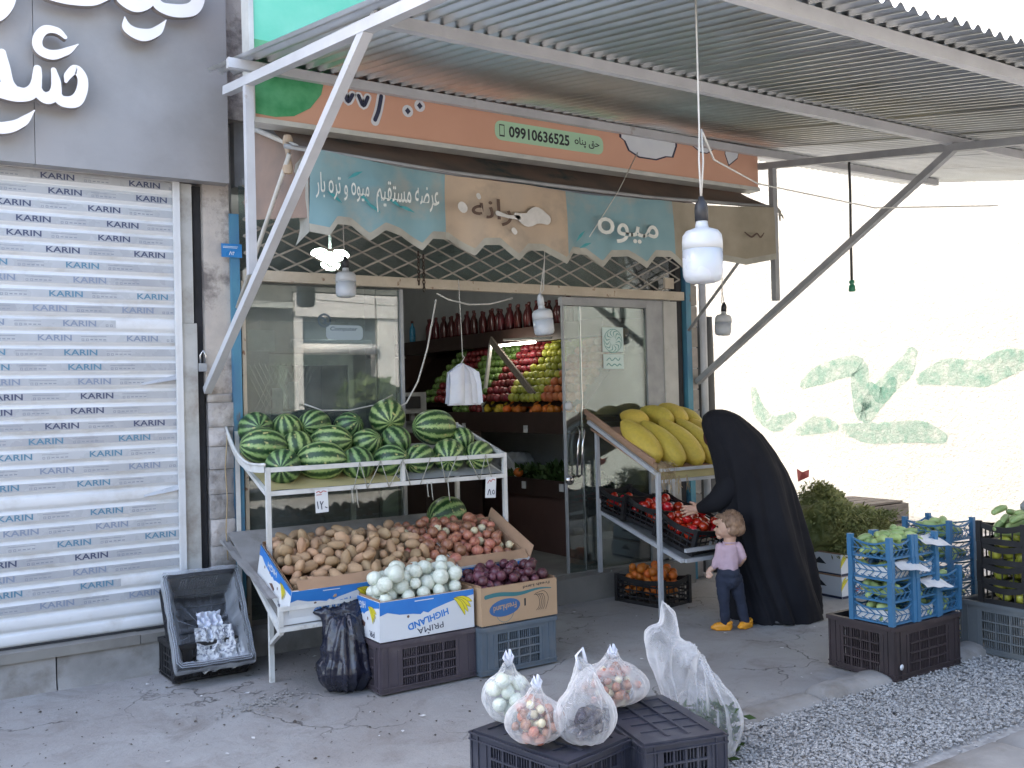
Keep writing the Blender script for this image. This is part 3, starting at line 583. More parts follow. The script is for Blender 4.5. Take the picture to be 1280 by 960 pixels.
# ------------------------------------------------------------------ roller shutter
sh = thing('roller_shutter', 'closed white roller shutter with strips of printed film left on its slats', 'shutter', (.5, 0, .25))
N_SL = 32; pitch = (2.985 - .255) / N_SL
kinds = ['navy', 'navy', 'navy', 'navy', 'navy', 'navy', 'inkteal', 'inkgrey', 'inkteal', 'inkgrey', 'inkgrey', 'inkgrey', 'inkteal', 'inkteal', 'inkgrey', 'navy', 'navy', 'navy', 'inkteal', 'inkteal', 'inkgrey', 'inkteal', 'blank', 'inkteal', 'inkgrey', 'inkteal', 'navy', 'inkgrey', 'inkteal', 'inkgrey', 'blank', 'blank']
sprof = [(-.004, .0), (-.015, .010), (-.018, .02), (-.018, .062), (-.014, .070), (-.002, .075), (-.001, .081), (-.004, .086)]
sme = {}
for k in range(N_SL):
    z0 = 2.985 - (k + 1) * pitch
    if 's' not in sme:
        mb = MB(); P = []
        for xx in (-1.9, 1.575):
            for y, z in sprof: P.append((xx, y, z * pitch / .086))
        n = len(sprof); mb.add(P, [(i, n + i, n + i + 1, i + 1) for i in range(n - 1)], 0, True); sme['s'] = make_mesh('slat', mb, 'slat')
    sl = link('slat', sme['s'], sh); sl.location = (0 - .5, 0 - 0, z0 - .25)
    kd = kinds[k]
    if kd == 'blank': continue
    off = rs.uniform(0, .48); F = Fr((0, -.0185, 0), (1, 0, 0), (0, 0, 1)); end = 1.573 if k not in (10, 28) else 1.22
    mb = MB(); zc = .040
    zz_ = rs.uniform(-.002, .002); mb.fbx(F, -1.9, end, .017 + zz_, .061 + zz_, 0, .0008, 0); xx = -1.9 + off
    while xx < end - .1:
        mb.text(F, 'KARIN', .034, xx, zc + .001, .0016, 1, .02, .18)
        for q in range(6):
            cx = xx + .15 + q * .024
            if cx < end - .02:
                if q in (0, 1): 
                    for (a0, a1, b0, b1) in ((-.007, .007, -.017, -.014), (-.007, .007, -.006, -.003), (-.007, -.004, -.014, -.006), (.004, .007, -.014, -.006)): mb.fbx(F, cx + a0, cx + a1, zc + b0, zc + b1, .001, .0016, 2)
                else: mb.fbx(F, cx - .008, cx + .008, zc - .012 , zc - .006, .001, .0016, 2)
        if xx + .28 < end: mb.fbx(F, xx + .14, xx + .28, zc + .008, zc + .011, .001, .0016, 2)
        xx += .485
    tp = link('protective_tape', make_mesh('protective_tape', mb, ['tape', kd, 'print_small']), sl)
part('guide_channel', MB().bx(1.577, 1.60, -.05, .05, .24, 2.97).bx(1.560, 1.578, -.05, -.03, .24, 2.97), 'slat', sh)
part('bottom_bar', MB().bx(-1.9, 1.572, -.022, .02, .247, .258), 'dark_gap', sh)
# torn ends of film lifting off
for (xx, zz) in ((1.36, 1.72), (1.36, 1.045)):
    part('torn_tape', MB().grid(lambda u, v: (xx + .23 * u, -.021 - .03 * sin(u * 2.4) * (1 - v), zz + .012 * v + .035 * u + .02 * u * v), 8, 3), 'tape', sh)

# ------------------------------------------------------------------ grey sign with raised letters
gs = thing('shop_sign', 'large grey panel sign with raised white script letters over the shutter', 'sign', (.5, -.4, 2.86))
for a, b in ((-2.2, -.5), (-.497, .78), (.783, 1.875)): part('sign_panel', MB().bx(a, b, -.16, -.06, 2.968, 4.95), 'alu_panel', gs)
STK = [([(0.796, 3.936), (0.856, 3.908), (0.961, 3.907), (1.067, 3.923), (1.153, 3.964), (1.207, 4.013)], [0.046, 0.073, 0.082, 0.082, 0.063, 0.044]),
([(1.207, 4.013), (1.241, 3.954), (1.308, 3.93), (1.376, 3.958), (1.422, 4.029)], [0.046, 0.063, 0.073, 0.063, 0.044]),
([(1.405, 4.026), (1.449, 3.958), (1.537, 3.947), (1.637, 3.976), (1.682, 4.049), (1.674, 4.13), (1.636, 4.161)], [0.037, 0.063, 0.078, 0.078, 0.069, 0.054, 0.037]),
([(1.252, 3.853), (1.269, 3.79), (1.346, 3.766), (1.428, 3.801), (1.485, 3.879)], [0.007, 0.059, 0.073, 0.054, 0.007]),
([(0.528, 3.704), (0.591, 3.742), (0.634, 3.804), (0.655, 3.888), (0.623, 3.991)], [0.037, 0.082, 0.082, 0.073, 0.056]),
([(0.931, 3.676), (0.891, 3.705), (0.829, 3.699), (0.791, 3.642), (0.799, 3.585), (0.859, 3.564), (0.934, 3.595), (0.998, 3.647)], [0.023, 0.037, 0.046, 0.05, 0.054, 0.054, 0.041, 0.007]),
([(0.614, 3.535), (0.624, 3.441), (0.639, 3.372), (0.667, 3.329)], [0.039, 0.063, 0.063, 0.067]),
([(0.334, 3.346), (0.492, 3.339), (0.588, 3.329), (0.667, 3.318), (0.734, 3.324), (0.773, 3.368), (0.784, 3.424), (0.787, 3.474)], [0.067, 0.073, 0.087, 0.087, 0.073, 0.061, 0.05, 0.041]),
([(0.779, 3.379), (0.795, 3.335), (0.834, 3.318), (0.873, 3.346), (0.881, 3.408), (0.869, 3.48)], [0.044, 0.056, 0.067, 0.063, 0.05, 0.028]),
([(0.873, 3.379), (0.89, 3.329), (0.923, 3.31), (0.979, 3.323), (1.012, 3.383), (1.018, 3.457), (0.984, 3.503), (0.944, 3.464), (0.931, 3.426)], [0.037, 0.056, 0.063, 0.069, 0.059, 0.054, 0.05, 0.041, 0.018]),
([(0.508, 3.168), (0.573, 3.124), (0.635, 3.128), (0.707, 3.168), (0.768, 3.239)], [0.028, 0.063, 0.063, 0.05, 0.007])]
FS = Fr((0, -.215, 0))
for j, (p, w_) in enumerate(STK):
    part('raised_letter', MB().stroke(FS, p, w_, j * .0004, .05, 0, 1, 8), ['letter_face', 'letter_side'], gs)

# ------------------------------------------------------------------ greengrocer's banner
bn = thing('banner_sign', 'salmon shop banner with melon picture and a phone number pill', 'sign', (3.8, -.6, 3.2))
part('banner_face', MB().bx(1.83, 5.93, -.80, -.70, 3.215, 4.55), 'sign_orange', bn)
part('bottom_trim', MB().bx(1.825, 5.935, -.812, -.69, 3.185, 3.214), 'trim_white', bn)
part('end_trim', MB().bx(1.80, 1.828, -.815, -.69, 3.19, 4.6), 'trim_white', bn)
FB = Fr((0, -.801, 0))
ell = lambda cx, cz, a, b, n=40, t=0: [(cx + a * cos(2 * pi * i / n) * cos(t) - b * sin(2 * pi * i / n) * sin(t), cz + a * cos(2 * pi * i / n) * sin(t) + b * sin(2 * pi * i / n) * cos(t)) for i in range(n)]
part('mint_print', MB().poly(FB, [(1.832, 3.62), (2.5, 3.62), (2.62, 4.0), (2.60, 4.2), (2.5, 4.54), (1.832, 4.54)], .0005, .001), 'sign_mint', bn)
part('melon_print', MB().poly(FB, [(1.832, 3.235), (1.95, 3.23), (2.06, 3.25), (2.16, 3.31), (2.23, 3.40), (2.26, 3.52), (2.26, 3.66), (1.832, 3.66)], .0018, .001), 'sign_green', bn)
def roundrect(x0, x1, z0, z1, r):
    P = []
    for cx, cz, a0 in ((x1 - r, z1 - r, 0), (x0 + r, z1 - r, 90), (x0 + r, z0 + r, 180), (x1 - r, z0 + r, 270)):
        P += [(cx + r * cos(radians(a0 + a)), cz + r * sin(radians(a0 + a))) for a in (0, 22, 45, 68, 90)]
    return P
part('phone_pill', MB().poly(FB, roundrect(3.44, 4.35, 3.29, 3.42, .05), .0005, .001), 'pill_green', bn)
part('phone_number', MB().text(FB, '09910636525', .078, 3.80, 3.355, .0025, 0, .028, .50), 'ink_black', bn)
mb = MB()
part('phone_name', MB().text(FB, shape('حق پناه'), .07, 4.205, 3.355, .0025, 0, .015, .22), 'ink_black', bn)
for a0, a1, b0, b1 in ((3.475, 3.515, 3.315, 3.325), (3.475, 3.515, 3.388, 3.395), (3.475, 3.479, 3.325, 3.388), (3.511, 3.515, 3.325, 3.388)): mb.fbx(FB, a0, a1, b0, b1, .0022, .003)
part('phone_symbol', mb, 'ink_black', bn)
big = [[(4.50, 3.60), (4.50, 3.44), (4.54, 3.42), (4.58, 3.35), (4.68, 3.31), (4.85, 3.31), (4.95, 3.345), (5.02, 3.35), (5.06, 3.44), (5.06, 3.6)],
       [(5.21, 3.6), (5.22, 3.46), (5.30, 3.42), (5.37, 3.42), (5.44, 3.46), (5.45, 3.6)],
       [(5.58, 3.6), (5.56, 3.44), (5.60, 3.35), (5.70, 3.42), (5.76, 3.6)]]
for P in big:
    mb = MB(); c = (sum(p[0] for p in P) / len(P), sum(p[1] for p in P) / len(P)); mb.poly(FB, P, .0005, .001, 0)
    mb.poly(FB, [(c[0] + (a - c[0]) * .93, c[1] + (b - c[1]) * .90) for a, b in P], .0018, .001, 1)
    part('banner_letter', mb, ['ink_blueblack', 'white_print'], bn)
mb = MB()
for P in ([(2.38, 3.43), (2.40, 3.385), (2.43, 3.43)], [(2.47, 3.43), (2.50, 3.375), (2.53, 3.43)]): mb.stroke(FB, P, .05, .0008, .001, 1).stroke(FB, P, .024, .002, .001, 0)
part('banner_letter', mb, ['ink_blueblack', 'white_print'], bn); mb = MB()
mb.stroke(FB, [(2.62, 3.45), (2.60, 3.36), (2.575, 3.29)], .055, .0008, .001, 1).stroke(FB, [(2.62, 3.45), (2.60, 3.36), (2.575, 3.30)], .026, .002, .001, 0)
part('banner_letter', mb, ['ink_blueblack', 'white_print'], bn)
for c in ((2.80, 3.385), (2.885, 3.43)):
    part('letter_dot', MB().poly(FB, ell(*c, .038, .038, 12), .0008, .001, 1).poly(FB, ell(*c, .020, .022, 4), .002, .001, 0), ['ink_blueblack', 'white_print'], bn)
# neighbour's sign edge in white and mint behind the tube
# ------------------------------------------------------------------ blue number plaque
pq = thing('number_plaque', 'small blue enamel house number plaque on the pillar', 'plaque', (1.9, -.06, 2.57))
part('plate', MB().bx(1.845, 1.975, -.072, -.066, 2.52, 2.605), 'sign_blue', pq)
FQ = Fr((1.91, -.0722, 2.56)); part('plaque_lettering', MB().text(FQ, 'Λ\u06f4', .024, 0, -.014, .001, 0, .02).fbx(FQ, -.055, .035, .018, .021, 0, .001).fbx(FQ, -.055, .04, .026, .029, 0, .001), 'white_print', pq)

# ------------------------------------------------------------------ canopy
def cz(y): return 3.385 + .135 * (y + .8)
def cs(y): return 3.505 + .17 * (y + .86)
cp_ = thing('canopy', 'street canopy of corrugated metal sheets on grey painted steel tubes', 'canopy', (3.8, -.1, 3.3))
for xx, mt in ((1.75, 'frame_lilac'), (5.95, 'steel_dark')):
    part('rafter', MB().bar((xx, -.55, cz(-.55)), (xx, -4.06, cz(-4.06)), .05, .05), mt, cp_)
    part('brace', MB().bar((xx, -.03, 1.68), (xx, -2.46, cz(-2.46) - .01), .046, .046), mt, cp_)
    part('strut', MB().bar((xx, -.93, cz(-.93) - .024), (xx, -.93, 2.30), .046, .046), mt, cp_)
for yy, mt, x1, x0_ in ((-.86, 'frame_lilac', 8.25, 1.66), (-2.45, 'frame_lilac', 8.25, 1.78), (-3.80, 'frame_lilac', 8.25, 1.78)):
    part('purlin', MB().bx(x0_, x1, yy - .02, yy + .02, cs(yy) - .056, cs(yy) - .002), mt, cp_)
wv = .0762
sx0 = 1.76; k = 0
while sx0 < 8.2:
    W = wv * 11; mb = MB(); dz = .001 if k % 2 else .0035; y0 = -4.02 + rr(-.02, .02)
    def sf(u, v, s0=sx0 - wv * .6, W=W + wv * 1.2): 
        x_ = s0 + W * u; y_ = y0 + (-.28 - y0) * v; ph = 2 * pi * (x_ - 1.62) / wv
        return (x_, y_, cs(y_) + .015 + .0135 * cos(ph) + dz + .004 * noise.noise(V((x_ * 1.5, y_, 0))))
    mb.grid(sf, 11 * 10 + 12, 10); part('corrugated_sheet', mb, 'galv', cp_); sx0 += W; k += 1

# ------------------------------------------------------------------ awning
aw = thing('awning', 'faded cloth awning with hand painted turquoise and peach panels and scalloped hem', 'awning', (4, -.9, 3.0))
YA = -.95
pts = [(2.08, 2.56), (2.19, 2.54), (2.24, 2.61), (2.33, 2.61), (2.45, 2.53), (2.55, 2.60), (2.66, 2.575), (2.81, 2.50), (2.88, 2.575), (3.0, 2.58), (3.19, 2.49), (3.25, 2.56), (3.36, 2.565), (3.49, 2.47), (3.56, 2.54), (3.70, 2.55), (3.88, 2.47), (3.95, 2.55), (4.08, 2.55), (4.21, 2.47), (4.30, 2.55), (4.44, 2.56), (4.59, 2.48), (4.68, 2.57), (4.80, 2.57), (4.91, 2.49), (5.0, 2.56), (5.1, 2.57), (5.25, 2.53), (5.4, 2.585), (5.6, 2.56), (5.92, 2.62)]
def hem(x):
    for (a, b), (c, d) in zip(pts, pts[1:]):
        if a <= x <= c: return b + (d - b) * (x - a) / (c - a)
    return pts[0][1] if x < 2.08 else pts[-1][1]
def topz(x): return 3.03 - .065 * sin(pi * (x - 2.08) / 3.84) ** .8 * (1 if 2.08 < x < 5.92 else 0) if 2.08 < x < 5.92 else 3.03
def vy(x, z): return YA + .022 * sin(x * 5.1 + z * 2) + .024 * noise.noise(V((x * 4, 0, z * 3))) + .02 * (3.0 - z) * sin(x * 19)
def valance(x0, x1, mat, top=True):
    n = max(4, int((x1 - x0) / .012)); mb = MB()
    def f(u, v, o=0):
        x_ = x0 + (x1 - x0) * u; h0 = hem(x_) + .045; z = h0 + (topz(x_) - h0) * v; return (x_, vy(x_, z) + o, z)
    mb.grid(f, n, 10); mb.grid(lambda u, v: f(1 - u, v, .003), n, 10)
    def g(u, v, o=0):
        x_ = x0 + (x1 - x0) * u; h0 = hem(x_); z = h0 + .046 * v; return (x_, vy(x_, h0 + .045) - .0015 + o, z)
    part('valance_panel', mb, mat, aw)
    part('valance_hem', MB().grid(g, n, 2).grid(lambda u, v: g(1 - u, v, .004), n, 2), 'awn_trim', aw)
valance(2.08, 2.98, 'awn_teal'); valance(2.98, 3.90, 'awn_cream'); valance(3.90, 4.84, 'awn_teal'); valance(4.84, 5.92, 'awn_olive')
FA = Fr((0, YA - .046, 0))
mb = MB().text(FA, shape('عرضه مستقیم'), .19, 2.69, 2.79, 0, 0, .004, .42).text(FA, shape('میوه و تره بار'), .15, 2.27, 2.82, 0, 0, .004, .33)
part('painted_words', mb, 'white_brush', aw)
for x_, z_, a in ((2.22, 2.76, -.6), (2.40, 2.77, -.6), (2.46, 2.72, -.5), (2.60, 2.76, -.5), (2.68, 2.73, -.3), (2.35, 2.9, .5), (4.02, 2.6, .4), (3.98, 2.66, .8)):
    part('brush_mark', MB().stroke(FA, [(x_ - .05 * cos(a), z_ - .05 * sin(a)), (x_, z_ + .004), (x_ + .05 * cos(a), z_ + .05 * sin(a))], [.004, .02, .004], -.004, .001), 'teal_brush', aw)
part('painted_words', MB().text(FA, shape('رانه'), .17, 3.28, 2.765, 0, 0, .012, .30), 'brown_brush', aw)
for p_, w_ in (([(3.32, 2.76), (3.40, 2.745), (3.48, 2.745)], [.03, .02, .03]), ([(3.46, 2.76), (3.55, 2.735), (3.62, 2.77), (3.70, 2.75)], [.03, .09, .11, .07]), ([(3.44, 2.66), (3.45, 2.65)], .035), ([(3.06, 2.78), (3.07, 2.77)], .06), ([(3.18, 2.86), (3.185, 2.85)], .03)): part('overpaint', MB().stroke(FA, p_, w_), 'grey_smear', aw)
part('painted_words', MB().text(FA, shape('میوه'), .17, 4.40, 2.72, 0, 0, .010, .55), 'white_brush', aw)
part('painted_words', MB().stroke(FA, [(4.96, 2.77), (5.02, 2.75), (5.1, 2.76)], [.006, .02, .006]).stroke(FA, [(5.55, 2.80), (5.62, 2.77), (5.68, 2.80), (5.72, 2.775), (5.76, 2.81)], [.01, .016, .014, .016, .008]), 'brown_brush', aw)
mb = MB().grid(lambda u, v: (1.98 + 3.92 * u, -.955 + .62 * v, topz(2.08 + 3.8 * u) + .005 + .44 * v - .05 * sin(pi * v) + .012 * noise.noise(V((u * 14, v * 3, 0)))), 60, 10)
part('awning_roof', mb, 'awn_top', aw)
part('awning_side', MB().grid(lambda u, v: (2.10 - .14 * u + .03 * noise.noise(V((u * 3, v * 3, 7))), -.95 + .75 * u, 3.02 - (.38 - .1 * u) * (1 - v) + .30 * u * v), 10, 10), 'awn_top', aw)
part('awning_side', MB().grid(lambda u, v: (2.08 + .03 * sin(6 * v) * u, -.95 + .22 * u, 2.56 + .46 * v - .05 * u), 8, 10), 'awn_trim', aw)
part('awning_bar', MB().tube([(1.95, -.93, 3.035), (3, -.93, 3.0), (4.6, -.93, 2.995), (5.98, -.93, 3.04)], .014, 8), 'steel_dark', aw)
part('folded_corner', MB().grid(lambda u, v: (5.90 + .10 * u + .02 * sin(v * 5), -.96 + .06 * u, 2.63 + .40 * v - .02 * u + .015 * noise.noise(V((u * 5, v * 8, 1)))), 6, 14), 'awn_olive', aw)
part('rope_knot', MB().tube([(5.98, -.93, 3.03), (6.0, -.95, 3.0), (6.01, -.94, 2.93)], [.02, .014, .005], 6).tube([(5.98, -.93, 3.03), (6.03, -.95, 2.97), (6.04, -.95, 2.95)], [.01, .008, .004], 6), 'awn_trim', aw)
part('arm', MB().tube([(5.80, -.1, 2.12), (5.98, -.9, 2.98)], .013, 8), 'steel_dark', aw)
part('arm', MB().tube([(1.93, -.1, 2.2), (1.99, -.9, 3.0)], .013, 8).tube([(1.95, -.3, 3.3), (2.02, -.93, 3.04)], .016, 8), 'cable_white', aw)
part('tied_rag', MB().grid(lambda u, v: (2.0 + (.02 + .012 * sin(9 * v)) * cos(2 * pi * u) + .01 * noise.noise(V((u * 6, v * 5, 2))), -.85 + .018 * sin(2 * pi * u), 3.12 - .22 * v), 10, 8), 'awn_cream', aw)

# ------------------------------------------------------------------ lattice gate above the beam
lg = thing('folding_gate', 'raised folding lattice gate with a rusty cream bottom beam over the shop opening', 'gate', (3.8, -.05, 2.4))
part('bottom_beam', MB().bx(1.985, 5.76, -.10, -.04, 2.375, 2.445), 'rust_beam', lg)
part('top_rail', MB().bx(1.985, 5.76, -.07, -.04, 2.99, 3.03), 'steel_dark', lg)
part('transom_pane', MB().bx(1.99, 5.75, .02, .026, 2.45, 3.0), 'glass_dusty', lg)
z0, z1 = 2.448, 2.988; H = z1 - z0; run = 1.18; meA = make_mesh('lattice_strip', MB().bar((0, 0, 0), (run, 0, H), .012, .004, up=(0, 1, 0)), 'lattice'); meB = make_mesh('lattice_strip', MB().bar((run, 0, 0), (0, 0, H), .012, .004, up=(0, 1, 0)), 'lattice')
xx = 1.99
while xx < 5.75 - run + .01:
    a = link('lattice_strip', meA, lg); a.location = (xx - 3.8, -.062 + .05, z0 - 2.4); b = link('lattice_strip', meB, lg); b.location = (xx - 3.8, -.055 + .05, z0 - 2.4); xx += .236
for s_ in (.2, .4, .6, .8):
    for m_, q in ((0, -1), (1, 1)):
        L = run * s_; 
        if m_ == 0:
            part('lattice_strip', MB().bar((1.99, -.062, z1 - H * s_), (1.99 + L, -.062, z1), .012, .004, up=(0, 1, 0)), 'lattice', lg); part('lattice_strip', MB().bar((1.99, -.055, z0 + H * s_), (1.99 + L, -.055, z0), .012, .004, up=(0, 1, 0)), 'lattice', lg)
        else:
            part('lattice_strip', MB().bar((5.75, -.055, z1 - H * s_), (5.75 - L, -.055, z1), .012, .004, up=(0, 1, 0)), 'lattice', lg); part('lattice_strip', MB().bar((5.75, -.062, z0 + H * s_), (5.75 - L, -.062, z0), .012, .004, up=(0, 1, 0)), 'lattice', lg)
part('gate_lock', MB().bx(5.56, 5.66, -.085, -.066, 2.47, 2.56), 'rust_beam', lg)
mb = MB()
for s_, (x_, z_top, n) in enumerate(((3.22, 2.62, 9), (3.26, 2.60, 10))):
    for k in range(n):
        c = V((x_, -.11, z_top - k * .026)); ax = V((1, 0, 0)) if k % 2 else V((0, 1, 0))
        mb.tube([c + ax * .009 * cos(t) + V((0, 0, .017 * sin(t))) for t in [i * pi / 4 for i in range(8)]], .0035, 5, 0, True)
part('chain', mb, 'chain', lg)

# ------------------------------------------------------------------ shopfront glass
sf_ = thing('shop_window', 'dusty fixed shop window behind the watermelon rack', 'window', (2.5, 0, .17))
part('pane', MB().bx(2.0, 2.93, -.005, .003, .17, 2.368), 'glass_dusty', sf_)
part('pane', MB().bx(2.935, 3.11, -.005, .003, .17, 2.366), 'glass_dusty', sf_)
part('frame', MB().bx(3.112, 3.135, -.025, .025, .17, 2.37), 'steel_dark', sf_)
dr = thing('glass_door', 'frameless glass door with steel handles and a round lock', 'door', (5.0, 0, .2))
part('pane', MB().bx(4.545, 4.71, -.012, -.004, .2, 2.30), 'glass', dr); part('pane', MB().bx(4.716, 5.40, .0, .008, .2, 2.302), 'glass', dr)
part('edge_strip', MB().bx(4.53, 4.544, -.02, .004, .2, 2.305), 'steel_dark', dr); part('edge_strip', MB().bx(4.711, 4.7155, -.012, .01, .2, 2.305), 'chrome', dr)
part('door_frame', MB().bx(5.402, 5.583, -.02, .03, .19, 2.37), 'steel_dark', dr); part('door_frame', MB().bx(4.53, 5.40, -.02, .03, 2.306, 2.37), 'steel_dark', dr)
part('lock', MB().lathe([(.034, 0), (.036, .008), (.02, .016)], 20, f=lambda q: V((4.565 + q.x, -.022 - q.z, 1.51 + q.y))), 'bulb_body', dr)
part('lock', MB().lathe([(.04, 0), (.04, .01), (.01, .02)], 20, f=lambda q: V((4.56 + q.x, -.022 - q.z, .93 + q.y))), 'chrome', dr)
for o_ in (0, .045):
    part('handle', MB().tube([(4.60 + o_, -.02, .95), (4.60 + o_, -.07, .97), (4.61 + o_, -.075, 1.2), (4.635 + o_, -.075, 1.30), (4.66 + o_, -.02, 1.34)], .009, 8), 'chrome', dr)
FD = Fr((5.05, -.0015, 1.92)); MAT['sticker'] = M('translucent white sticker', (.55, .68, .66), (.5, .62, .6), .5, bp=0)
part('door_sticker', MB().fbx(FD, -.11, .11, .02, .22, 0, .001).fbx(FD, -.105, .11, -.12, .0, 0, .001), 'sticker', dr)
mb = MB(); 
for a in range(0, 360, 30): mb.stroke(FD, [(.0 + .03 * cos(radians(a)), .11 + .03 * sin(radians(a))), (.07 * cos(radians(a + 25)), .11 + .07 * sin(radians(a + 25))), (.09 * cos(radians(a)), .11 + .09 * sin(radians(a)))], [.003, .009, .003], .0015, .0006)
mb.stroke(FD, ell(0, .11, .095, .095, 24) + [(.095, .11)], .006, .0012, .0006, sub=1)
mb.stroke(FD, [(-.07, -.05), (-.04, -.03), (-.02, -.05), (.0, -.045), (.02, -.03), (.05, -.05), (.07, -.03)], .008, .0012, .0006).stroke(FD, [(-.07, -.09), (-.05, -.075), (-.02, -.095), (.01, -.08), (.04, -.095), (.06, -.08), (.08, -.09)], .009, .0012, .0006)
MAT['sticker_ink'] = M('sticker print', (.12, .3, .28), (.1, .28, .26), .5, bp=0)
part('sticker_print', mb, ['sticker_ink'], dr)
# ================================================================== PRODUCE PROTOTYPES
def lump(seed, r, amp, sc=1.6, n=14, m=10):
    return MB().ball((0, 0, 0), 1, n, m, 0, lambda q, _: V((q.x * r[0], q.y * r[1], q.z * r[2])) * (1 + amp * noise.noise(q * sc + V((seed * 3.1, seed, 0)))))
def proto(name, mb, mats, label, cat, group):
    return solo(name, mb, mats, label, cat, group)
def rot_any(): return (rr(0, 6.28), rr(0, 6.28), rr(0, 6.28))
PRO = {}
def setp(k, lst): PRO[k] = lst
setp('potato', [proto('potato', lump(i, (.030 + .004 * (i % 3), .026 + .004 * (i % 2), .042 + .006 * (i % 4)), .13, n=16, m=12), 'potato', 'earthy brown potato heaped in the banana boxes on the lower tray', 'potato', 'potatoes heaped in the boxes on the lower tray') for i in range(5)])
def onion_mb(r, k, round_=False):
    if round_: return MB().lathe([(a_ * r, b_ * r) for a_, b_ in [(.06, -.86), (.3, -.84), (.68, -.68), (.93, -.32), (1, .05), (.93, .4), (.7, .68), (.4, .84), (.16, .92), (.10, .98), (.02, 1.0)]], 16, f=lambda q: q * (1 + .05 * noise.noise(q / r * 1.4 + V((k, 0, 0)))))
    pr = [(.05, -1.0), (.35, -.93), (.75, -.66), (.98, -.15), (.97, .2), (.78, .6), (.5, .82), (.24, .95), (.11, 1.05), (.09, 1.16), (.02, 1.22)]
    return MB().lathe([(a * r, b * r * (.86 + .08 * k)) for a, b in pr], 14, f=lambda q: q * (1 + .05 * noise.noise(q / r * 1.4 + V((k, 0, 0)))))
setp('onion', [proto('onion', onion_mb(.031 + .004 * i, i), 'onion', 'coppery brown onion with papery skin heaped beside the potatoes', 'onion', 'brown onions heaped beside the potatoes') for i in range(3)])
setp('onion_pale', [proto('onion', onion_mb(.030, 1), 'onion_pale', 'pale peeled onion lying among the coppery brown onions', 'onion', 'pale peeled onions among the brown ones')])
setp('onion_white', [proto('white_onion', onion_mb(.040 + .004 * i, i, True), 'onion_white', 'white onion piled in the blue and white banana box', 'onion', 'white onions in the blue and white box') for i in range(3)])
setp('onion_red', [proto('red_onion', onion_mb(.030 + .003 * i, i), 'onion_red', 'dark red onion piled in the tan cardboard box', 'onion', 'red onions in the tan box') for i in range(3)])
setp('tomato', [proto('tomato', lump(i, (.036, .036, .031), .05), 'tomato', 'ripe red tomato in the black crate by the hand of the woman', 'tomato', 'tomatoes in the black crates on the melon stand') for i in range(2)])
setp('orange', [proto('orange', lump(i, (.036, .036, .035), .03), 'orange_fruit', 'small orange in the black crate on the ground under the melon stand', 'orange', 'oranges in the crate on the ground') for i in range(2)])
setp('cuc', [proto('courgette', MB().tube([(-.075, 0, 0), (-.06, 0, .002), (-.02, .002, .006), (.03, 0, .006), (.065, 0, 0), (.078, 0, -.002)], [.006, .017, .021, .022, .017, .005], 10), 'cucumber', 'stubby green courgette lying in a blue lattice crate', 'vegetable', 'green courgettes in the blue crates')])
setp('pear', [proto('green_apple', lump(3, (.037, .037, .035), .06), 'apple_yellow', 'yellow green apple in a black crate at the kerb', 'apple', 'yellow green apples in the black crates at the kerb')])
def put(k, loc, rot=None, label=None, group=None, scale=None, i=None):
    l = PRO[k]; return use(USED, l[random.randrange(len(l)) if i is None else i % len(l)], loc, rot if rot is not None else rot_any(), label, group, scale)

# ================================================================== WATERMELON RACK
rk = thing('melon_rack', 'white painted steel rack carrying watermelons above and boxes of potatoes and onions below', 'rack', (2.7, -.4, 0))
for (x_, y_, zt) in ((1.88, -.74, 1.225), (3.49, -.74, 1.225), (1.92, -.06, 1.42), (3.52, -.06, 1.42)):
    part('leg', MB().bar((x_, y_, 0), (x_, y_, zt), .026, .026), 'paint_white', rk)
for z in (1.21, 1.075): part('rail', MB().bar((1.894, -.74, z), (3.476, -.74, z), .026, .026), 'paint_white', rk)
for x_ in (2.74,): part('rail_post', MB().bar((x_, -.74, 1.089), (x_, -.74, 1.196), .024, .024), 'paint_white', rk)
for x_ in (1.88, 3.49):
    part('side_rail', MB().bar((x_, -.72, 1.075), (x_ + .035, -.07, 1.27), .024, .024), 'paint_white', rk)
part('side_band', MB().grid(lambda u, v: (1.868 - .02 * sin(pi * u), -.74 + .72 * u, 1.22 + .22 * u - .085 * sin(pi * u) + (v - .5) * (.045)), 12, 2).grid(lambda u, v: (1.860 - .02 * sin(pi * u), -.74 + .72 * (1 - u), 1.22 + .22 * (1 - u) - .085 * sin(pi * u) + (v - .5) * (.045)), 12, 2).tube([(1.862 - .02 * sin(pi * i / 10), -.74 + .072 * i, 1.243 + .022 * i - .085 * sin(pi * i / 10)) for i in range(11)], .009, 8), 'paint_white', rk)
part('side_rail', MB().bar((3.49, -.73, 1.215), (3.52, -.07, 1.40), .024, .024), 'paint_white', rk)
def mf(x, y): return 1.085 + (y + .74) * .29
part('shelf_board', MB().grid(lambda u, v: (1.9 + .84 * u, -.725 + .66 * v, mf(0, -.725 + .66 * v) + .006 * noise.noise(V((u * 5, v * 5, 0)))), 14, 8).bx(1.9, 2.74, -.72, -.70, 1.062, 1.08), 'hay_box', rk)
part('shelf_board', MB().grid(lambda u, v: (2.745 + .735 * u, -.725 + .66 * v, mf(0, -.725 + .66 * v) + .004), 10, 8), 'steel_dark', rk)
mb = MB(); x_ = 2.40; up = True
for k in range(16):
    x2 = x_ + rr(.03, .10); 
    if x2 > 3.42: break
    mb.tube([(x_, -.757, 1.062 if up else 1.225), ((x_ + x2) / 2, -.76, 1.143), (x2, -.757, 1.225 if up else 1.062)], .0028, 5); x_ = x2 if rr(0, 1) < .75 else x2 + .07; up = not up
for x_ in (2.39, 2.42, 2.9, 2.93, 3.05): mb.tube([(x_, -.756, 1.07), (x_ + .005, -.76, .98), (x_ + .012, -.757, .93 + rr(0, .06))], .0035, 5)
part('twine', mb, 'awn_trim', rk)
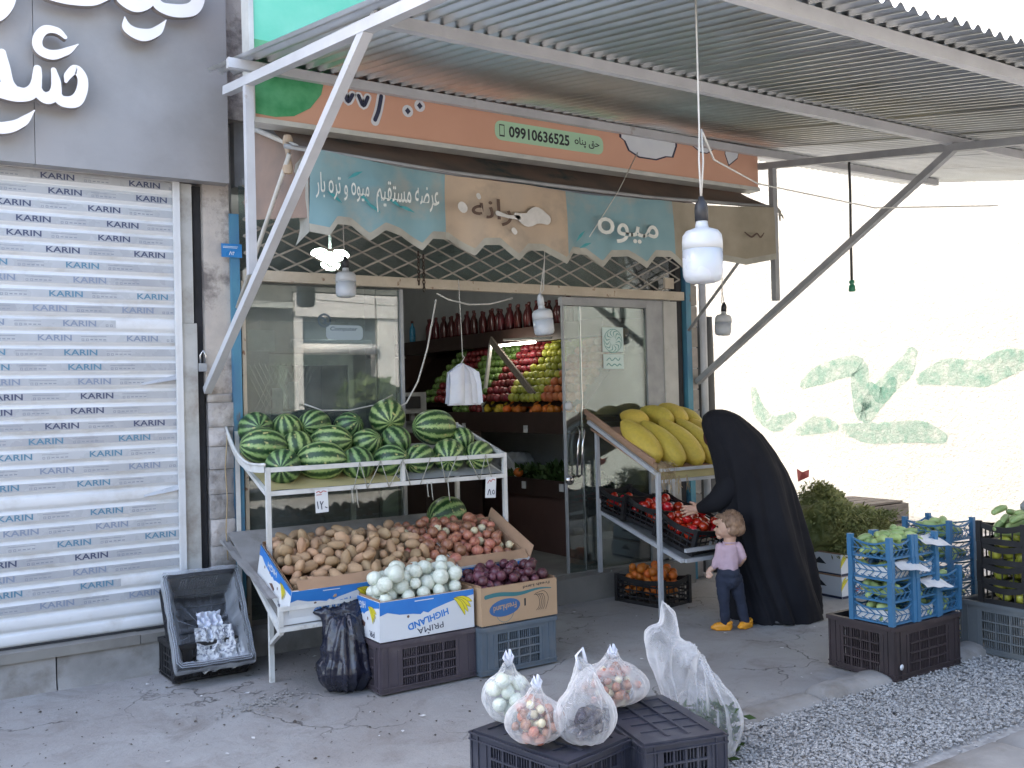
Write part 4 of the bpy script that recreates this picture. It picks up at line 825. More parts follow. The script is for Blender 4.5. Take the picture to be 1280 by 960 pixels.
for xx in (2.95, 3.18, 2.62):
    pass
# lower tray
def tz(y): return .375 + (y + 1.08) * .42
for x_ in (1.82, 3.44): part('tray_side', MB().bar((x_, -1.08, tz(-1.08) - .02), (x_ + .05, -.12, tz(-.12) - .02), .024, .03), 'paint_white', rk)
for z in (.375, .485): part('tray_rail', MB().bar((1.80, -1.09, z), (2.42 if z > .4 else 3.46, -1.09, z), .024, .024), 'paint_white', rk)
part('tray_post', MB().bar((1.812, -1.09, .39), (1.812, -1.09, .472), .024, .024), 'paint_white', rk)
part('tray_prop', MB().bar((1.875, -.745, .22), (1.83, -1.075, .37), .022, .022), 'paint_white', rk)
part('tray_sheet', MB().grid(lambda u, v: (1.835 + 1.6 * u, -1.075 + .98 * v, tz(-1.075 + .98 * v) + .003 + .004 * noise.noise(V((u * 8, v * 5, 3)))), 16, 8), 'concrete', rk)
part('torn_sheet', MB().grid(lambda u, v: (1.79 + .06 * u - .012 * noise.noise(V((0, v * 9, 3))) * (1 - u), -.95 + .85 * v, .62 + .12 * v - .10 * (1 - v) + .015 * noise.noise(V((u * 3, v * 8, 3)))), 6, 14), 'concrete', rk)
# watermelons
WM = [(2.03,-0.58,1.215,.112,1), (2.28,-0.56,1.235,.132,2), (2.51,-0.58,1.205,.106,0), (2.73,-0.59,1.21,.108,1), (2.94,-0.58,1.21,.106,2), (3.165,-0.57,1.22,.116,1), (3.385,-0.59,1.21,.106,2),
(1.99,-0.36,1.33,.122,2), (2.21,-0.345,1.31,.107,0), (2.44,-0.33,1.335,.120,2), (2.67,-0.36,1.31,.104,1), (2.88,-0.37,1.32,.104,0), (3.38,-0.38,1.31,.085,0),
(2.02,-0.13,1.43,.115,1), (2.22,-0.14,1.42,.104,0), (2.42,-0.11,1.44,.112,2), (2.65,-0.13,1.42,.102,1), (2.93,-0.15,1.475,.130,1), (3.20,-0.32,1.40,.135,2)]
wmp = [solo('watermelon', MB().ball((0, 0, 0), 1, 28, 18, 0, lambda q, _, k=k: V((q.x, q.y, q.z * (1.0 + .14 * k))) * (1 + .02 * noise.noise(q * 2 + V((k, 0, 0))))), 'melon', 'w', 'watermelon') for k in range(3)]
WL = ['front row watermelon touching the curved end band of the rack', 'big front row watermelon second from the curved end band', 'front row watermelon third from the curved end band', 'front row watermelon resting against the middle rail post', 'front row watermelon just past the middle rail post', 'front row watermelon above the twine zigzags, second from the end leg', 'front row watermelon tucked into the far end corner of the rack',
      'second row watermelon lying over the corner one by the curved band', 'second row watermelon half hidden behind the big front one', 'long striped watermelon of the second row lying across', 'small second row watermelon near the middle post', 'second row watermelon before the largest back row one', 'smallest watermelon peeping between the end ones',
      'back row watermelon nearest the blue post', 'back row watermelon second from the blue post', 'back row watermelon third from the blue post', 'back row watermelon fourth from the blue post', 'large upright watermelon standing highest in the back row', 'broad yellow striped watermelon on top of the end heap']
for k, (x_, y_, z_, r_, s_) in enumerate(WM):
    rs_ = [(rr(.2, 1.0), rr(-.4, .4), rr(0, 6)), (rr(1.1, 1.9), rr(-.5, .5), rr(-.8, .8)), (rr(1.3, 1.7), rr(-.3, .3), rr(.7, 2.3))][s_]
    use(USED, wmp[s_], (x_, y_, z_), rs_, WL[k], 'watermelons on the rack', r_ / (1.0 + .05 * s_))
dup(wmp[1], (3.27, -.34, .80), (.3, 1.4, .4), 'single watermelon stored under the rack behind the brown onions', 'watermelons on the rack', .125)

# price cards
def card(x_, z_, tilt, label, sh_, y_=-.772):
    c = thing('price_card', label, 'price card', (x_, y_, z_)); F = Fr((x_, y_, z_), (1, 0, tilt), (-tilt, 0, 1))
    part('card', MB().fbx(F, -.04, .04, -.075, .06, 0, .0015), 'card_white', c); mb = MB()
    for q in sh_: mb.stroke(F, q[0], q[1], .0018, .0006, q[2])
    part('handwriting', mb, ['ink_blueblack', 'box_red'], c); return c
card(2.19, 1.02, .03, 'white handwritten price card under the rail near the curved end', [([(-.03, .045), (-.015, .05), (-.005, .04), (.01, .05), (.03, .045)], .005, 1), ([(-.03, .03), (.0, .03)], .004, 1), ([(-.028, -.01), (-.024, -.05)], .006, 0), ([(-.01, -.01), (-.004, -.028), (.008, -.012)], .006, 0), ([(-.004, -.028), (-.002, -.055)], .006, 0), ([(.02, -.045), (.03, -.05)], .006, 0)])
card(3.36, 1.015, -.06, 'white handwritten price card under the rail near the end leg', [([(-.025, .02), (-.01, .04), (.0, .03), (.012, .045), (.03, .04)], .005, 1), ([(-.022, -.055), (-.01, -.02), (.002, -.055)], .006, 0), ([(.018, -.05), (.012, -.035), (.024, -.025), (.028, -.048), (.018, -.05)], .005, 0)])

# ================================================================== BOXES
def banana(mb, F, cx, cy, s, mi, mo, rot=0, n=4, k=0):
    # a fan of bananas hanging from one stem, each with a thin dark outline
    S_ = (-.48, .30)
    for j in range(n):
        e_ = [(.62, .12), (.56, -.16), (.42, -.40), (.24, -.56)][j % 4]; P = []
        for q in (0, .2, .45, .7, .9, 1.0):
            x_ = S_[0] + (e_[0] - S_[0]) * q; y_ = S_[1] + (e_[1] - S_[1]) * q; bl_ = .26 * 4 * q * (1 - q) * (.55 + .1 * j)
            dx, dy = e_[0] - S_[0], e_[1] - S_[1]; L = math.hypot(dx, dy); x_ -= -dy / L * bl_ * -1 * -1 * 0; y_ += bl_ * .55; x_ += bl_ * .25
            P.append((cx + s * (x_ * cos(rot) - y_ * sin(rot)), cy + s * (x_ * sin(rot) + y_ * cos(rot))))
        mb.stroke(F, P, [s * w_ for w_ in (.06, .16, .25, .23, .14, .06)], .0008 + k + .0006 * j, .0004, mo, None, 4); mb.stroke(F, P, [s * w_ for w_ in (.04, .13, .21, .19, .11, .03)], .0011 + k + .0006 * j, .0004, mi, None, 4)
def open_box(name, label, x0, x1, y0, y1, z0, h, mats, tilt=0, group=None, flaps=.02, sides='fblr', prints=None, inner='card_inner', extra=None):
    """tray of thin cardboard; tilt raises the wall side"""
    b = thing(name, label, 'box', (x0, y0, z0), group); t_ = .006; X, D = x1 - x0, y1 - y0
    T = Matrix.Rotation(tilt, 3, 'X'); o = V((x0, y0, z0)); W = lambda p: o + T @ V(p)
    def slab(a0, a1, b0, b1, c0, c1, nm='side_panel', mt=None, rag=0):
        mb = MB(); P = [(a0, b0, c0), (a1, b0, c0), (a1, b1, c0), (a0, b1, c0), (a0, b0, c1), (a1, b0, c1), (a1, b1, c1), (a0, b1, c1)]
        mb.add([W(p) for p in P], [(0, 3, 2, 1), (4, 5, 6, 7), (0, 1, 5, 4), (1, 2, 6, 5), (2, 3, 7, 6), (3, 0, 4, 7)]); return part(nm, mb, mt or mats, b)
    slab(0, X, 0, t_, 0, h, 'front_panel'); slab(0, X, D - t_, D, 0, h, 'back_panel'); slab(0, t_, t_ + .001, D - t_ - .001, 0, h); slab(X - t_, X, t_ + .001, D - t_ - .001, 0, h); slab(t_, X - t_, t_, D - t_, 0, .01, 'base', inner)
    # plain inner faces and leaning top flaps
    slab(t_, X - t_, t_ + .0005, t_ + .004, .012, h + .003, 'lining', inner); slab(t_, X - t_, D - t_ - .004, D - t_ - .0005, .012, h + .02, 'lining', inner)
    slab(t_ + .0005, t_ + .004, t_ + .005, D - .012, .012, h + .012, 'lining', inner); slab(X - t_ - .004, X - t_ - .0005, t_ + .005, D - .012, .012, h + .012, 'lining', inner)
    FF = Fr(W((0, 0, 0)), (1, 0, 0), T @ V((0, 0, 1))); FL = Fr(W((0, D, 0)), T @ V((0, -1, 0)), T @ V((0, 0, 1)))
    if prints: prints(b, FF, FL, X, h, D)
    return b
def highland(scale_front=True):
    def f(b, F, FL, X, h, D):
        for (G, Wd, tail) in ((F, X, 1), (FL, D, 0)):
            mb = MB(); top = h - .001
            z = [(0.001, top), (0.001, h * .66), (Wd * .08, h * .72), (Wd * .2, h * .63), (Wd * .34, h * .60), (Wd * .42, h * .56), (Wd * .45, h * .62), (Wd * .5, h * .57), (Wd * .55, h * .64), (Wd * .7, h * .74), (Wd * .8, h * .8), (Wd - .001, h * .86), (Wd - .001, top)]
            mb.poly(G, z, .0003, .0005, 0)
            banana(mb, G, Wd * .86 if tail else Wd * .76, h * .66, h * (.50 if tail else .40), 1, 5, -.1, 4, .0004)
            if tail:
                mb.text(G, 'HIGHLAND', h * .18, Wd * .50, h * .40, .0014, 2, .03, Wd * .44, True, .22); mb.text(G, 'PRIMA', h * .15, Wd * .52, h * .17, .0014, 3, 0, Wd * .28, True, .10)
                mb.poly(G, [(Wd * .49, h * .065), (Wd * .50, h * .02), (Wd * .51, h * .065)], .0006, .0005, 3); mb.poly(G, [(Wd * .29 + .008 * cos(a), h * .55 + .008 * sin(a)) for a in [i * .785 for i in range(8)]], .0006, .0005, 4)
                mb.fbx(G, Wd * .36, Wd * .56, h * .90, h * .925, .001, .0014, 6)
            else:
                mb.text(G, 'HIGH', h * .18, Wd * .42, h * .80, .0016, 6, .02, Wd * .28, True, .1); mb.poly(G, [(Wd * .38, h * .30), (Wd * .46, h * .42), (Wd * .54, h * .36), (Wd * .52, h * .26)], .0006, .0005, 4)
                for q in ((.2, .55), (.36, .62), (.62, .5)): mb.poly(G, [(Wd * q[0] + .007 * cos(a), h * q[1] + .01 * sin(a)) for a in [i * .785 for i in range(8)]], .0006, .0005, 4)
                mb.text(G, 'PR', h * .15, Wd * .75, h * .14, .0014, 3, .01, Wd * .16, True, .0)
            part('carton_print', mb, ['box_blue', 'box_yellow', 'box_blue', 'ink_blueblack', 'box_brown', 'box_brown', 'card_white'], b)
    return f
def premium(kind):
    def f(b, F, FL, X, h, D):
        mb = MB()
        if kind == 'green':
            mb.fbx(F, .001, X - .001, h * .62, h * .88, .0003, .0008, 0).fbx(F, .001, X - .001, h * .30, h * .40, .0003, .0008, 1).fbx(F, .001, X - .001, h * .04, h * .2, .0003, .0008, 2)
            mb.text(F, 'PREMIUM', h * .17, X * .72, h * .5, .001, 1, 0, X * .3, True)
        else:
            mb.fbx(F, .001, X - .001, h * .60, h * .92, .0003, .0008, 1).text(F, 'PREMIUM', h * .17, X * .5, h * .76, .0012, 3, 0, X * .4, True)
        part('carton_print', mb, ['box_green', 'box_blue', 'box_red', 'card_white'], b)
    return f
def fresh(b, F, FL, X, h, D):
    mb = MB(); P = [(X * .06 + X * .86 * i / 12, h * (.76 + .03 * sin(i * .8))) for i in range(13)]
    mb.stroke(F, P, [.022 * min(1, (13 - i) / 8) + .002 for i in range(13)], .0003, .0005, 0); mb.poly(F, ell(X * .30, h * .42, X * .20, h * .23, 28, .08), .0003, .0006, 1); mb.poly(F, ell(X * .30, h * .42, X * .185, h * .20, 28, .08), .001, .0004, 1)
    mb.text(F, 'FreshLand', h * .16, X * .30, h * .43, .0018, 2, .02, X * .30, True, .08)
    mb.stroke(F, ell(X * .30, h * .36, X * .12, h * .33, 20)[10:] , .003, .0002, .0005, 0, sub=1)
    for j in range(4): mb.stroke(F, [(X * (.70 + .03 * j) + X * .06 * sin(t) * (1 - .1 * j), h * (.42 + .22 * cos(t))) for t in (2.9, 2.3, 1.6, .9, .3, -.2)][::-1], .003, .0004, .0005, 3)
    mb.stroke(F, [(X * .70, h * .66), (X * .82, h * .70), (X * .88, h * .5), (X * .84, h * .2)], .003, .0004, .0005, 3)
    mb.text(F, 'Fresh Land', h * .075, X * .72, h * .90, .001, 3, .01, X * .36, True, .05)
    mb.fbx(F, X * .555, X * .575, h * .38, h * .58, .0003, .001, 3); part('carton_print', mb, ['box_teal', 'box_darkblue', 'card_tan', 'ink_black'], b)
TL = math.atan(.42)
bx1 = open_box('banana_box', 'blue and white banana box of potatoes at the near end of the lower tray', 1.86, 2.36, -1.06, -.54, tz(-1.06) + .012, .20, 'card_white', TL, prints=highland())
bx2 = open_box('banana_box', 'green striped carton of potatoes in the middle of the lower tray', 2.365, 2.90, -1.04, -.53, tz(-1.04) + .012, .20, 'card_white', TL, prints=premium('green'))
bx3 = open_box('banana_box', 'carton of brown onions at the far end of the lower tray', 2.905, 3.42, -1.04, -.53, tz(-1.04) + .012, .20, 'card_white', TL, prints=premium('blue'))
def flap(par, p, q, lean, h, mt='card_inner'):
    p, q = V(p), V(q); mb = MB(); n = 14
    def f(u, v, o=0): 
        b = p + (q - p) * u; return b + V((0, -lean * v - .003 * o, h * v * (1 + .18 * noise.noise(V((u * 5, p.x * 9, 0)))))) + V((0, .004 * sin(u * 9), 0))
    mb.grid(f, n, 3).grid(lambda u, v: f(1 - u, v, 1), n, 3); part('flap', mb, mt, par)
for b_, (xa, xb), y_ in ((bx1, (1.90, 2.35), -1.06), (bx2, (2.375, 2.66), -1.04), (bx2, (2.665, 2.895), -1.04), (bx3, (2.915, 3.41), -1.04)):
    zt = tz(y_) + .012 + .2 * cos(TL); yt = y_ - .2 * sin(TL); flap(b_, (xa, yt, zt), (xb, yt, zt), -.045, .05)
for b_, x_, y_, h in ((bx3, 3.42, -1.04, .07), (bx1, 1.86, -1.06, .05)):
    zt = tz(y_) + .012 + .2 * cos(TL); yt = y_ - .2 * sin(TL)
    mb = MB().grid(lambda u, v: (x_ + .03 * v * (1 if x_ > 3 else -1), yt + .49 * u, zt + .49 * .42 * u * .98 + h * v), 8, 2).grid(lambda u, v: (x_ + .004 + .03 * v * (1 if x_ > 3 else -1), yt + .49 * (1 - u), zt + .49 * .42 * (1 - u) * .98 + h * v), 8, 2); part('flap', mb, 'card_inner', b_)
part('back_flap', MB().grid(lambda u, v: (1.9 + 1.5 * u, -.62 + .02 * v + .006 * sin(u * 20), .735 + .035 * v + .008 * noise.noise(V((u * 6, 0, 0)))), 30, 3).grid(lambda u, v: (1.9 + 1.5 * (1 - u), -.616 + .02 * v + .006 * sin((1 - u) * 20), .735 + .035 * v + .008 * noise.noise(V(((1 - u) * 6, 0, 0)))), 30, 3), 'card_inner', bx2)
# flattened carton lying below the first box
fc = thing('flat_carton', 'flattened white carton wedged between the two tray rails', 'carton', (1.9, -1.07, .39)); part('sheet', MB().bx(1.835, 2.33, -1.072, -1.066, .392, .468), 'card_white', fc)
part('carton_print', MB().text(Fr((2.13, -1.0725, .45)), 'PRIMA', .035, 0, 0, .0008, 0, 0, .16, True), 'ink_blueblack', fc)
# heaps of potatoes and onions
random.seed(21)
surf = lambda x, y: tz(y) + .135 + .05 * (1 - min(1, abs(y + .86) / .25))
ys = -1.12
P = pile(1.885, 2.78, -1.115, -.60, surf, .031, 205, 26, .012)
for (x_, y_, z_, r_) in P:
    if z_ > surf(x_, y_) + .30: continue
    nb = 'near box' if x_ < 2.365 else 'green striped middle carton'; put('potato', (x_, y_, z_), None, 'earthy brown potato heaped in the ' + nb + ' on the lower tray', 'potatoes in the ' + nb, r_ / .0335)
P = pile(2.66, 3.40, -1.10, -.58, surf, .032, 140, 26, .012)
for (x_, y_, z_, r_) in P:
    k = 'onion_pale' if rr(0, 1) < .12 else 'onion'
    put(k, (x_, y_, z_), (rr(-1.3, 1.3), rr(-1.3, 1.3), rr(0, 6)), scale=r_ / .034)
# front boxes on crates
bA = open_box('banana_box', 'blue and white banana box of white onions standing on the plum crate', 2.255, 2.845, -1.385, -.99, .292, .215, 'card_white', 0, prints=highland())
bB = open_box('carton', 'tan fruit carton of red onions standing on the slate blue crate', 2.87, 3.40, -1.425, -1.06, .292, .215, 'card_tan', 0, prints=fresh)
for (x_, y_, z_, r_) in pile(2.265, 2.835, -1.375, -1.0, lambda x, y: .41, .041, 76, 26, .02): put('onion_white', (x_, y_, z_), (rr(-1.5, 1.5), rr(-1.5, 1.5), rr(0, 6)), scale=r_ / .043)
for (x_, y_, z_, r_) in pile(2.88, 3.39, -1.415, -1.07, lambda x, y: .40 + (x - 2.9) * -.02, .031, 110, 22, .02): put('onion_red', (x_, y_, z_), (rr(-1.5, 1.5), rr(-1.5, 1.5), rr(0, 6)), scale=r_ / .033)

# ================================================================== PLASTIC CRATES
def crate(name, label, Wd, D, h, mt, loc, rz=0, flip=False, slits=True, group=None):
    """ribbed fruit crate: side panels with slot fields, rim, base grid; flip stands it upside down"""
    c = thing(name, label, 'crate', (0, 0, 0), group); fz = (lambda z: h - z) if flip else (lambda z: z); e = .018
    def zbar(mb, F, a0, a1, b0, b1, c0=0, c1=.008):
        b0, b1 = fz(b0), fz(b1); mb.fbx(F, a0, a1, min(b0, b1), max(b0, b1), c0, c1)
    for (F, L, nm) in ((Fr((-Wd / 2, -D / 2, 0)), Wd, 'long'), (Fr((Wd / 2, D / 2, 0), (-1, 0, 0)), Wd, 'long'), (Fr((-Wd / 2, D / 2, 0), (0, -1, 0)), D, 'short'), (Fr((Wd / 2, -D / 2, 0), (0, 1, 0)), D, 'short')):
        mb = MB(); G = Fr(F.o - F.n * .012, F.x, F.y); m_ = .11 * L / .58 + .02; a0, a1 = m_, L - m_
        zbar(mb, G, .0, m_, .02, h - .02); zbar(mb, G, a1, L, .02, h - .02); zbar(mb, G, m_, a1, h * .83, h - .02); zbar(mb, G, m_, a1, .02, h * .14)
        for q in (.31, .48, .655): zbar(mb, G, a0, a1, h * q - .004, h * q + .004, 0, .013)
        n = int((a1 - a0) / .0135)
        for k in range(1, n): zbar(mb, G, a0 + k * (a1 - a0) / n - .0022, a0 + k * (a1 - a0) / n + .0022, h * .14, h * .83, -.002, .006)
        for q in (.18, .36, .5, .64, .82): zbar(mb, G, L * q - .004, L * q + .004, h * .14, h * .83, 0, .0125)
        for q in (h * .14, h * .06): zbar(mb, G, .0, L, q - .003, q + .003, .008, .016)
        for q in (.012, .05, L - .05, L - .012): zbar(mb, G, q - .003, q + .003, .02, h - .03, .008, .014)
        part('side_panel', mb, mt, c)
    mb = MB(); z0, z1 = sorted((fz(h), fz(h - .024)))
    for F, L in ((Fr((-Wd / 2, -D / 2, 0)), Wd), (Fr((Wd / 2, D / 2, 0), (-1, 0, 0)), Wd)): mb.fbx(F, -.006, L + .006, z0, z1, -.02, .006)
    for F, L in ((Fr((-Wd / 2, D / 2, 0), (0, -1, 0)), D), (Fr((Wd / 2, -D / 2, 0), (0, 1, 0)), D)): mb.fbx(F, .021, L - .021, z0 + .0005, z1 - .0005, -.02, .006)
    part('rim', mb, mt, c)
    mb = MB(); z0, z1 = sorted((fz(.008), fz(.02))); zz = (z0, z1)
    mb.bx(-Wd / 2 + .012, Wd / 2 - .012, -D / 2 + .012, -D / 2 + .05, *zz).bx(-Wd / 2 + .012, Wd / 2 - .012, D / 2 - .05, D / 2 - .012, *zz).bx(-Wd / 2 + .012, -Wd / 2 + .05, -D / 2 + .05, D / 2 - .05, *zz).bx(Wd / 2 - .05, Wd / 2 - .012, -D / 2 + .05, D / 2 - .05, *zz)
    nx, ny = int((Wd - .1) / .075), int((D - .1) / .075)
    for k in range(1, nx): x_ = -Wd / 2 + .05 + k * (Wd - .1) / nx; mb.bx(x_ - .005, x_ + .005, -D / 2 + .05, D / 2 - .05, z0 + .001, z1 - .001)
    for k in range(1, ny): y_ = -D / 2 + .05 + k * (D - .1) / ny; mb.bx(-Wd / 2 + .05, Wd / 2 - .05, y_ - .005, y_ + .005, z0 + .0015, z1 + .003)
    mb.bx(-Wd / 2 + .05, Wd / 2 - .05, -D / 2 + .05, D / 2 - .05, (z0 + z1) / 2 - .002, (z0 + z1) / 2)
    part('base', mb, mt, c)
    c.location = loc; c.rotation_euler = (0, 0, rz); return c
crate('plastic_crate', 'plum coloured plastic crate under the box of white onions', .60, .40, .285, 'crate_plum', (2.555, -1.185, 0))
crate('plastic_crate', 'slate blue plastic crate under the tan carton of red onions', .53, .36, .285, 'crate_slate', (3.12, -1.25, 0))
crate('plastic_crate', 'upturned blue black crate near the gravel carrying three knotted bags', .53, .36, .30, 'crate_ink', (2.17, -3.06, 0), -1.38, True)
crate('plastic_crate', 'upturned blue black crate beside the big bag of greens', .53, .36, .30, 'crate_ink', (2.61, -3.17, 0), 1.31, True)

# ================================================================== YELLOW MELON STAND
st = thing('melon_stand', 'grey steel stand with a sloped tray of yellow melons and crates below', 'stand', (5.1, -.5, 0))
for (x_, y_, zt) in ((4.66, -.94, 1.03), (4.79, -.09, 1.36), (5.55, -.94, 1.03), (5.58, -.09, 1.36)):
    part('leg', MB().bar((x_, y_, 0), (x_, y_, zt), .028, .028), 'frame_lilac', st)
for z in (1.045, .965): part('rail', MB().bar((4.675, -.955, z), (5.56, -.955, z), .022, .022), 'frame_lilac', st)
part('side_rail', MB().bar((4.66, -.93, 1.02), (4.74, -.05, 1.38), .026, .026), 'frame_lilac', st)
part('side_board', MB().bar((4.68, -.88, 1.10), (4.75, .02, 1.47), .02, .035), 'wood_plank', st)
part('side_board', MB().bar((4.70, -.9, 1.06), (4.77, .0, 1.42), .02, .04), 'card_inner', st)
part('tray', MB().add([(4.69, -.93, 1.0), (5.56, -.93, 1.0), (5.58, -.06, 1.33), (4.75, -.06, 1.33), (4.69, -.93, .985), (5.56, -.93, .985), (5.58, -.06, 1.315), (4.75, -.06, 1.315)], [(0, 1, 2, 3), (4, 7, 6, 5), (0, 4, 5, 1), (1, 5, 6, 2), (2, 6, 7, 3), (3, 7, 4, 0)]), 'wood_plank', st)
part('front_slat', MB().bx(4.70, 5.50, -.938, -.925, .975, 1.04), 'hay_box', st)
for (a, b) in (((4.66, -1.17, .43), (4.82, -.09, .66)), ((5.52, -1.17, .43), (5.58, -.09, .66))): part('shelf_side', MB().bar(a, b, .026, .026), 'frame_lilac', st)
for z in (.43, .50): part('shelf_rail', MB().bar((4.68, -1.18, z), (5.52, -1.18, z), .026, .026), 'frame_lilac', st)
part('shelf_sheet', MB().add([(4.69, -1.16, .435), (5.52, -1.16, .435), (5.58, -.1, .66), (4.83, -.1, .66)], [(0, 1, 2, 3), (3, 2, 1, 0)]), 'steel_dark', st)
part('foot_hook', MB().tube([(4.80, -.09, .13), (4.86, -.12, .14), (4.88, -.12, .20)], .006, 6), 'frame_lilac', st)
mb = MB()
for k in range(150):
    c = V((rr(4.66, 4.80), -.955 + rr(-.02, .05), rr(.98, 1.10))); d = V((rr(-1, 1), rr(-.6, .3), rr(-1.2, .6))).normalized() * rr(.02, .07); mb.tube([c, c + d * .6 + V((rr(-.01, .01), 0, rr(0, .01))), c + d + V((0, 0, -.012))], .0016, 4)
for k in range(14):
    c = V((rr(4.66, 4.95), -.965, 1.0)); mb.tube([c, c + V((rr(-.02, .02), -.01, -.05)), c + V((rr(-.03, .03), -.01, -rr(.08, .14)))], .002, 4)
part('straw', mb, 'straw', st, kind='stuff')
YM = [((4.80, -.44, 1.35), (4.81, -.74, 1.135), .100), ((4.965, -.48, 1.34), (4.985, -.80, 1.10), .098), ((5.14, -.49, 1.345), (5.18, -.80, 1.095), .099), ((5.325, -.49, 1.34), (5.345, -.80, 1.095), .096), ((5.50, -.45, 1.34), (5.50, -.78, 1.10), .09),
      ((4.99, -.20, 1.42), (5.0, -.40, 1.38), .075), ((5.22, -.18, 1.45), (5.24, -.42, 1.38), .082), ((5.56, -.15, 1.44), (5.55, -.42, 1.33), .085), ((5.42, -.17, 1.47), (5.39, -.42, 1.38), .082)]
YL = ['yellow melon nearest the glass door on the stand', 'yellow melon second from the glass door', 'yellow melon third from the glass door, in the middle of the tray', 'yellow melon fourth from the glass door', 'yellow melon at the head scarf of the woman', 'yellow melon lying behind near the glass', 'yellow melon lying highest behind the fourth one', 'yellow melon at the back corner beside the pillar', 'yellow melon wedged in the back row before the blue post']
ym = solo('yellow_melon', MB().ball((0, 0, 0), 1, 28, 22, 0, lambda q, _: V((q.x * (1 - .20 * q.z - .10 * max(0, q.z - .2)), q.y * (1 - .20 * q.z - .1 * max(0, q.z - .2)), q.z * 1.85)) * (1 + .035 * noise.noise(q * 2.5) + .012 * noise.noise(q * 7))), 'yellow_melon', 'y', 'melon')
for k, (a, b, r_) in enumerate(YM):
    a, b = V(a), V(b); q = (a - b).to_track_quat('Z', 'Y').to_euler(); L = (a - b).length / 2 + r_ * .62
    use(USED, ym, (a + b) / 2, q, YL[k], 'yellow melons on the stand', (r_, r_, L / 1.85))
def slat_crate(name, label, Wd, D, h, mt, loc, rot, group=None, rows=4, cross=False, band=.010):
    c = thing(name, label, 'crate', (0, 0, 0), group)
    for (x_, y_) in ((-1, -1), (1, -1), (1, 1), (-1, 1)): part('corner_post', MB().bx(x_ * Wd / 2 - .014, x_ * Wd / 2 + .014, y_ * D / 2 - .014, y_ * D / 2 + .014, 0, h + .012), mt, c)
    for (F, L) in ((Fr((-Wd / 2, -D / 2, 0)), Wd), (Fr((Wd / 2, D / 2, 0), (-1, 0, 0)), Wd), (Fr((-Wd / 2, D / 2, 0), (0, -1, 0)), D), (Fr((Wd / 2, -D / 2, 0), (0, 1, 0)), D)):
        mb = MB(); G = Fr(F.o, F.x, F.y)
        def curve(q0): return [G.p(.014 + (L - .028) * i / 10, q0 - .022 * sin(pi * i / 10) * (1 if q0 > h * .5 else 0), 0) for i in range(11)]
        for q in (.008, h - .012): 
            for a, b in zip(curve(q), curve(q)[1:]): mb.bar(a, b, .007, band)
        if cross:
            n = max(3, int(L / .045))
            for k in range(n):
                a0 = .014 + (L - .028) * k / n; w_ = (L - .028) / n; zt = h - .016 - .02 * sin(pi * (k + .5) / n); zm = h * .45
                mb.bar(G.p(a0, .012), G.p(a0 + w_, zm), .0035, .004); mb.bar(G.p(a0 + w_, zm), G.p(a0, zt), .0035, .004); mb.bar(G.p(a0, zm * .5), G.p(a0 + w_ * .9, .012), .003, .004)
            mb.bar(G.p(.014, zm), G.p(L - .014, zm), .004, .005)
        else:
            for j in range(1, rows): 
                q = .008 + (h - .02) * j / rows; mb.bar(G.p(.014, q), G.p(L - .014, q), .006, .012)
            n = int(L / .06)
            for k in range(1, n): a0 = L * k / n; mb.bar(G.p(a0, .012), G.p(a0, h - .03), .006, .007)
        part('side_panel', mb, mt, c)
    part('base', MB().bx(-Wd / 2 + .01, Wd / 2 - .01, -D / 2 + .01, D / 2 - .01, .004, .012), mt, c)
    c.location = loc; c.rotation_euler = rot; return c
tl = math.atan2(.23, 1.08)
slat_crate('tomato_crate', 'black crate of tomatoes that the woman reaches into', .46, .36, .19, 'crate_black', (5.0, -.92, .50), (.21 + .12, 0, .12), 'tomato crates on the stand', band=.03)
slat_crate('tomato_crate', 'black crate of tomatoes standing behind on the same shelf', .44, .36, .17, 'crate_black', (5.06, -.50, .60), (.25, 0, .08), 'tomato crates on the stand', band=.03)
slat_crate('tomato_crate', 'black crate of tomatoes in the shade by the glass door', .30, .30, .17, 'crate_black', (4.95, -.22, .66), (.2, 0, .0), 'tomato crates on the stand', band=.03)
part('crate_print', MB(), 'white_print', bpy.data.objects['tomato_crate']) if 0 else None
Tm = Matrix.Translation((5.0, -.92, .50)) @ Matrix.Rotation(.12, 4, 'Z') @ Matrix.Rotation(.33, 4, 'X')
for (x_, y_, z_, r_) in pile(-.21, .21, -.16, .16, lambda x, y: .07, .034, 44, 20, .01): put('tomato', Tm @ V((x_, y_, z_)), None, 'ripe red tomato in the front black crate by the hand of the woman', 'tomatoes in the front crate', r_ / .034)
Tm2 = Matrix.Translation((5.06, -.50, .60)) @ Matrix.Rotation(.25, 4, 'X')
for (x_, y_, z_, r_) in pile(-.2, .2, -.16, .16, lambda x, y: .05, .034, 28, 15, .01): put('tomato', Tm2 @ V((x_, y_, z_)), None, 'ripe red tomato in the black crate behind the front one', 'tomatoes in the second crate', r_ / .034)
for (x_, y_, z_, r_) in pile(4.82, 5.08, -.35, -.09, lambda x, y: .70, .034, 12, 15, .01): put('tomato', (x_, y_, z_), None, 'red tomato in the shaded crate by the glass door', 'tomatoes in the shaded crate', r_ / .034)
pc = thing('crate_label', 'pale printed label on the side of the tomato crate', 'label', (4.9, -1.1, .5)); Fc = Fr(Tm @ V((-.02, -.1865, .05)), Tm.to_3x3() @ V((1, 0, 0)), Tm.to_3x3() @ V((0, 0, 1)))
mb = MB(); 
for a in (-.05, .01, .06): mb.fbx(Fc, a, a + .03, 0, .012, 0, .001, 0).fbx(Fc, a + .004, a + .012, .018, .05, 0, .001, 0).fbx(Fc, a + .018, a + .03, .018, .045, 0, .001, 0)
part('bars', mb, 'white_print', pc)
slat_crate('orange_crate', 'black crate of oranges on the ground under the melon stand',   .30, .46, .20, 'crate_black', (4.97, -.50, .0), (0, 0, .15), band=.035)
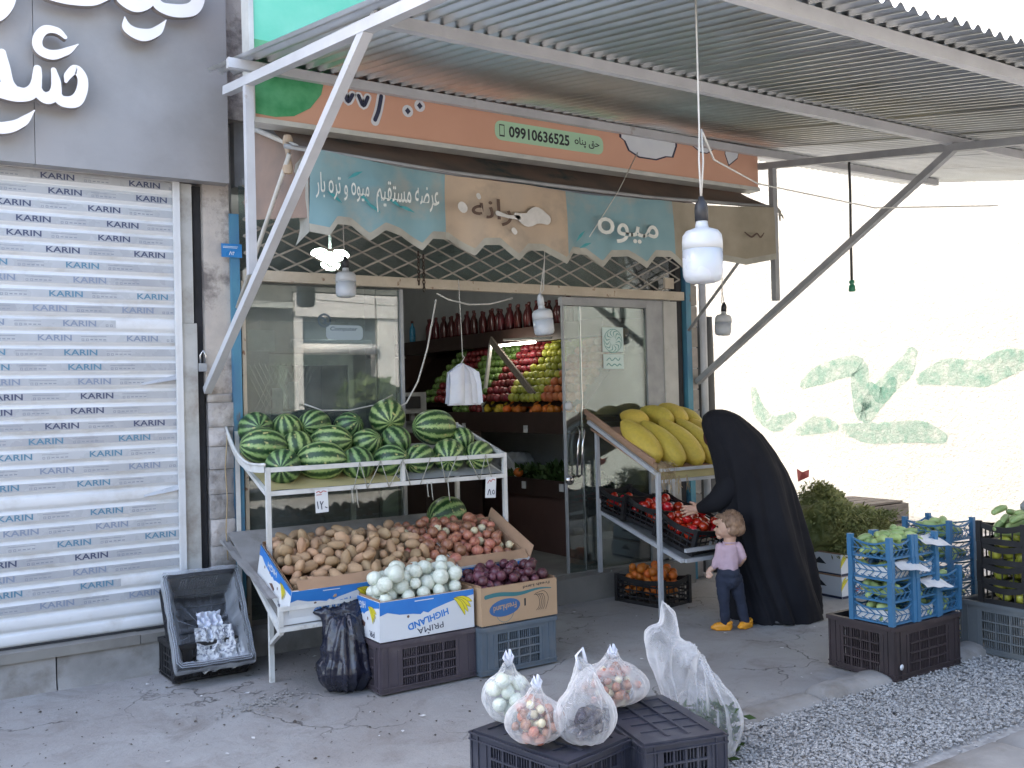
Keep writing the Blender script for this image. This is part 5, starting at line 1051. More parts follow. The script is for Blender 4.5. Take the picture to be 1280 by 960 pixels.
Tm = Matrix.Translation((4.97, -.50, 0)) @ Matrix.Rotation(.15, 4, 'Z')
for (x_, y_, z_, r_) in pile(-.13, .13, -.21, .21, lambda x, y: .06, .032, 64, 20, .01): put('orange', Tm @ V((x_, y_, z_)), scale=r_ / .036)
# ================================================================== PEOPLE
RV = V((.835, -.55, 0)); FWH = V((.55, .835, 0))
wm = thing('person', 'woman in a long black chador bending over the tomato crate', 'person', (5.28, -1.45, 0))
W0 = V((5.28, -1.45, 0)); wp = lambda px, y, f=0: W0 + RV * ((px - 971) / 178) + FWH * f + V((0, 0, (775 - y) / 178))
RG = [(0.0, 917, 1022, .25), (.1, 915, 1021, .25), (.25, 911, 1017, .25), (.42, 906, 1012, .25), (.6, 903, 1006, .25), (.75, 902, 1000, .24), (.9, 900, 993, .23), (1.03, 897, 985, .21), (1.16, 892, 973, .18), (1.28, 886, 958, .145), (1.36, 883, 943, .12), (1.42, 885, 930, .095), (1.455, 892, 917, .05), (1.465, 899, 909, .015)]
def lerpR(z):
    for a, b in zip(RG, RG[1:]):
        if z <= b[0]: t = (z - a[0]) / (b[0] - a[0]); return [a[i] + (b[i] - a[i]) * t for i in range(4)]
    return RG[-1]
def chador(u, v):
    z = 1.465 * (1 - (1 - v) ** 1.35) if v < 1 else 1.465
    _, l, r, d = lerpR(z); c = ((l + r) / 2 - 971) / 178; a = (r - l) / 356; t = 2 * pi * u; k = max(0, 1 - z / 1.35)
    ph = t + .35 * sin(z * 2.2)
    m = 1 + (.03 + .16 * k) * (.45 * sin(7 * ph + 1.2 * z) + .28 * sin(12 * ph - 2 * z + 1) + .35 * (1 - 3 * abs(noise.noise(V((4.5 * cos(ph), 4.5 * sin(ph), z * .7 + 3))))) + .45 * noise.noise(V((3.2 * cos(ph), 3.2 * sin(ph), z * .9)))) + .02 * noise.noise(V((6 * cos(t), 6 * sin(t), z * 5)))
    ca, sa = cos(t), sin(t); p = W0 + RV * (c + a * m * ca) + FWH * (d * m * sa); p.z = z * (1 if z > .02 else 1) + (.012 * sin(7 * ph) if z < .02 else 0) + .006; return p
part('chador', MB().grid(chador, 150, 60), 'chador', wm)
part('scarf', MB().ball(wp(893, 547, -.01), (.042, .055, .070), 18, 12), 'scarf', wm)
hd = blob('head', [(wp(897, 541, .0), (.05, .06, .075)), (wp(892, 553, .01), .022, wp(888, 550, .01), .012), (wp(895, 562, .0), (.025, .03, .02))], .006, 'skin', wm)
part('sleeve', MB().tube([wp(935, 590, -.02), wp(912, 612, -.08), wp(897, 628, -.05), wp(886, 635, .03), wp(879, 638, .06)], [.13, .10, .075, .052, .036], 20), 'chador', wm)
hp = lambda a, b, c=0: wp(878, 639, .06) + RV * (-a) + V((0, 0, b)) + FWH * c
caps = [(hp(-.03, 0, 0), .026, hp(.02, .0, -.003), .027), (hp(.02, .012, -.004), .020, hp(.055, .020, -.004), .014), (hp(.02, -.012, -.004), .020, hp(.055, -.026, 0), .014), (hp(.02, 0, -.005), .02, hp(.06, -.004, -.005), .015)]
for b0, b1, L, cz_ in ((.022, .026, .058, .01), (.007, .004, .068, .012), (-.009, -.020, .066, .014), (-.024, -.045, .054, .018)):
    k0 = hp(.056, b0, -.004); k1 = hp(.056 + L * .5, b0 + (b1 - b0) * .55, -.006); k2 = hp(.056 + L * .95, b1 - .004, cz_); caps += [(k0, .0098, k1, .0086), (k1, .0086, k2, .0068)]
caps += [(hp(.0, .022, .004), .014, hp(.028, .042, .01), .011), (hp(.028, .042, .01), .0105, hp(.052, .050, .018), .0075)]
blob('hand', caps, .0032, 'skin', wm, smooth=3)
part('shoe', MB().ball(wp(960, 772, -.16), (.05, .09, .03), 14, 8), 'black_plastic', wm)

ch = thing('person', 'toddler in a pink top, navy trousers and yellow clogs standing beside the black chador', 'person', (4.79, -1.48, 0))
C0 = V((4.80, -1.50, 0)); cq = lambda px, y, f=0: C0 + RV * ((px - 917) / 186) + FWH * f + V((0, 0, (788 - y) / 186))
fd = (-RV * .98 + FWH * .16).normalized(); sdv = V((fd.y, -fd.x, 0))
H = cq(913.5, 659); hh = lambda a, b, c: H + fd * a + sdv * b + V((0, 0, c))
caps = [(H, (.078, .078, .086)), (hh(.035, 0, -.03), (.05, .058, .05)), (hh(.052, .026, -.034), (.026, .026, .026)), (hh(.052, -.026, -.034), (.026, .026, .026)), (hh(.078, 0, -.022), .012, hh(.092, 0, -.026), .0085), (hh(.072, 0, -.050), (.014, .02, .008)), (hh(.072, 0, -.060), (.013, .018, .007)), (hh(.06, 0, -.074), (.02, .022, .015)), (hh(.066, 0, .022), (.022, .05, .02)),
        (hh(.0, .080, -.015), (.016, .008, .022)), (hh(.0, -.080, -.015), (.016, .008, .022)), (hh(-.01, 0, -.06), .042, cq(914, 683), .038), (cq(899, 708, .02), .02, cq(890, 714, .02), .018), (cq(931, 700), .02, cq(928, 709, .05), .017)]
hb_ = lambda a, b, c=0: cq(887.5, 717, .0) + RV * a + FWH * c + V((0, 0, b))
caps += [(cq(890, 713, .02), .016, hb_(0, 0, .01), .019)]
for k, (a, b) in enumerate(((-.016, -.030), (-.006, -.036), (.004, -.036), (.013, -.031))): caps += [(hb_(a * .8, -.012, .0), .0075, hb_(a, b * .8, -.01), .0065), (hb_(a, b * .8, -.01), .0065, hb_(a + .004, b * 1.02, .002), .0055)]
caps += [(hb_(.012, .0, -.01), .0075, hb_(.022, -.014, -.018), .006)]
blob('body', caps, .0045, 'skin_child', ch, smooth=3)
MAT['eye_dark'] = M('dark eye', (.03, .02, .015), (.02, .015, .01), .15, bp=0); MAT['lips'] = M('lips', (.45, .18, .15), (.4, .15, .13), .5, bp=0)
for sgn in (1, -1):
    part('eye', MB().ball(hh(.0735, sgn * .028, -.002), (.0075, .0095, .007), 12, 8), 'eye_dark', ch)
    part('eyebrow', MB().tube([hh(.080, sgn * .016, .018), hh(.078, sgn * .03, .022), hh(.070, sgn * .042, .018)], [.0015, .0025, .001], 6), 'hair', ch)
part('mouth', MB().tube([hh(.078, .016, -.056), hh(.085, 0, -.054), hh(.078, -.016, -.056)], [.001, .0035, .001], 6), 'lips', ch)
def hairf(v, n): 
    return v + n * .0035 * (noise.noise(v * 38) + .6 * noise.noise(v * 80))
hm = blob('hair', [(hh(-.014, 0, .020), (.082, .086, .082)), (hh(-.052, 0, -.018), (.050, .07, .052)), (hh(-.03, .045, -.02), (.05, .04, .045)), (hh(-.03, -.045, -.02), (.05, .04, .045)), (hh(.045, 0, .065), (.03, .045, .02)), (hh(-.085, 0, .01), (.02, .03, .03)), (hh(.0, .07, .02), (.03, .02, .03)), (hh(.0, -.07, .02), (.03, .02, .03))], .005, 'hair', None, 2, hairf); part('hair', hm, 'hair', ch)
mb = MB(); rs2 = random.Random(5)
for k in range(240):
    a, b = rs2.uniform(-2.6, 2.6), rs2.uniform(-.5, 1.4); d = V((-cos(a) * cos(b), sin(a) * cos(b), sin(b)))
    if d.x > .45 and b < .7: continue
    p = hh(-.016 + .086 * d.x, .088 * d.y, .018 + .084 * d.z); t = V((rs2.uniform(-.3, .3), rs2.uniform(-.3, .3), -1)); q = p + (p - H).normalized() * .006 + t * .018
    mb.tube([p - t * .01, (p + q) / 2 + (p - H).normalized() * .003, q], [.0012, .001, .0003], 4)
part('hair_strand', mb, 'hair', ch, kind='stuff')
def cloth(v, n, a=.004, s=22): return v + n * a * (noise.noise(V((v.x * s, v.y * s, v.z * s * .6))) + .5 * noise.noise(v * s * 2.2))
top = blob('top', [(cq(914, 688), (.064, .055, .042)), (cq(914, 689), .058, cq(912, 710), .068), (cq(902, 685), .030, cq(899, 698, .0), .026), (cq(899, 698, 0), .026, cq(895, 709, .01), .022), (cq(925, 685), .030, cq(930, 697), .026), (cq(930, 697), .025, cq(928, 705, .03), .021), (cq(914, 681), .036, cq(914, 686), .045), (cq(912, 710), (.074, .066, .024))], .006, 'pink', None, 3, lambda v, n: cloth(v, n, .005, 26)); part('top', top, 'pink', ch)
part('neck_band', MB().tube([cq(914, 679.5) + RV * .041 * cos(t) + FWH * .038 * sin(t) for t in [i * pi / 8 for i in range(16)]], .006, 6, 0, True), 'pink', ch)
pants = blob('trousers', [(cq(912, 717), (.082, .076, .050)), (cq(904, 724, -.01), .050, cq(905, 750, -.01), .040), (cq(905, 750, -.01), .038, cq(906, 779, -.005), .032), (cq(920, 724, .01), .050, cq(926, 750, .02), .040), (cq(926, 750, .02), .038, cq(932, 778, .03), .032), (cq(912, 727), (.076, .078, .058))], .006, 'navy_cloth', None, 3, lambda v, n: cloth(v, n, .006, 24)); part('trousers', pants, 'navy_cloth', ch)
for (px, f, ang) in ((903.5, -.01, 0.1), (934, .035, .9)):
    b0 = cq(px, 788, f); dv = (fd * cos(ang) + sdv * sin(ang) * -1).normalized(); s2 = V((-dv.y, dv.x, 0)); z_ = V((0, 0, 1))
    sm_ = blob('clog', [(b0 + dv * .045 + z_ * .024, .026, b0 + dv * .012 + z_ * .026, .030), (b0 - dv * .035 + z_ * .026, .026, b0 + z_ * .024, .030), (b0 + dv * .062 + z_ * .018, (.022, .026, .016)), (b0 + dv * .06 + z_ * .007, .007, b0 - dv * .05 + z_ * .007, .007), (b0 + s2 * .022 + dv * .05 + z_ * .007, .007, b0 + s2 * .02 - dv * .04 + z_ * .007, .007), (b0 - s2 * .022 + dv * .05 + z_ * .007, .007, b0 - s2 * .02 - dv * .04 + z_ * .007, .007), (b0 - dv * .03 + s2 * .02 + z_ * .045, .012, b0 - dv * .052 + z_ * .05, .011), (b0 - dv * .03 - s2 * .02 + z_ * .045, .012, b0 - dv * .052 + z_ * .05, .011)], .004, 'clog', None, 2); part('clog', sm_, 'clog', ch)
    mb = MB()
    for k in (-1, 0, 1):
        for j in (0, 1): c_ = b0 + dv * (.03 + .02 * j) + s2 * .013 * k + z_ * (.0535 - .006 * j - abs(k) * .004); mb.ball(c_, (.004, .004, .002), 8, 4)
    part('clog_holes', mb, 'box_brown', ch)

# ================================================================== BAGS
def bag_from(name, caps, label, mat, vox=.012, amp=.02, sc=7, seed=1, cat='bag', loc=None, extra=None, sm=5):
    t = thing(name, label, cat, loc or caps[0][0]); m = blob('film', caps, vox, mat, None, sm, (lambda v, n: folds(v, n, loc, .017, 3, 2.4, 1.6) + n * .012 * (1 - 2 * abs(noise.noise(V((v.x * 9 + v.z * 5, v.y * 9, v.z * 6)))))) if mat == 'binbag' else (lambda v, n: folds(v, n, loc or caps[0][0], amp, seed)))
    for i, p in enumerate(m.v):
        if loc and p.z < loc[2] + .004: p.z = loc[2] + .004
    part('film', m, mat, t); return t
bb = bag_from('rubbish_bag', [((2.17, -1.13, .12), (.165, .15, .13)), ((2.17, -1.13, .14), .145, (2.16, -1.12, .30), .11), ((2.15, -1.12, .28), .10, (2.07, -1.09, .42), .035), ((2.17, -1.12, .28), .10, (2.24, -1.10, .43), .04), ((2.08, -1.09, .41), .035, (2.23, -1.10, .44), .04), ((2.07, -1.09, .42), .03, (2.01, -1.08, .44), .012)], 'black knotted rubbish bag slumped between the rack leg and the plum crate', 'binbag', .008, .030, 6.5, 3, loc=(2.17, -1.13, .0))
def veg_bag(label, c, r, zt, key, n, mat, h, seed, knot=True, film='film'):
    x, y, z = c; t = bag_from('produce_bag', [((x, y, z + h * .40), (r, r * .9, h * .42)), ((x - r * .25, y, z + h * .42), (r * .8, r * .85, h * .36)), ((x + r * .3, y, z + h * .36), (r * .75, r * .8, h * .38)), ((x, y, z + h * .62), r * .58, (x + .012, y + .01, z + h * .88), r * .24)], label, film, .008, .007, 11, seed, loc=(x, y, z))
    for s_ in (-1, 1):
        part('handle', MB().tube([(x + .01, y, z + h * .93), (x + .01 + s_ * .028 * .8, y + .005, z + h * 1.05), (x + .01 + s_ * .012, y + .01, z + h * 1.16), (x + .01, y, z + h * .95)], [.012, .006, .006, .010], 7), 'white_bag', t)
    P = pile(x - r * .80, x + r * .80, y - r * .72, y + r * .72, lambda a, b: z + .008,   .032 if key == 'onion_white' else .021, n, 24, .02)
    for (a, b, q, rr_) in P:
        d = math.hypot((a - x) / r, (b - y) / (r * .9)); 
        if q > z + h * .74 or d > .80 or (q > z + h * .5 and d > .55) or (q < z + .05 and d > .58): continue
        put(key if rr(0, 1) > .25 or key != 'onion' else 'onion_pale', (x + (a - x) * .98, y + (b - y) * .98, q), (rr(-1.5, 1.5), rr(-1.5, 1.5), rr(0, 6)), *lab[key], scale=.72 if key == 'onion_white' else .56)
    return t
lab = {'onion': ('small onion seen through a clear bag on the upturned crates', 'onions in the clear bags on the upturned crates'), 'onion_white': ('white onion seen through the clear bag on the upturned crate', 'white onions in the clear bag')}
veg_bag('clear knotted bag of small mixed onions at the near edge of the upturned crate', (2.055, -3.14, .305), .120, 0, 'onion', 150, 'film', .21, 2)
veg_bag('clear knotted bag of onions standing behind where the two upturned crates meet', (2.56, -2.97, .305), .160, 0, 'onion', 170, 'film', .21, 5)
veg_bag('clear bag of white onions at the back corner of the upturned crate', (2.10, -2.88, .305), .105, 0, 'onion_white', 46, 'film', .24, 9)
t = bag_from('produce_bag', [((2.21, -3.24, .40), (.125, .115, .11)), ((2.21, -3.24, .42), .11, (2.23, -3.22, .54), .05), ((2.23, -3.22, .54), .045, (2.20, -3.22, .60), .015)], 'clear bag holding dark aubergines and greens on the upturned crate', 'film', .008, .009, 9, 4, loc=(2.21, -3.24, .305))
MAT['aubergine'] = M('dark purple rind', (.02, .012, .03), (.012, .008, .02), .25, bp=0)
for k in range(7): put2 = solo('aubergine', MB().tube([(-.07, 0, 0), (-.05, 0, 0), (0, 0, .004), (.05, 0, 0), (.075, 0, 0)], [.006, .022, .027, .024, .006], 12), 'aubergine', 'dark purple aubergine inside the milky bag on the upturned crate', 'vegetable', 'aubergines in the milky bag'); put2.location = (2.21 + rr(-.03, .03), -3.25 + rr(-.04, .04), .345 + .022 * (k // 2)); put2.rotation_euler = (0, rr(-.2, .2), rr(0, 3))
part('handle', MB().tube([(2.21, -3.22, .57), (2.19, -3.22, .62), (2.22, -3.22, .645), (2.235, -3.22, .58)], [.01, .006, .006, .01], 7), 'white_bag', t)
t = bag_from('produce_bag', [((3.02, -3.06, .16), (.15, .14, .17)), ((3.00, -3.05, .2), .145, (2.93, -2.98, .40), .115), ((2.93, -2.98, .40), .11, (2.86, -2.92, .52), .07), ((2.90, -2.95, .48), .06, (2.90, -2.95, .62), .035), ((2.90, -2.95, .62), .032, (2.86, -2.95, .70), .010)], 'tall milky plastic bag of greens standing on the kerb beside the upturned crates', 'film_milky', .010, .020, 6, 12, loc=(3.0, -3.05, .0))
mb = MB()
for k in range(420):
    c = V((3.03 + rr(-.10, .10), -3.07 + rr(-.09, .09), rr(.03, .22))); d = V((rr(-1, 1), rr(-1, 1), rr(-.3, 1))).normalized() * rr(.03, .07); s_ = d.cross(V((rr(-1, 1), rr(-1, 1), rr(-1, 1)))).normalized() * rr(.006, .014); mb.add([c, c + d * .5 + s_, c + d, c + d * .5 - s_], [(0, 1, 2, 3), (3, 2, 1, 0)])
part('greens', mb, 'leaf_green', t, kind='stuff')
# waste crate leaning on the plinth
crate('plastic_crate', 'black slatted crate lying under the leaning waste crate', .42, .30, .22, 'crate_black', (1.62, -.28, 0), .05)
lc = crate('waste_crate', 'dark crate lined with a clear bag, leaning on the shutter plinth', .42, .58, .20, 'crate_black', (1.63, -.25, .235), 0); lc.rotation_euler = (radians(53), 0, radians(-3))
RM = Matrix.Translation((1.63, -.25, .235)) @ Matrix.Rotation(radians(-3), 4, 'Z') @ Matrix.Rotation(radians(53), 4, 'X')
t = thing('bin_liner', 'clear liner spread over the rim of the leaning waste crate', 'bag', (1.63, -.25, .235))
def liner(u, v):
    # v 0 outside rim hem, up over the rim, down inside to the floor
    a = 2 * pi * u; ca, sa = cos(a), sin(a); sq = max(abs(ca), abs(sa)); cx_, cy_ = ca / sq, sa / sq
    if v < .25: e, z = 1.07, .15 + .07 * v / .25
    elif v < .35: e, z = 1.07 - .12 * (v - .25) / .1, .222
    elif v < .8: e, z = .95 - .25 * (v - .35) / .45, .222 - .18 * (v - .35) / .45
    else: e, z = .70 * (1 - (v - .8) / .2), .035
    p = V((cx_ * .21 * e, cy_ * .29 * e, z)); nz = noise.noise(V((ca * 4, sa * 4, v * 4))); nz2 = 1 - 2 * abs(noise.noise(V((ca * 7, sa * 7, v * 3 + 5)))); 
    p += V((ca, sa, 0)) * .008 * nz * (1 if .22 < v < .4 else 1.2) + V((0, 0, (.014 * nz2 if v > .4 else 0))); return RM @ p
part('film', MB().grid(liner, 110, 34), 'bin_liner', t)
part('rim_hem', MB().tube([liner(i / 60, .30) for i in range(60)], .008, 6, 0, True), 'bin_liner', t)
for k, (a, b, m_, lb) in enumerate(((.03, -.17, 'newsprint', 'crumpled printed newspaper thrown in the waste crate'), (.13, -.20, 'paper', 'balled pale paper in the lower corner of the waste crate'), (.02, -.02, 'white_bag', 'crumpled pale plastic scrap in the middle of the waste crate'))):
    s_ = (.11, .06, .07)[k]; p0 = RM @ V((a, b, .07 + s_ * .3)); mb = MB().grid(lambda u, v: p0 + RM.to_3x3() @ V(((u - .5) * 2 * s_, (v - .5) * 2.4 * s_, .05 * (1 - 2 * abs(noise.noise(V((u * 4 + k * 3, v * 4, k))))) + .02 * noise.noise(V((u * 9, v * 9, k))))), 22, 22); solo('waste_paper', mb, m_, lb, 'paper')
# hanging bundle of carrier bags
hb = thing('bag_bundle', 'bundle of white carrier bags hanging on a string from the beam', 'bags', (3.55, -.13, 1.7))
part('string', MB().tube([(3.545, -.105, 2.45), (3.55, -.12, 2.1), (3.55, -.13, 1.88)], .003, 5).tube([(3.55, -.13, 1.90), (3.565, -.13, 1.885), (3.55, -.13, 1.865), (3.54, -.13, 1.85), (3.555, -.13, 1.835)], .0035, 5), 'cable_white', hb)
for k in range(5):
    o_ = k * .010
    part('carrier_bag', MB().grid(lambda u, v: (3.55 + (u - .5) * (.05 + (.17 + .05 * v) * (min(1, v * 6)) ** .6) + .004 * noise.noise(V((u * 7, v * 7, k))), -.10 - o_ - .035 * abs(sin(3.2 * u + k)) * min(1, v * 2) + .01 * sin(u * 9 + k * 2), 1.845 - .29 * v - .012 * (k % 2) - .02 * (abs(2 * u - 1)) ** 2 * (v < .2)), 18, 14), 'white_bag', hb)

MAT['decal_ink'] = M('grey decal print', (.08, .12, .15), (.06, .1, .13), .5, bp=0); MAT['decal_pale'] = M('pale decal film', (.3, .38, .42), (.28, .35, .4), .5, bp=0)
# ================================================================== BULBS AND WIRES
def bulb(c, r, h, label, tilt=0, wires=None, dark=False):
    x, y, z = c; t = thing('hanging_bulb', label, 'light bulb', c)
    f = lambda q: V((x, y, z)) + Matrix.Rotation(tilt, 3, 'Y') @ q
    part('globe', MB().lathe([(.002, -h * .5), (r * .6, -h * .49), (r * .86, -h * .46), (r * .98, -h * .38), (r, -h * .28), (r, .02 * h)], 28, f=f), 'bulb_glass', t)
    part('housing', MB().lathe([(r * 1.01, .02 * h), (r * 1.01, h * .14), (r * .97, h * .24), (r * .8, h * .31), (r * .5, h * .34), (r * .34, h * .36), (r * .30, h * .44), (r * .26, h * .5)], 28, f=f), 'bulb_body', t)
    part('socket', MB().lathe([(r * .33, h * .46), (r * .34, h * .66), (r * .28, h * .74), (r * .18, h * .78), (r * .12, h * .84)], 16, f=f), 'black_plastic' if dark else 'bulb_body', t)
    for w_ in wires or []: part('wire', MB().tube([f(V((0, 0, h * .8)))] + [V(p) for p in w_], .0035, 5), 'cable_white', t)
    return t
bulb((2.405, -3.72, 2.085), .069, .225, 'big white bulb with dark socket hanging nearest under the canopy', 0, [[(2.40, -3.72, 2.4), (2.405, -3.72, 2.51), (2.395, -3.73, 2.7), (2.385, -3.74, 2.98)], [(2.42, -3.72, 2.4), (2.415, -3.72, 2.51)]], True)
bulb((2.56, -.35, 2.36), .066, .20, 'dusty bulb hanging in front of the cream beam near the white string end', 0, [[(2.56, -.33, 2.6), (2.57, -.3, 3.0)]], True)
bulb((3.72, -.9, 2.10), .068, .21, 'white bulb hanging on a string by the shop entrance', -.12, [[(3.73, -.9, 2.3), (3.76, -.92, 2.95)], [(3.70, -.9, 2.26), (3.745, -.9, 2.5)]])
bulb((5.68, -.62, 2.14), .066, .20, 'grimy bulb hanging before the bright wall beside the steel brace', .1, [[(5.67, -.62, 2.3), (5.60, -.7, 2.5), (5.5, -.8, 2.95)], [(5.70, -.6, 2.4), (5.72, -.6, 3.1)]], True)
solo('power_cable', MB().tube([(2.42, -3.72, 2.50), (2.9, -3.3, 2.55), (3.6, -2.9, 2.60), (4.5, -2.9, 2.56), (5.6, -2.95, 2.66)], .004, 5), 'cable_white', 'thin white cable looping from the big bulb out past the steel brace', 'cable')
solo('power_cable', MB().tube([(3.0, -.12, 1.53), (3.1, -.11, 1.57), (3.2, -.1, 1.72), (3.28, -.1, 1.95), (3.36, -.1, 2.3)], .006, 6), 'cable_white', 'white cable rising in a curve past the window frame', 'cable')
solo('power_cable', MB().tube([(3.36, -.115, 2.34), (3.45, -.12, 2.30), (3.62, -.12, 2.27), (3.8, -.12, 2.28), (4.0, -.115, 2.33)], .006, 6), 'cable_white', 'white cable sagging under the cream beam at the entrance', 'cable')
solo('power_cable', MB().tube([(2.38, -.05, 1.58), (2.5, -.05, 1.535), (2.7, -.05, 1.53), (2.88, -.05, 1.56), (3.02, -.06, 1.63)], .005, 6), 'cable_white', 'white cable drooping across the dusty window above the watermelons', 'cable')
solo('tie_rope', MB().tube([(4.62, -.86, 3.33), (4.35, -.95, 3.0), (4.05, -1.0, 2.66)], .0035, 5), 'cable_white', 'pale rope stretched down across the turquoise awning panel', 'rope')
gh = thing('water_hose', 'thin dark hose with a green nozzle hanging from the canopy', 'hose', (6.2, -1.4, 3.0)); gx, gy = 6.25, -1.42
part('hose', MB().tube([(gx, gy, cz(gy) + .02), (gx + .004, gy, 3.1), (gx - .004, gy, 2.8), (gx - .008, gy, 2.42)], .010, 8), 'cable_dark', gh)
part('nozzle', MB().lathe([(.012, 2.42), (.02, 2.415), (.022, 2.40), (.013, 2.39), (.024, 2.375), (.026, 2.34), (.020, 2.332)], 12, (gx - .008, gy, 0)), 'green_plastic', gh)
solo('plastic_roll', MB().lathe([(.075, 0), (.08, .4), (.074, .9), (.08, 1.4), (.078, 2.0), (.072, 2.26)], 18, (6.20, .12, 0)), 'pvc', 'tall dark grey roll standing on end by the downpipe', 'roll')

# ================================================================== INTERIOR OF THE SHOP
ds = thing('display_shelving', 'dark brown wall shelving with tiers of fruit inside the shop', 'shelving', (5.3, 2.2, .2))
part('top_shelf', MB().bx(5.35, 5.895, .5, 5.4, 2.12, 2.27), 'shelf_brown', ds)
part('back_board', MB().add([(5.02, .35, 1.50), (5.02, 4.0, 1.50), (5.60, 4.0, 2.12), (5.60, .35, 2.12)], [(0, 1, 2, 3), (3, 2, 1, 0)]), 'shelf_brown', ds)
part('front_board', MB().bx(4.955, 4.98, .35, 3.95, 1.26, 1.45), 'shelf_brown', ds); part('shelf', MB().bx(4.98, 5.89, .35, 3.95, 1.36, 1.40), 'shelf_brown', ds)
part('front_board', MB().bx(4.955, 4.98, .35, 3.95, .70, .85), 'shelf_brown', ds); part('shelf', MB().bx(4.98, 5.89, .35, 3.95, .72, .75), 'shelf_brown', ds)
part('cabinet_panel', MB().bx(4.99, 5.02, .35, 2.1, .2, .70).bx(4.99, 5.02, 2.103, 3.95, .2, .70), 'panel_brown', ds); part('side_panel', MB().bx(4.99, 5.89, 3.955, 3.99, .2, 2.1), 'shelf_brown', ds)
solo('fill_light_strip', MB().tube([(5.18, 1.3, 2.10), (5.18, 2.0, 2.10)], .012, 8), 'strip_fill', 'added glowing strip that brightens the fruit rows', 'fill light')  # emissive strip added to brighten the fruit, not a known lamp
part('frame_bar', MB().bar((5.03, 2.02, 1.45), (5.15, 2.02, 2.14), .03, .03), 'trim_white', ds)
part('frame_bar', MB().bar((5.02, 1.10, 1.60), (5.10, 1.95, 2.16), .02, .07), 'wood_old', ds); part('frame_bar', MB().bar((5.16, 1.0, 2.12), (5.16, 1.8, 2.15), .02, .02), 'trim_white', ds)
cols = [(.35, .95, 'peach_fruit', 'peach'), (.95, 1.5, 'apple_yellow', 'apple'), (1.5, 1.95, 'apple_red', 'apple'), (1.95, 2.55, 'apple_green', 'apple'), (2.55, 2.95, 'apple_red', 'apple'), (2.95, 3.9, 'apple_green', 'apple')]
IL = {'peach_fruit': 'orange peach in the raised rows behind the glass door', 'apple_yellow': 'yellow green apple in the raised rows inside the shop', 'apple_red': 'dark red apple in the raised rows inside the shop', 'apple_green': 'green apple in the raised rows inside the shop', 'lemon': 'yellow fruit on the front tray inside the shop', 'orange_fruit': 'orange fruit heaped on the front tray inside the shop'}
ip = {}
def fruit(m_, loc, s):
    if m_ not in ip: ip[m_] = solo({'apple_red': 'red_apple', 'apple_green': 'green_apple', 'apple_yellow': 'yellow_apple', 'peach_fruit': 'peach', 'lemon': 'yellow_fruit', 'orange_fruit': 'tray_orange'}[m_], lump(2, (.042, .042, .038), .05, n=12, m=8), m_, IL[m_], 'fruit', IL[m_].replace(' in ', 's in ', 1) if ' in ' in IL[m_] else IL[m_] + ' heap')
    use(USED, ip[m_], loc, rot_any(), scale=s)
for j in range(9):
    y = .40 + (.04 if j % 2 else 0)
    while y < 3.2:
        yj = y + rr(-.05, .05); m_ = next((c[2] for c in cols if c[0] <= yj < c[1]), 'peach_fruit' if yj < 1 else 'apple_green'); t = (j + .5) / 9
        fruit(m_, (5.02 + .58 * t - .05 + rr(-.012, .012), y, 1.50 + .62 * t + .05 + rr(-.006, .006)), rr(.9, 1.06)); y += .086
for k in range(95):
    y = rr(.42, 2.6); x_ = rr(4.99, 5.12); m_ = 'orange_fruit' if y < 1.55 else ('lemon' if y < 1.95 else ('apple_red' if y < 2.3 else 'apple_green')); fruit(m_, (x_, y, 1.44 + (x_ - 4.99) * .5 + rr(0, .035)), rr(.9, 1.05))
bt = solo('juice_bottle', MB().lathe([(.034, 0), (.038, .02), (.038, .13), (.030, .165), (.014, .195), (.014, .215)], 12).lathe([(.017, .212), (.018, .235), (.012, .24)], 10, mi=1), ['bottle', 'cap_red'], 'dark red bottle in the long row on the top shelf', 'bottle', 'dark red bottles on the top shelf')
for k in range(34):
    y = 1.05 + k * .085 + (.02 if k % 5 == 0 else 0)
    if y > 3.95: break
    use(USED, bt, (5.42 + (k % 2) * .03, y, 2.272), None, None, None, (1, 1, rr(.94, 1.12)))
b2 = dup(bt, (5.44, 4.25, 2.272), None, 'light blue bottle standing alone at the far end of the top shelf', 'x'); b2.data = bt.data.copy(); b2.data.materials[0] = MAT['blue_lid']; del b2['group']; b2.name = 'blue_bottle'
for (y, z) in ((1.15, 1.30), (2.25, 1.31), (.62, .80), (1.2, .79)): solo('shelf_ticket', MB().bx(4.945, 4.953, y - .03, y + .03, z - .035, z + .03), 'paper', {(1.15): 'small price ticket on the upper shelf edge below the oranges', (2.25): 'small price ticket on the upper shelf edge below the carrier bags', (.62): 'small price ticket on the lower shelf edge behind the door edge', (1.2): 'small price ticket on the lower shelf edge below the lettuce'}[y], 'ticket')
mb = MB()
for k in range(900):
    y = rr(.4, 1.9); c = V((5.06 + rr(-.04, .35), y, .78 + rr(0, .17) * (1 - abs(y - 1.1) / 1.1))); d = V((rr(-1, .3), rr(-.7, .7), rr(-.1, 1))).normalized() * rr(.04, .12); s_ = d.cross(V((rr(-1, 1), rr(-1, 1), rr(-1, 1)))).normalized() * rr(.01, .03); mb.add([c, c + d * .5 + s_, c + d, c + d * .5 - s_], [(0, 1, 2, 3), (3, 2, 1, 0)])
o = struct('lettuce_leaves', mb, 'leaf_green', 'stuff')
solo('cloth_bundle', blob('b', [((5.3, 2.1, .86), (.18, .22, .13)), ((5.25, 1.75, .95), (.16, .16, .1)), ((5.3, 2.5, .9), (.18, .2, .14))], .02, 'steel_dark', None, 3, lambda v, n: crumple(v, n, .04, 5, 2)), 'steel_dark', 'grey sacks piled on the lower shelf beyond the lettuce', 'sack')
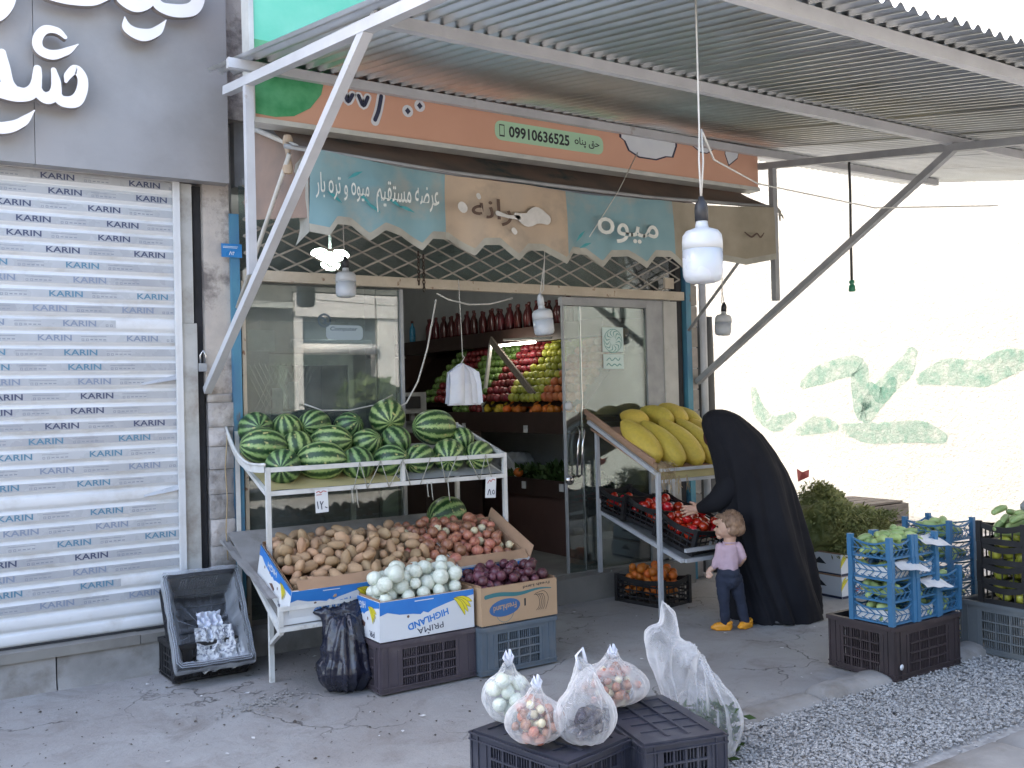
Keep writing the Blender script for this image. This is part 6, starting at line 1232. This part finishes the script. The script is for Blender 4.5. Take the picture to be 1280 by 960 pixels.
cb = thing('carton', 'open white carton leaning on the lower shelf beside the lettuce', 'box', (5.0, 1.5, .85)); part('side', MB().bar((5.0, 1.35, .86), (5.1, 1.75, 1.02), .02, .09), 'card_white', cb); fruit('orange_fruit', (5.0, 1.36, .89), 1.1)
sc = thing('weighing_scale', 'electronic shop scale with a dark display behind the watermelons', 'scale', (4.45, 1.9, 1.2))
part('table', MB().bx(4.15, 4.75, 1.6, 3.4, .2, 1.28), 'shelf_brown', sc); part('plate', MB().bx(4.2, 4.6, 1.9, 2.3, 1.36, 1.39), 'chrome', sc); part('housing', MB().bx(4.22, 4.58, 1.95, 2.25, 1.28, 1.36), 'steel_dark', sc)
part('display', MB().bx(4.34, 4.62, 2.42, 2.50, 1.45, 1.66), 'steel_dark', sc); part('screen', MB().bx(4.38, 4.55, 2.41, 2.419, 1.50, 1.62), 'black_plastic', sc); part('post', MB().bx(4.46, 4.50, 2.44, 2.48, 1.28, 1.46), 'steel_dark', sc)
rd_ = thing('clothes_rail', 'pale bent rail standing behind the scale', 'rail', (4.4, 3.2, 1.3)); part('bar', MB().tube([(4.5, 3.3, 1.28), (4.5, 3.3, 2.05), (4.9, 3.4, 2.05)], .012, 8), 'trim_white', rd_)
lt = thing('ceiling_lamp', 'lit folding lamp with three bright lobes behind the lattice', 'lamp', (3.2, 1.5, 2.8))
for a in (30, 150, 270): part('lobe', MB().ball((3.24 + .10 * cos(radians(a)), 1.5 , 2.80 + .055 * sin(radians(a)) ), (.085, .03, .05), 16, 10), 'lamp_lit', lt)
part('stem', MB().tube([(3.24, 1.5, 2.8), (3.24, 1.5, 3.36)], .012, 8), 'bulb_body', lt)
dm = thing('shop_fridge', 'pale upright display fridge standing behind the dusty window', 'fridge', (2.5, .5, .2))
part('cabinet', MB().bx(2.08, 2.32, .45, 1.1, .2, 2.05), 'steel_dark', dm); part('top_board', MB().bx(2.32, 3.0, .62, 1.1, 1.95, 2.18), 'steel_dark', dm); part('door_frame', MB().bx(2.325, 2.36, .55, .62, .25, 1.94).bx(2.96, 3.0, .55, .62, .25, 1.94).bx(2.36, 2.96, .55, .62, 1.86, 1.94), 'trim_white', dm); part('side', MB().bx(2.96, 3.0, .625, 1.1, .2, 1.94), 'trim_white', dm); part('door_pane', MB().bx(2.362, 2.958, .57, .58, .25, 1.858), 'glass', dm); part('back', MB().bx(2.33, 2.955, 1.06, 1.1, .2, 1.94), 'shelf_brown', dm)
for z in (.6, 1.0, 1.4): part('shelf', MB().bx(2.34, 2.94, .66, 1.05, z, z + .012), 'chrome', dm)
mb = MB(); 
for (x_, z_) in ((2.05, 1.95), (2.05, 1.62), (2.16, 1.40)): pass
MAT['banner_slate'] = M('slate banner', (.12, .16, .19), (.1, .14, .17), .6); MAT['opening_dark'] = M('dim shop opening', (.03, .035, .035), (.02, .022, .022), .6); MAT['street_dull'] = M('dull render', (.17, .165, .15), (.12, .12, .11), .85)
solo('window_column', MB().bx(2.965, 3.09, .03, .07, .2, 2.27), 'jamb', 'pale narrow column just inside the dusty window beside the entrance', 'column')
decal = thing('window_decal', 'pale window sticker with a round emblem on the dusty window', 'sticker', (2.65, -.006, 2.1)); FDc = Fr((2.66, -.0062, 2.10))
part('emblem', MB().stroke(FDc, ell(-.11, .04, .042, .042, 20) + [(-.068, .04)], .012, .0003, .0005, sub=1).stroke(FDc, [(-.13, .06), (-.10, .04), (-.12, .02), (-.09, .02)], .012, .0003, .0005), 'decal_ink', decal)
part('decal_plate', MB().poly(FDc, roundrect(-.10, .17, -.09, .01, .03), .0002, .0003), 'decal_pale', decal); part('decal_lettering', MB().text(FDc, 'Computer', .035, .03, -.018, .0009, 0, .02, .2, shear=.15), 'decal_ink', decal)
solo('tube_light', MB().tube([(2.42, -.22 + .5, 2.0), (3.02, .28, 2.0)], .03, 14), 'bulb_body', 'white tube fitting fixed across the inside of the dusty window', 'tube fitting')
for k, (x_, z_, lb) in enumerate(((2.12, 2.0, 'pale notice behind the window beside the blue post'), (2.22, 1.62, 'narrow pale notice behind the window above the striped melon'), (2.33, 1.66, 'slightly turned narrow notice behind the window'))): solo('paper_notice', MB().bx(x_ - (.09 if k == 0 else .035), x_ + (.09 if k == 0 else .035), .02, .022, z_ - .07 - (.02 * k), z_ + .07), 'paper', lb, 'notice')
wire = solo('wire_mesh', (lambda mb: [mb.bar((2.01 + .035 * k, .05, 1.40), (2.01 + .035 * k + .22, .05, 1.85), .0025) for k in range(9)] and [mb.bar((2.01 + .035 * k + .22, .052, 1.40), (2.01 + .035 * k, .052, 1.85), .0025) for k in range(9)] and mb)(MB()), 'chrome', 'fine diamond wire mesh behind the window over the melons', 'mesh')

# ================================================================== KERBSIDE CRATES
big = crate('plastic_crate', 'dark brown crate on the kerb carrying the blue lattice crates', .60, .44, .305, 'crate_brown', (4.865, -2.68, .0), 0)
pst = solo('round_sticker', MB().lathe([(.016, 0), (.016, .001)], 14, f=lambda q: V((4.60 + q.x, -2.912 - q.z, .09 + q.y))), 'white_print', 'small round white sticker low on the dark brown crate', 'sticker')
GB = 'blue lattice crates stacked at the kerb'; VB = 'green courgettes in the blue crates'
order = ['bottom', 'second', 'third', 'top']
for s_, (cx_, cy_, W_, D_) in enumerate(((4.66, -2.76, .19, .25), (4.87, -2.765, .185, .25))):
    for k in range(4):
        z = .308 + k * .118
        slat_crate('lattice_crate', order[k] + ' blue lattice crate of the ' + ('near column' if s_ == 0 else 'far column') + ' on the dark brown crate', W_, D_, .112, 'crate_blue', (cx_ + rr(-.004, .004), cy_, z), (0, 0, rr(-.02, .02)), GB, cross=True)
        for (x_, y_, z_, r_) in pile(cx_ - W_ / 2 + .012, cx_ + W_ / 2 - .012, cy_ - D_ / 2 + .012, cy_ + D_ / 2 - .012, lambda x, y: z + .012, .024, 13 if k < 3 else 26, 12, .0): put('cuc', (x_, y_, z_), (rr(-.3, .3), rr(-.4, .4), rr(0, 6)), 'stubby green courgette in the ' + order[k] + ' blue crate of the ' + ('near' if s_ == 0 else 'far') + ' column', 'courgettes, ' + order[k] + ' crate, ' + ('near' if s_ == 0 else 'far') + ' column', scale=(.58, 1.0, 1.0))
        if k in (0, 2):
            solo('crate_liner', MB().grid(lambda u, v: (cx_ - W_ / 2 + .012 + .004 * noise.noise(V((u * 6, v * 6, k))), cy_ + D_ / 2 - .015 - (D_ - .03) * u, z + .014 + .062 * v), 8, 4).grid(lambda u, v: (cx_ - W_ / 2 + .014 + (W_ - .03) * u, cy_ - D_ / 2 + .012 + .004 * noise.noise(V((u * 6, v * 6, k))), z + .014 + .062 * v), 8, 4), 'paper', 'white paper liner inside the ' + order[k] + ' blue crate, ' + ('near column' if s_ == 0 else 'far column'), 'liner')
        if (s_, k) in ((0, 2), (1, 1), (1, 3)):
            w_ = .5 + .2 * k; solo('loose_paper', MB().grid(lambda u, v: (cx_ + (u - .3) * W_ * (.9 + .3 * v), cy_ - D_ / 2 + .03 - .08 * v - .02 * u * v, z + .104 + .012 * noise.noise(V((u * 3 + k * 3, v * 2, s_))) - (.02 + .03 * u * w_) * v - .012 * v * v), 12, 6), 'paper', 'loose white paper sticking out above the ' + order[k] + ' blue crate, ' + ('near column' if s_ == 0 else 'far column'), 'paper')
for k in range(6):
    z = .0 + k * .128
    slat_crate('lattice_crate', ['lowest', 'second', 'third', 'fourth', 'fifth', 'highest'][k] + ' blue lattice crate of the column standing on the ground', .25, .30, .122, 'crate_blue', (5.60, -2.50, z), (0, 0, rr(-.02, .02)), GB, cross=True)
    for (x_, y_, z_, r_) in pile(5.49, 5.71, -2.63, -2.38, lambda x, y: z + .012, .026, 11 if k < 5 else 22, 10, 0): put('cuc', (x_, y_, z_), (rr(-.3, .3), rr(-.4, .4), rr(0, 6)), scale=(.62, 1, 1), label='green courgette in a blue crate of the column standing on the ground', group='courgettes in the ground column')
for s_, (cx_, cy_) in enumerate(((5.12, -2.77),)):
    slat_crate('lattice_crate', 'blue lattice crate of loose greens behind the two columns', .22, .26, .12, 'crate_blue', (5.10, -2.74, .308), (0, 0, .1), GB, cross=True); slat_crate('lattice_crate', 'upper blue lattice crate behind the two columns', .22, .26, .12, 'crate_blue', (5.10, -2.74, .435), (0, 0, -.05), GB, cross=True)
    for zz in (.32, .45):
        for (x_, y_, z_, r_) in pile(5.0, 5.2, -2.85, -2.63, lambda x, y: zz, .026, 12, 10, 0): put('cuc', (x_, y_, z_), (rr(-.3, .3), rr(-.4, .4), rr(0, 6)), scale=(.7, 1, 1))
crate('plastic_crate', 'grey crate at the gravel edge carrying the black apple crates', .42, .62, .31, 'crate_grey', (5.66, -3.03, .005), 0)
crate('plastic_crate', 'second grey crate standing further along the gravel edge', .42, .62, .31, 'crate_grey', (5.68, -3.68, .005), 0)
for s_, cy_ in enumerate((-2.99, -3.29)):
    for k in range(4):
        z = .318 + k * .118; slat_crate('apple_crate', order[k] + ' black apple crate of the ' + ('pile nearer the blue crates' if s_ == 0 else 'pile at the gravel'), .40, .27, .112, 'crate_black', (5.66, cy_, z), (0, 0, rr(-.02, .02)), 'black apple crates at the kerb', rows=1, band=.034)
        for (x_, y_, z_, r_) in pile(5.475, 5.845, cy_ - .12, cy_ + .12, lambda x, y: z + .012, .036, 24 if k < 3 else 24, 10, .0):
            if k == 3: put('cuc', (x_, y_, z_), (rr(-.2, .2), rr(-.3, .3), rr(-.4, .4)), 'pale green courgette heaped on the top black crate', 'courgettes on the top black crates', .95)
            else: put('pear', (x_, y_, z_), scale=r_ / .036)
solo('dark_gourd', MB().lathe([(.01, 0), (.05, .02), (.055, .05), (.03, .08), (.028, .10), (.01, .11)], 14, (5.72, -3.02, .83)), 'steel_dark', 'dark round lump topping the heap on the black crates', 'gourd')
# white cartons and heaps of herbs
def cart(b, F, FL, X, h, D):
    mb = MB().poly(F, [(X * .35, h * .62), (X * .5, h * .86), (X * .66, h * .62)], .0003, .0006, 0).poly(F, ell(X * .5, h * .34, X * .2, h * .10, 14), .0003, .0006, 1).fbx(F, 0.001, X - .001, .001, h * .12, .0002, .0008, 2)
    mb.poly(FL, [(D * .35, h * .5), (D * .5, h * .8), (D * .66, h * .5)], .0003, .0006, 0).fbx(FL, 0.001, D - .001, .001, h * .12, .0002, .0008, 2); banana(mb, F, X * .12, h * .6, h * .6, 3, 2, 1.2, 2); banana(mb, F, X * .85, h * .4, h * .6, 3, 2, 1.2, 2); part('carton_print', mb, ['ink_black', 'box_red', 'ink_blueblack', 'box_yellow'], b)
open_box('carton', 'white banana carton on the ground beside the chador, lower one', 6.10, 6.42, -1.36, -.95, .0, .165, 'card_white', 0, prints=cart); open_box('carton', 'white banana carton stacked on the lower one under the herbs', 6.11, 6.42, -1.35, -.95, .168, .165, 'card_white', 0, prints=cart)
mb = MB(); rs3 = random.Random(9)
for k in range(9500):
    u = rs3.random(); 
    if u < .42: c = V((rs3.gauss(6.28, .14), rs3.gauss(-1.10, .14), 0)); zt = .88 - 1.5 * (c.x - 6.12) ** 2 - .9 * abs(c.y + 1.1)
    elif u < .8: c = V((rs3.gauss(6.75, .20), rs3.gauss(-1.12, .14), 0)); zt = .66 - .6 * abs(c.x - 6.7) - .7 * abs(c.y + 1.1)
    else: c = V((rs3.uniform(6.05, 6.75), rs3.gauss(-1.36, .05), 0)); zt = .62
    c.z = zt - rs3.random() ** 2 * .30
    if c.z < .26: continue
    d = V((rs3.uniform(-1, 1), rs3.uniform(-1, .4), rs3.uniform(-.7, .8))).normalized() * rs3.uniform(.02, .065); s_ = d.cross(V((rs3.uniform(-1, 1), rs3.uniform(-1, 1), rs3.uniform(-1, 1)))).normalized() * rs3.uniform(.003, .009); mb.add([c, c + d * .5 + s_, c + d, c + d * .5 - s_], [(0, 1, 2, 3)])
struct('herb_foliage', mb, 'herb', 'stuff')
solo('herb_sack', blob('h', [((6.28, -1.08, .55), (.24, .2, .26)), ((6.75, -1.08, .42), (.26, .2, .2)), ((6.5, -1.1, .36), (.3, .2, .12))], .02, 'herb', None, 3, lambda v, n: crumple(v, n, .05, 9, 2)), 'herb', 'dense core of the herb heap on the white cartons', 'herbs')
pt = thing('wooden_crate', 'weathered wooden crate standing behind the herb heap', 'crate', (7.2, -.7, 0))
for z in (.10, .27, .44): part('plank', MB().bx(6.75, 7.55, -.95, -.93, z, z + .14), 'wood_old', pt)
for y in (-.90, -.76, -.62, -.48): part('plank', MB().bx(6.76, 7.54, y, y + .12, .585, .60), 'wood_old', pt)
for x_ in (6.76, 7.5): part('batten', MB().bx(x_, x_ + .04, -.928, -.38, 0, .584), 'wood_old', pt)
sk = thing('table_support', 'low grey table carrying the herb heap', 'table', (6.6, -1.0, 0)); part('top', MB().bx(6.43, 7.0, -1.3, -.95, .24, .27), 'wood_old', sk)
for x_ in (6.46, 6.96): part('leg', MB().bx(x_, x_ + .03, -1.28, -1.25, 0, .24), 'wood_old', sk)
solo('red_packet', MB().add([(5.83, -1.2, .90), (5.93, -1.22, .93), (5.88, -1.2, .97), (5.82, -1.2, 1.0), (5.95, -1.21, .985)], [(0, 1, 2), (0, 2, 3), (2, 1, 4), (2, 1, 0)]), 'box_red', 'torn red packet poking up behind the chador', 'packet')

# ================================================================== SUNLIT SIDE WALL
sw = thing('side_wall', 'tall rough cream wall in full sun across the empty lot with green spray marks', 'wall', (10, 1, 0))
part('wall_face', MB().grid(lambda u, v: (10, 14 - 26 * u, 11 * v), 26, 11).bx(10.05, 10.4, -12, 14, 0, 11), 'sunwall', sw)
Fw = Fr((9.997, 0, 0), (0, -1, 0), (0, 0, 1))
G = [([(-2.2, 1.66), (-1.9, 1.78), (-1.4, 1.86), (-1.35, 1.6), (-1.3, 1.3), (-1.15, 1.45), (-.96, 1.63), (-.75, 1.8), (-.64, 1.98)], .26), ([(-1.2, 1.62), (-1.05, 1.5), (-.9, 1.66)], .2), ([(-.52, 1.68), (-.2, 1.75), (.2, 1.72), (.45, 1.82), (.75, 1.86)], .30), ([(-3.05, 1.6), (-2.95, 1.3), (-2.7, 1.15), (-2.4, 1.25)], .22), ([(-2.3, 1.05), (-2.0, 1.14), (-1.75, 1.12)], .24), ([(-1.6, 1.1), (-1.2, 1.05), (-.6, 1.08), (-.3, 1.02)], .26)]
for k, (p, w_) in enumerate(G): part('spray_mark', MB().stroke(Fw, p, [w_ * .5] + [w_] * (len(p) - 2) + [w_ * .6], .0006 * k, .0002, 0, None, 8), 'spray', sw)

# ================================================================== ACROSS THE STREET (seen in the glass and the metal)
ob = thing('street_building', 'pale two storey building across the street with a dark shop banner', 'building', (12, -17, 0))
part('wall', MB().bx(-6, 8.75, -24, -17, 0, 7.5).bx(11.75, 16.3, -24, -17, 0, 7.5), 'street_dull', ob); part('wall', MB().bx(16.3, 30, -24, -17.02, 0, 7.0), 'brick_far', ob); part('upper_wall', MB().bx(8.75, 11.75, -24, -17, 4.35, 7.5), 'street_dull', ob)
part('fascia', MB().bx(8.8, 11.7, -17.6, -16.9, 3.72, 4.3), 'letter_face', ob)
for a_, b_ in ((8.78, 9.0), (11.05, 11.72)): part('column', MB().bx(a_, b_, -17.6, -16.95, 0, 3.715), 'letter_face', ob)
part('banner', MB().bx(9.0, 11.05, -17.5, -17.1, 3.06, 3.715), 'banner_slate', ob); part('shutter_box', MB().tube([(9.0, -16.95, 2.9), (11.05, -16.95, 2.9)], .14, 14), 'letter_face', ob); part('shop_opening', MB().bx(9.0, 11.05, -17.6, -17.4, 0, 3.05), 'opening_dark', ob); part('red_counter', MB().bx(9.0, 9.5, -17.39, -17.2, 0, 1.35), 'box_red', ob)
for x_ in (4.6, 6.4, -1, 1.5): part('window', MB().bx(x_, x_ + 1.1, -17.05, -17.004, 1.2, 3.2), 'opening_dark', ob)
gt = thing('lattice_fence', 'white lattice fence along the pale wall across the street', 'fence', (18, -15.5, 0))
for k in range(34): part('bar', MB().bar((16.4 + .1 * k, -15.5, 2.0), (16.9 + .1 * k, -15.5, 3.3), .035, .02), 'steel_dark', gt)
part('rail', MB().bx(16.3, 21, -15.52, -15.47, 3.3, 3.38), 'steel_dark', gt)
MB_h = MB(); q = random.Random(4)
for i_ in range(5200):
    c_ = V((q.uniform(14.5, 22), q.gauss(-14, .35), 0)); c_.z = (2.3 + .35 * noise.noise(V((c_.x * 1.1, 0, 0)))) * q.random() ** .5; a_ = V((q.uniform(-1, 1), q.uniform(-1, 1), q.uniform(-1, 1))).normalized() * .12; b_ = a_.cross(V((q.uniform(-1, 1), q.uniform(-1, 1), q.uniform(-1, 1)))).normalized() * .06; MB_h.add([c_ - a_, c_ + b_, c_ + a_, c_ - b_], [(0, 1, 2, 3)])
struct('hedge_foliage', MB_h, 'tree_leaf', 'stuff')
for z in (3.9, 7.3): part('cornice', MB().bx(-6.1, 8.7, -17.003, -16.8, z, z + .15), 'trim_white', ob)
for k, (x_, y_, h, r_, lb) in enumerate(((10.1, -15.6, 2.5, .75, 'small bushy tree before the white framed shop across the road'), (23.5, -14.3, 4.6, 1.8, 'second street tree across the road farther along'), (-3.5, -14.5, 5.0, 2.2, 'street tree across the road opposite the shutter'))):
    tr = thing('street_tree', lb, 'tree', (x_, y_, 0)); part('trunk', MB().tube([(x_, y_, 0), (x_ + .05, y_, 1.2), (x_ - .05, y_, h * .6)], [.14, .10, .06], 10).tube([(x_, y_, 1.3), (x_ + .6, y_ + .3, h * .75)], [.06, .03], 6).tube([(x_, y_, 1.4), (x_ - .6, y_ - .2, h * .7)], [.06, .03], 6), 'bark', tr)
    mb = MB(); q = random.Random(k)
    for i in range(3200):
        d = V((q.gauss(0, 1), q.gauss(0, 1), q.gauss(0, 1))).normalized() * q.random() ** .4; cl = .25 * noise.noise(d * 2.3 + V((k, 0, 0))); c = V((x_, y_, h * .62)) + V((d.x * r_, d.y * r_, d.z * r_ * .8)) * (1 + cl); a = V((q.uniform(-1, 1), q.uniform(-1, 1), q.uniform(-1, 1))).normalized() * .13; b = a.cross(V((q.uniform(-1, 1), q.uniform(-1, 1), q.uniform(-1, 1)))).normalized() * .07; mb.add([c - a, c + b, c + a, c - b], [(0, 1, 2, 3)])
    part('crown', mb, 'tree_leaf', tr)
car = thing('parked_car', 'dark parked car on the far side of the street', 'car', (6.2, -11.5, 0))
prof = [(-2.1, .35), (-2.15, .75), (-1.5, .9), (-1.0, 1.38), (.6, 1.42), (1.2, .95), (2.05, .82), (2.15, .35)]
part('body', MB().poly(Fr((6.2, -10.7, 0)), prof, -1.6, 1.6), 'car_paint', car)
part('side_window', MB().poly(Fr((6.2, -10.695, 0)), [(-1.1, .92), (-.85, 1.30), (.5, 1.33), (.95, .95)], 0, .004), 'glass', car)
for x_ in (4.9, 7.6): part('wheel', MB().lathe([(.05, -.1), (.30, -.1), (.32, -.05), (.32, .05), (.30, .1), (.05, .1)], 20, f=lambda q: V((x_ + q.x, -10.72 + q.z, .32 + q.y))), 'black_plastic', car); part('rim', MB().lathe([(.19, .1), (.19, .12), (.04, .11)], 16, f=lambda q: V((x_ + q.x, -10.72 + q.z, .32 + q.y))), 'chrome', car)
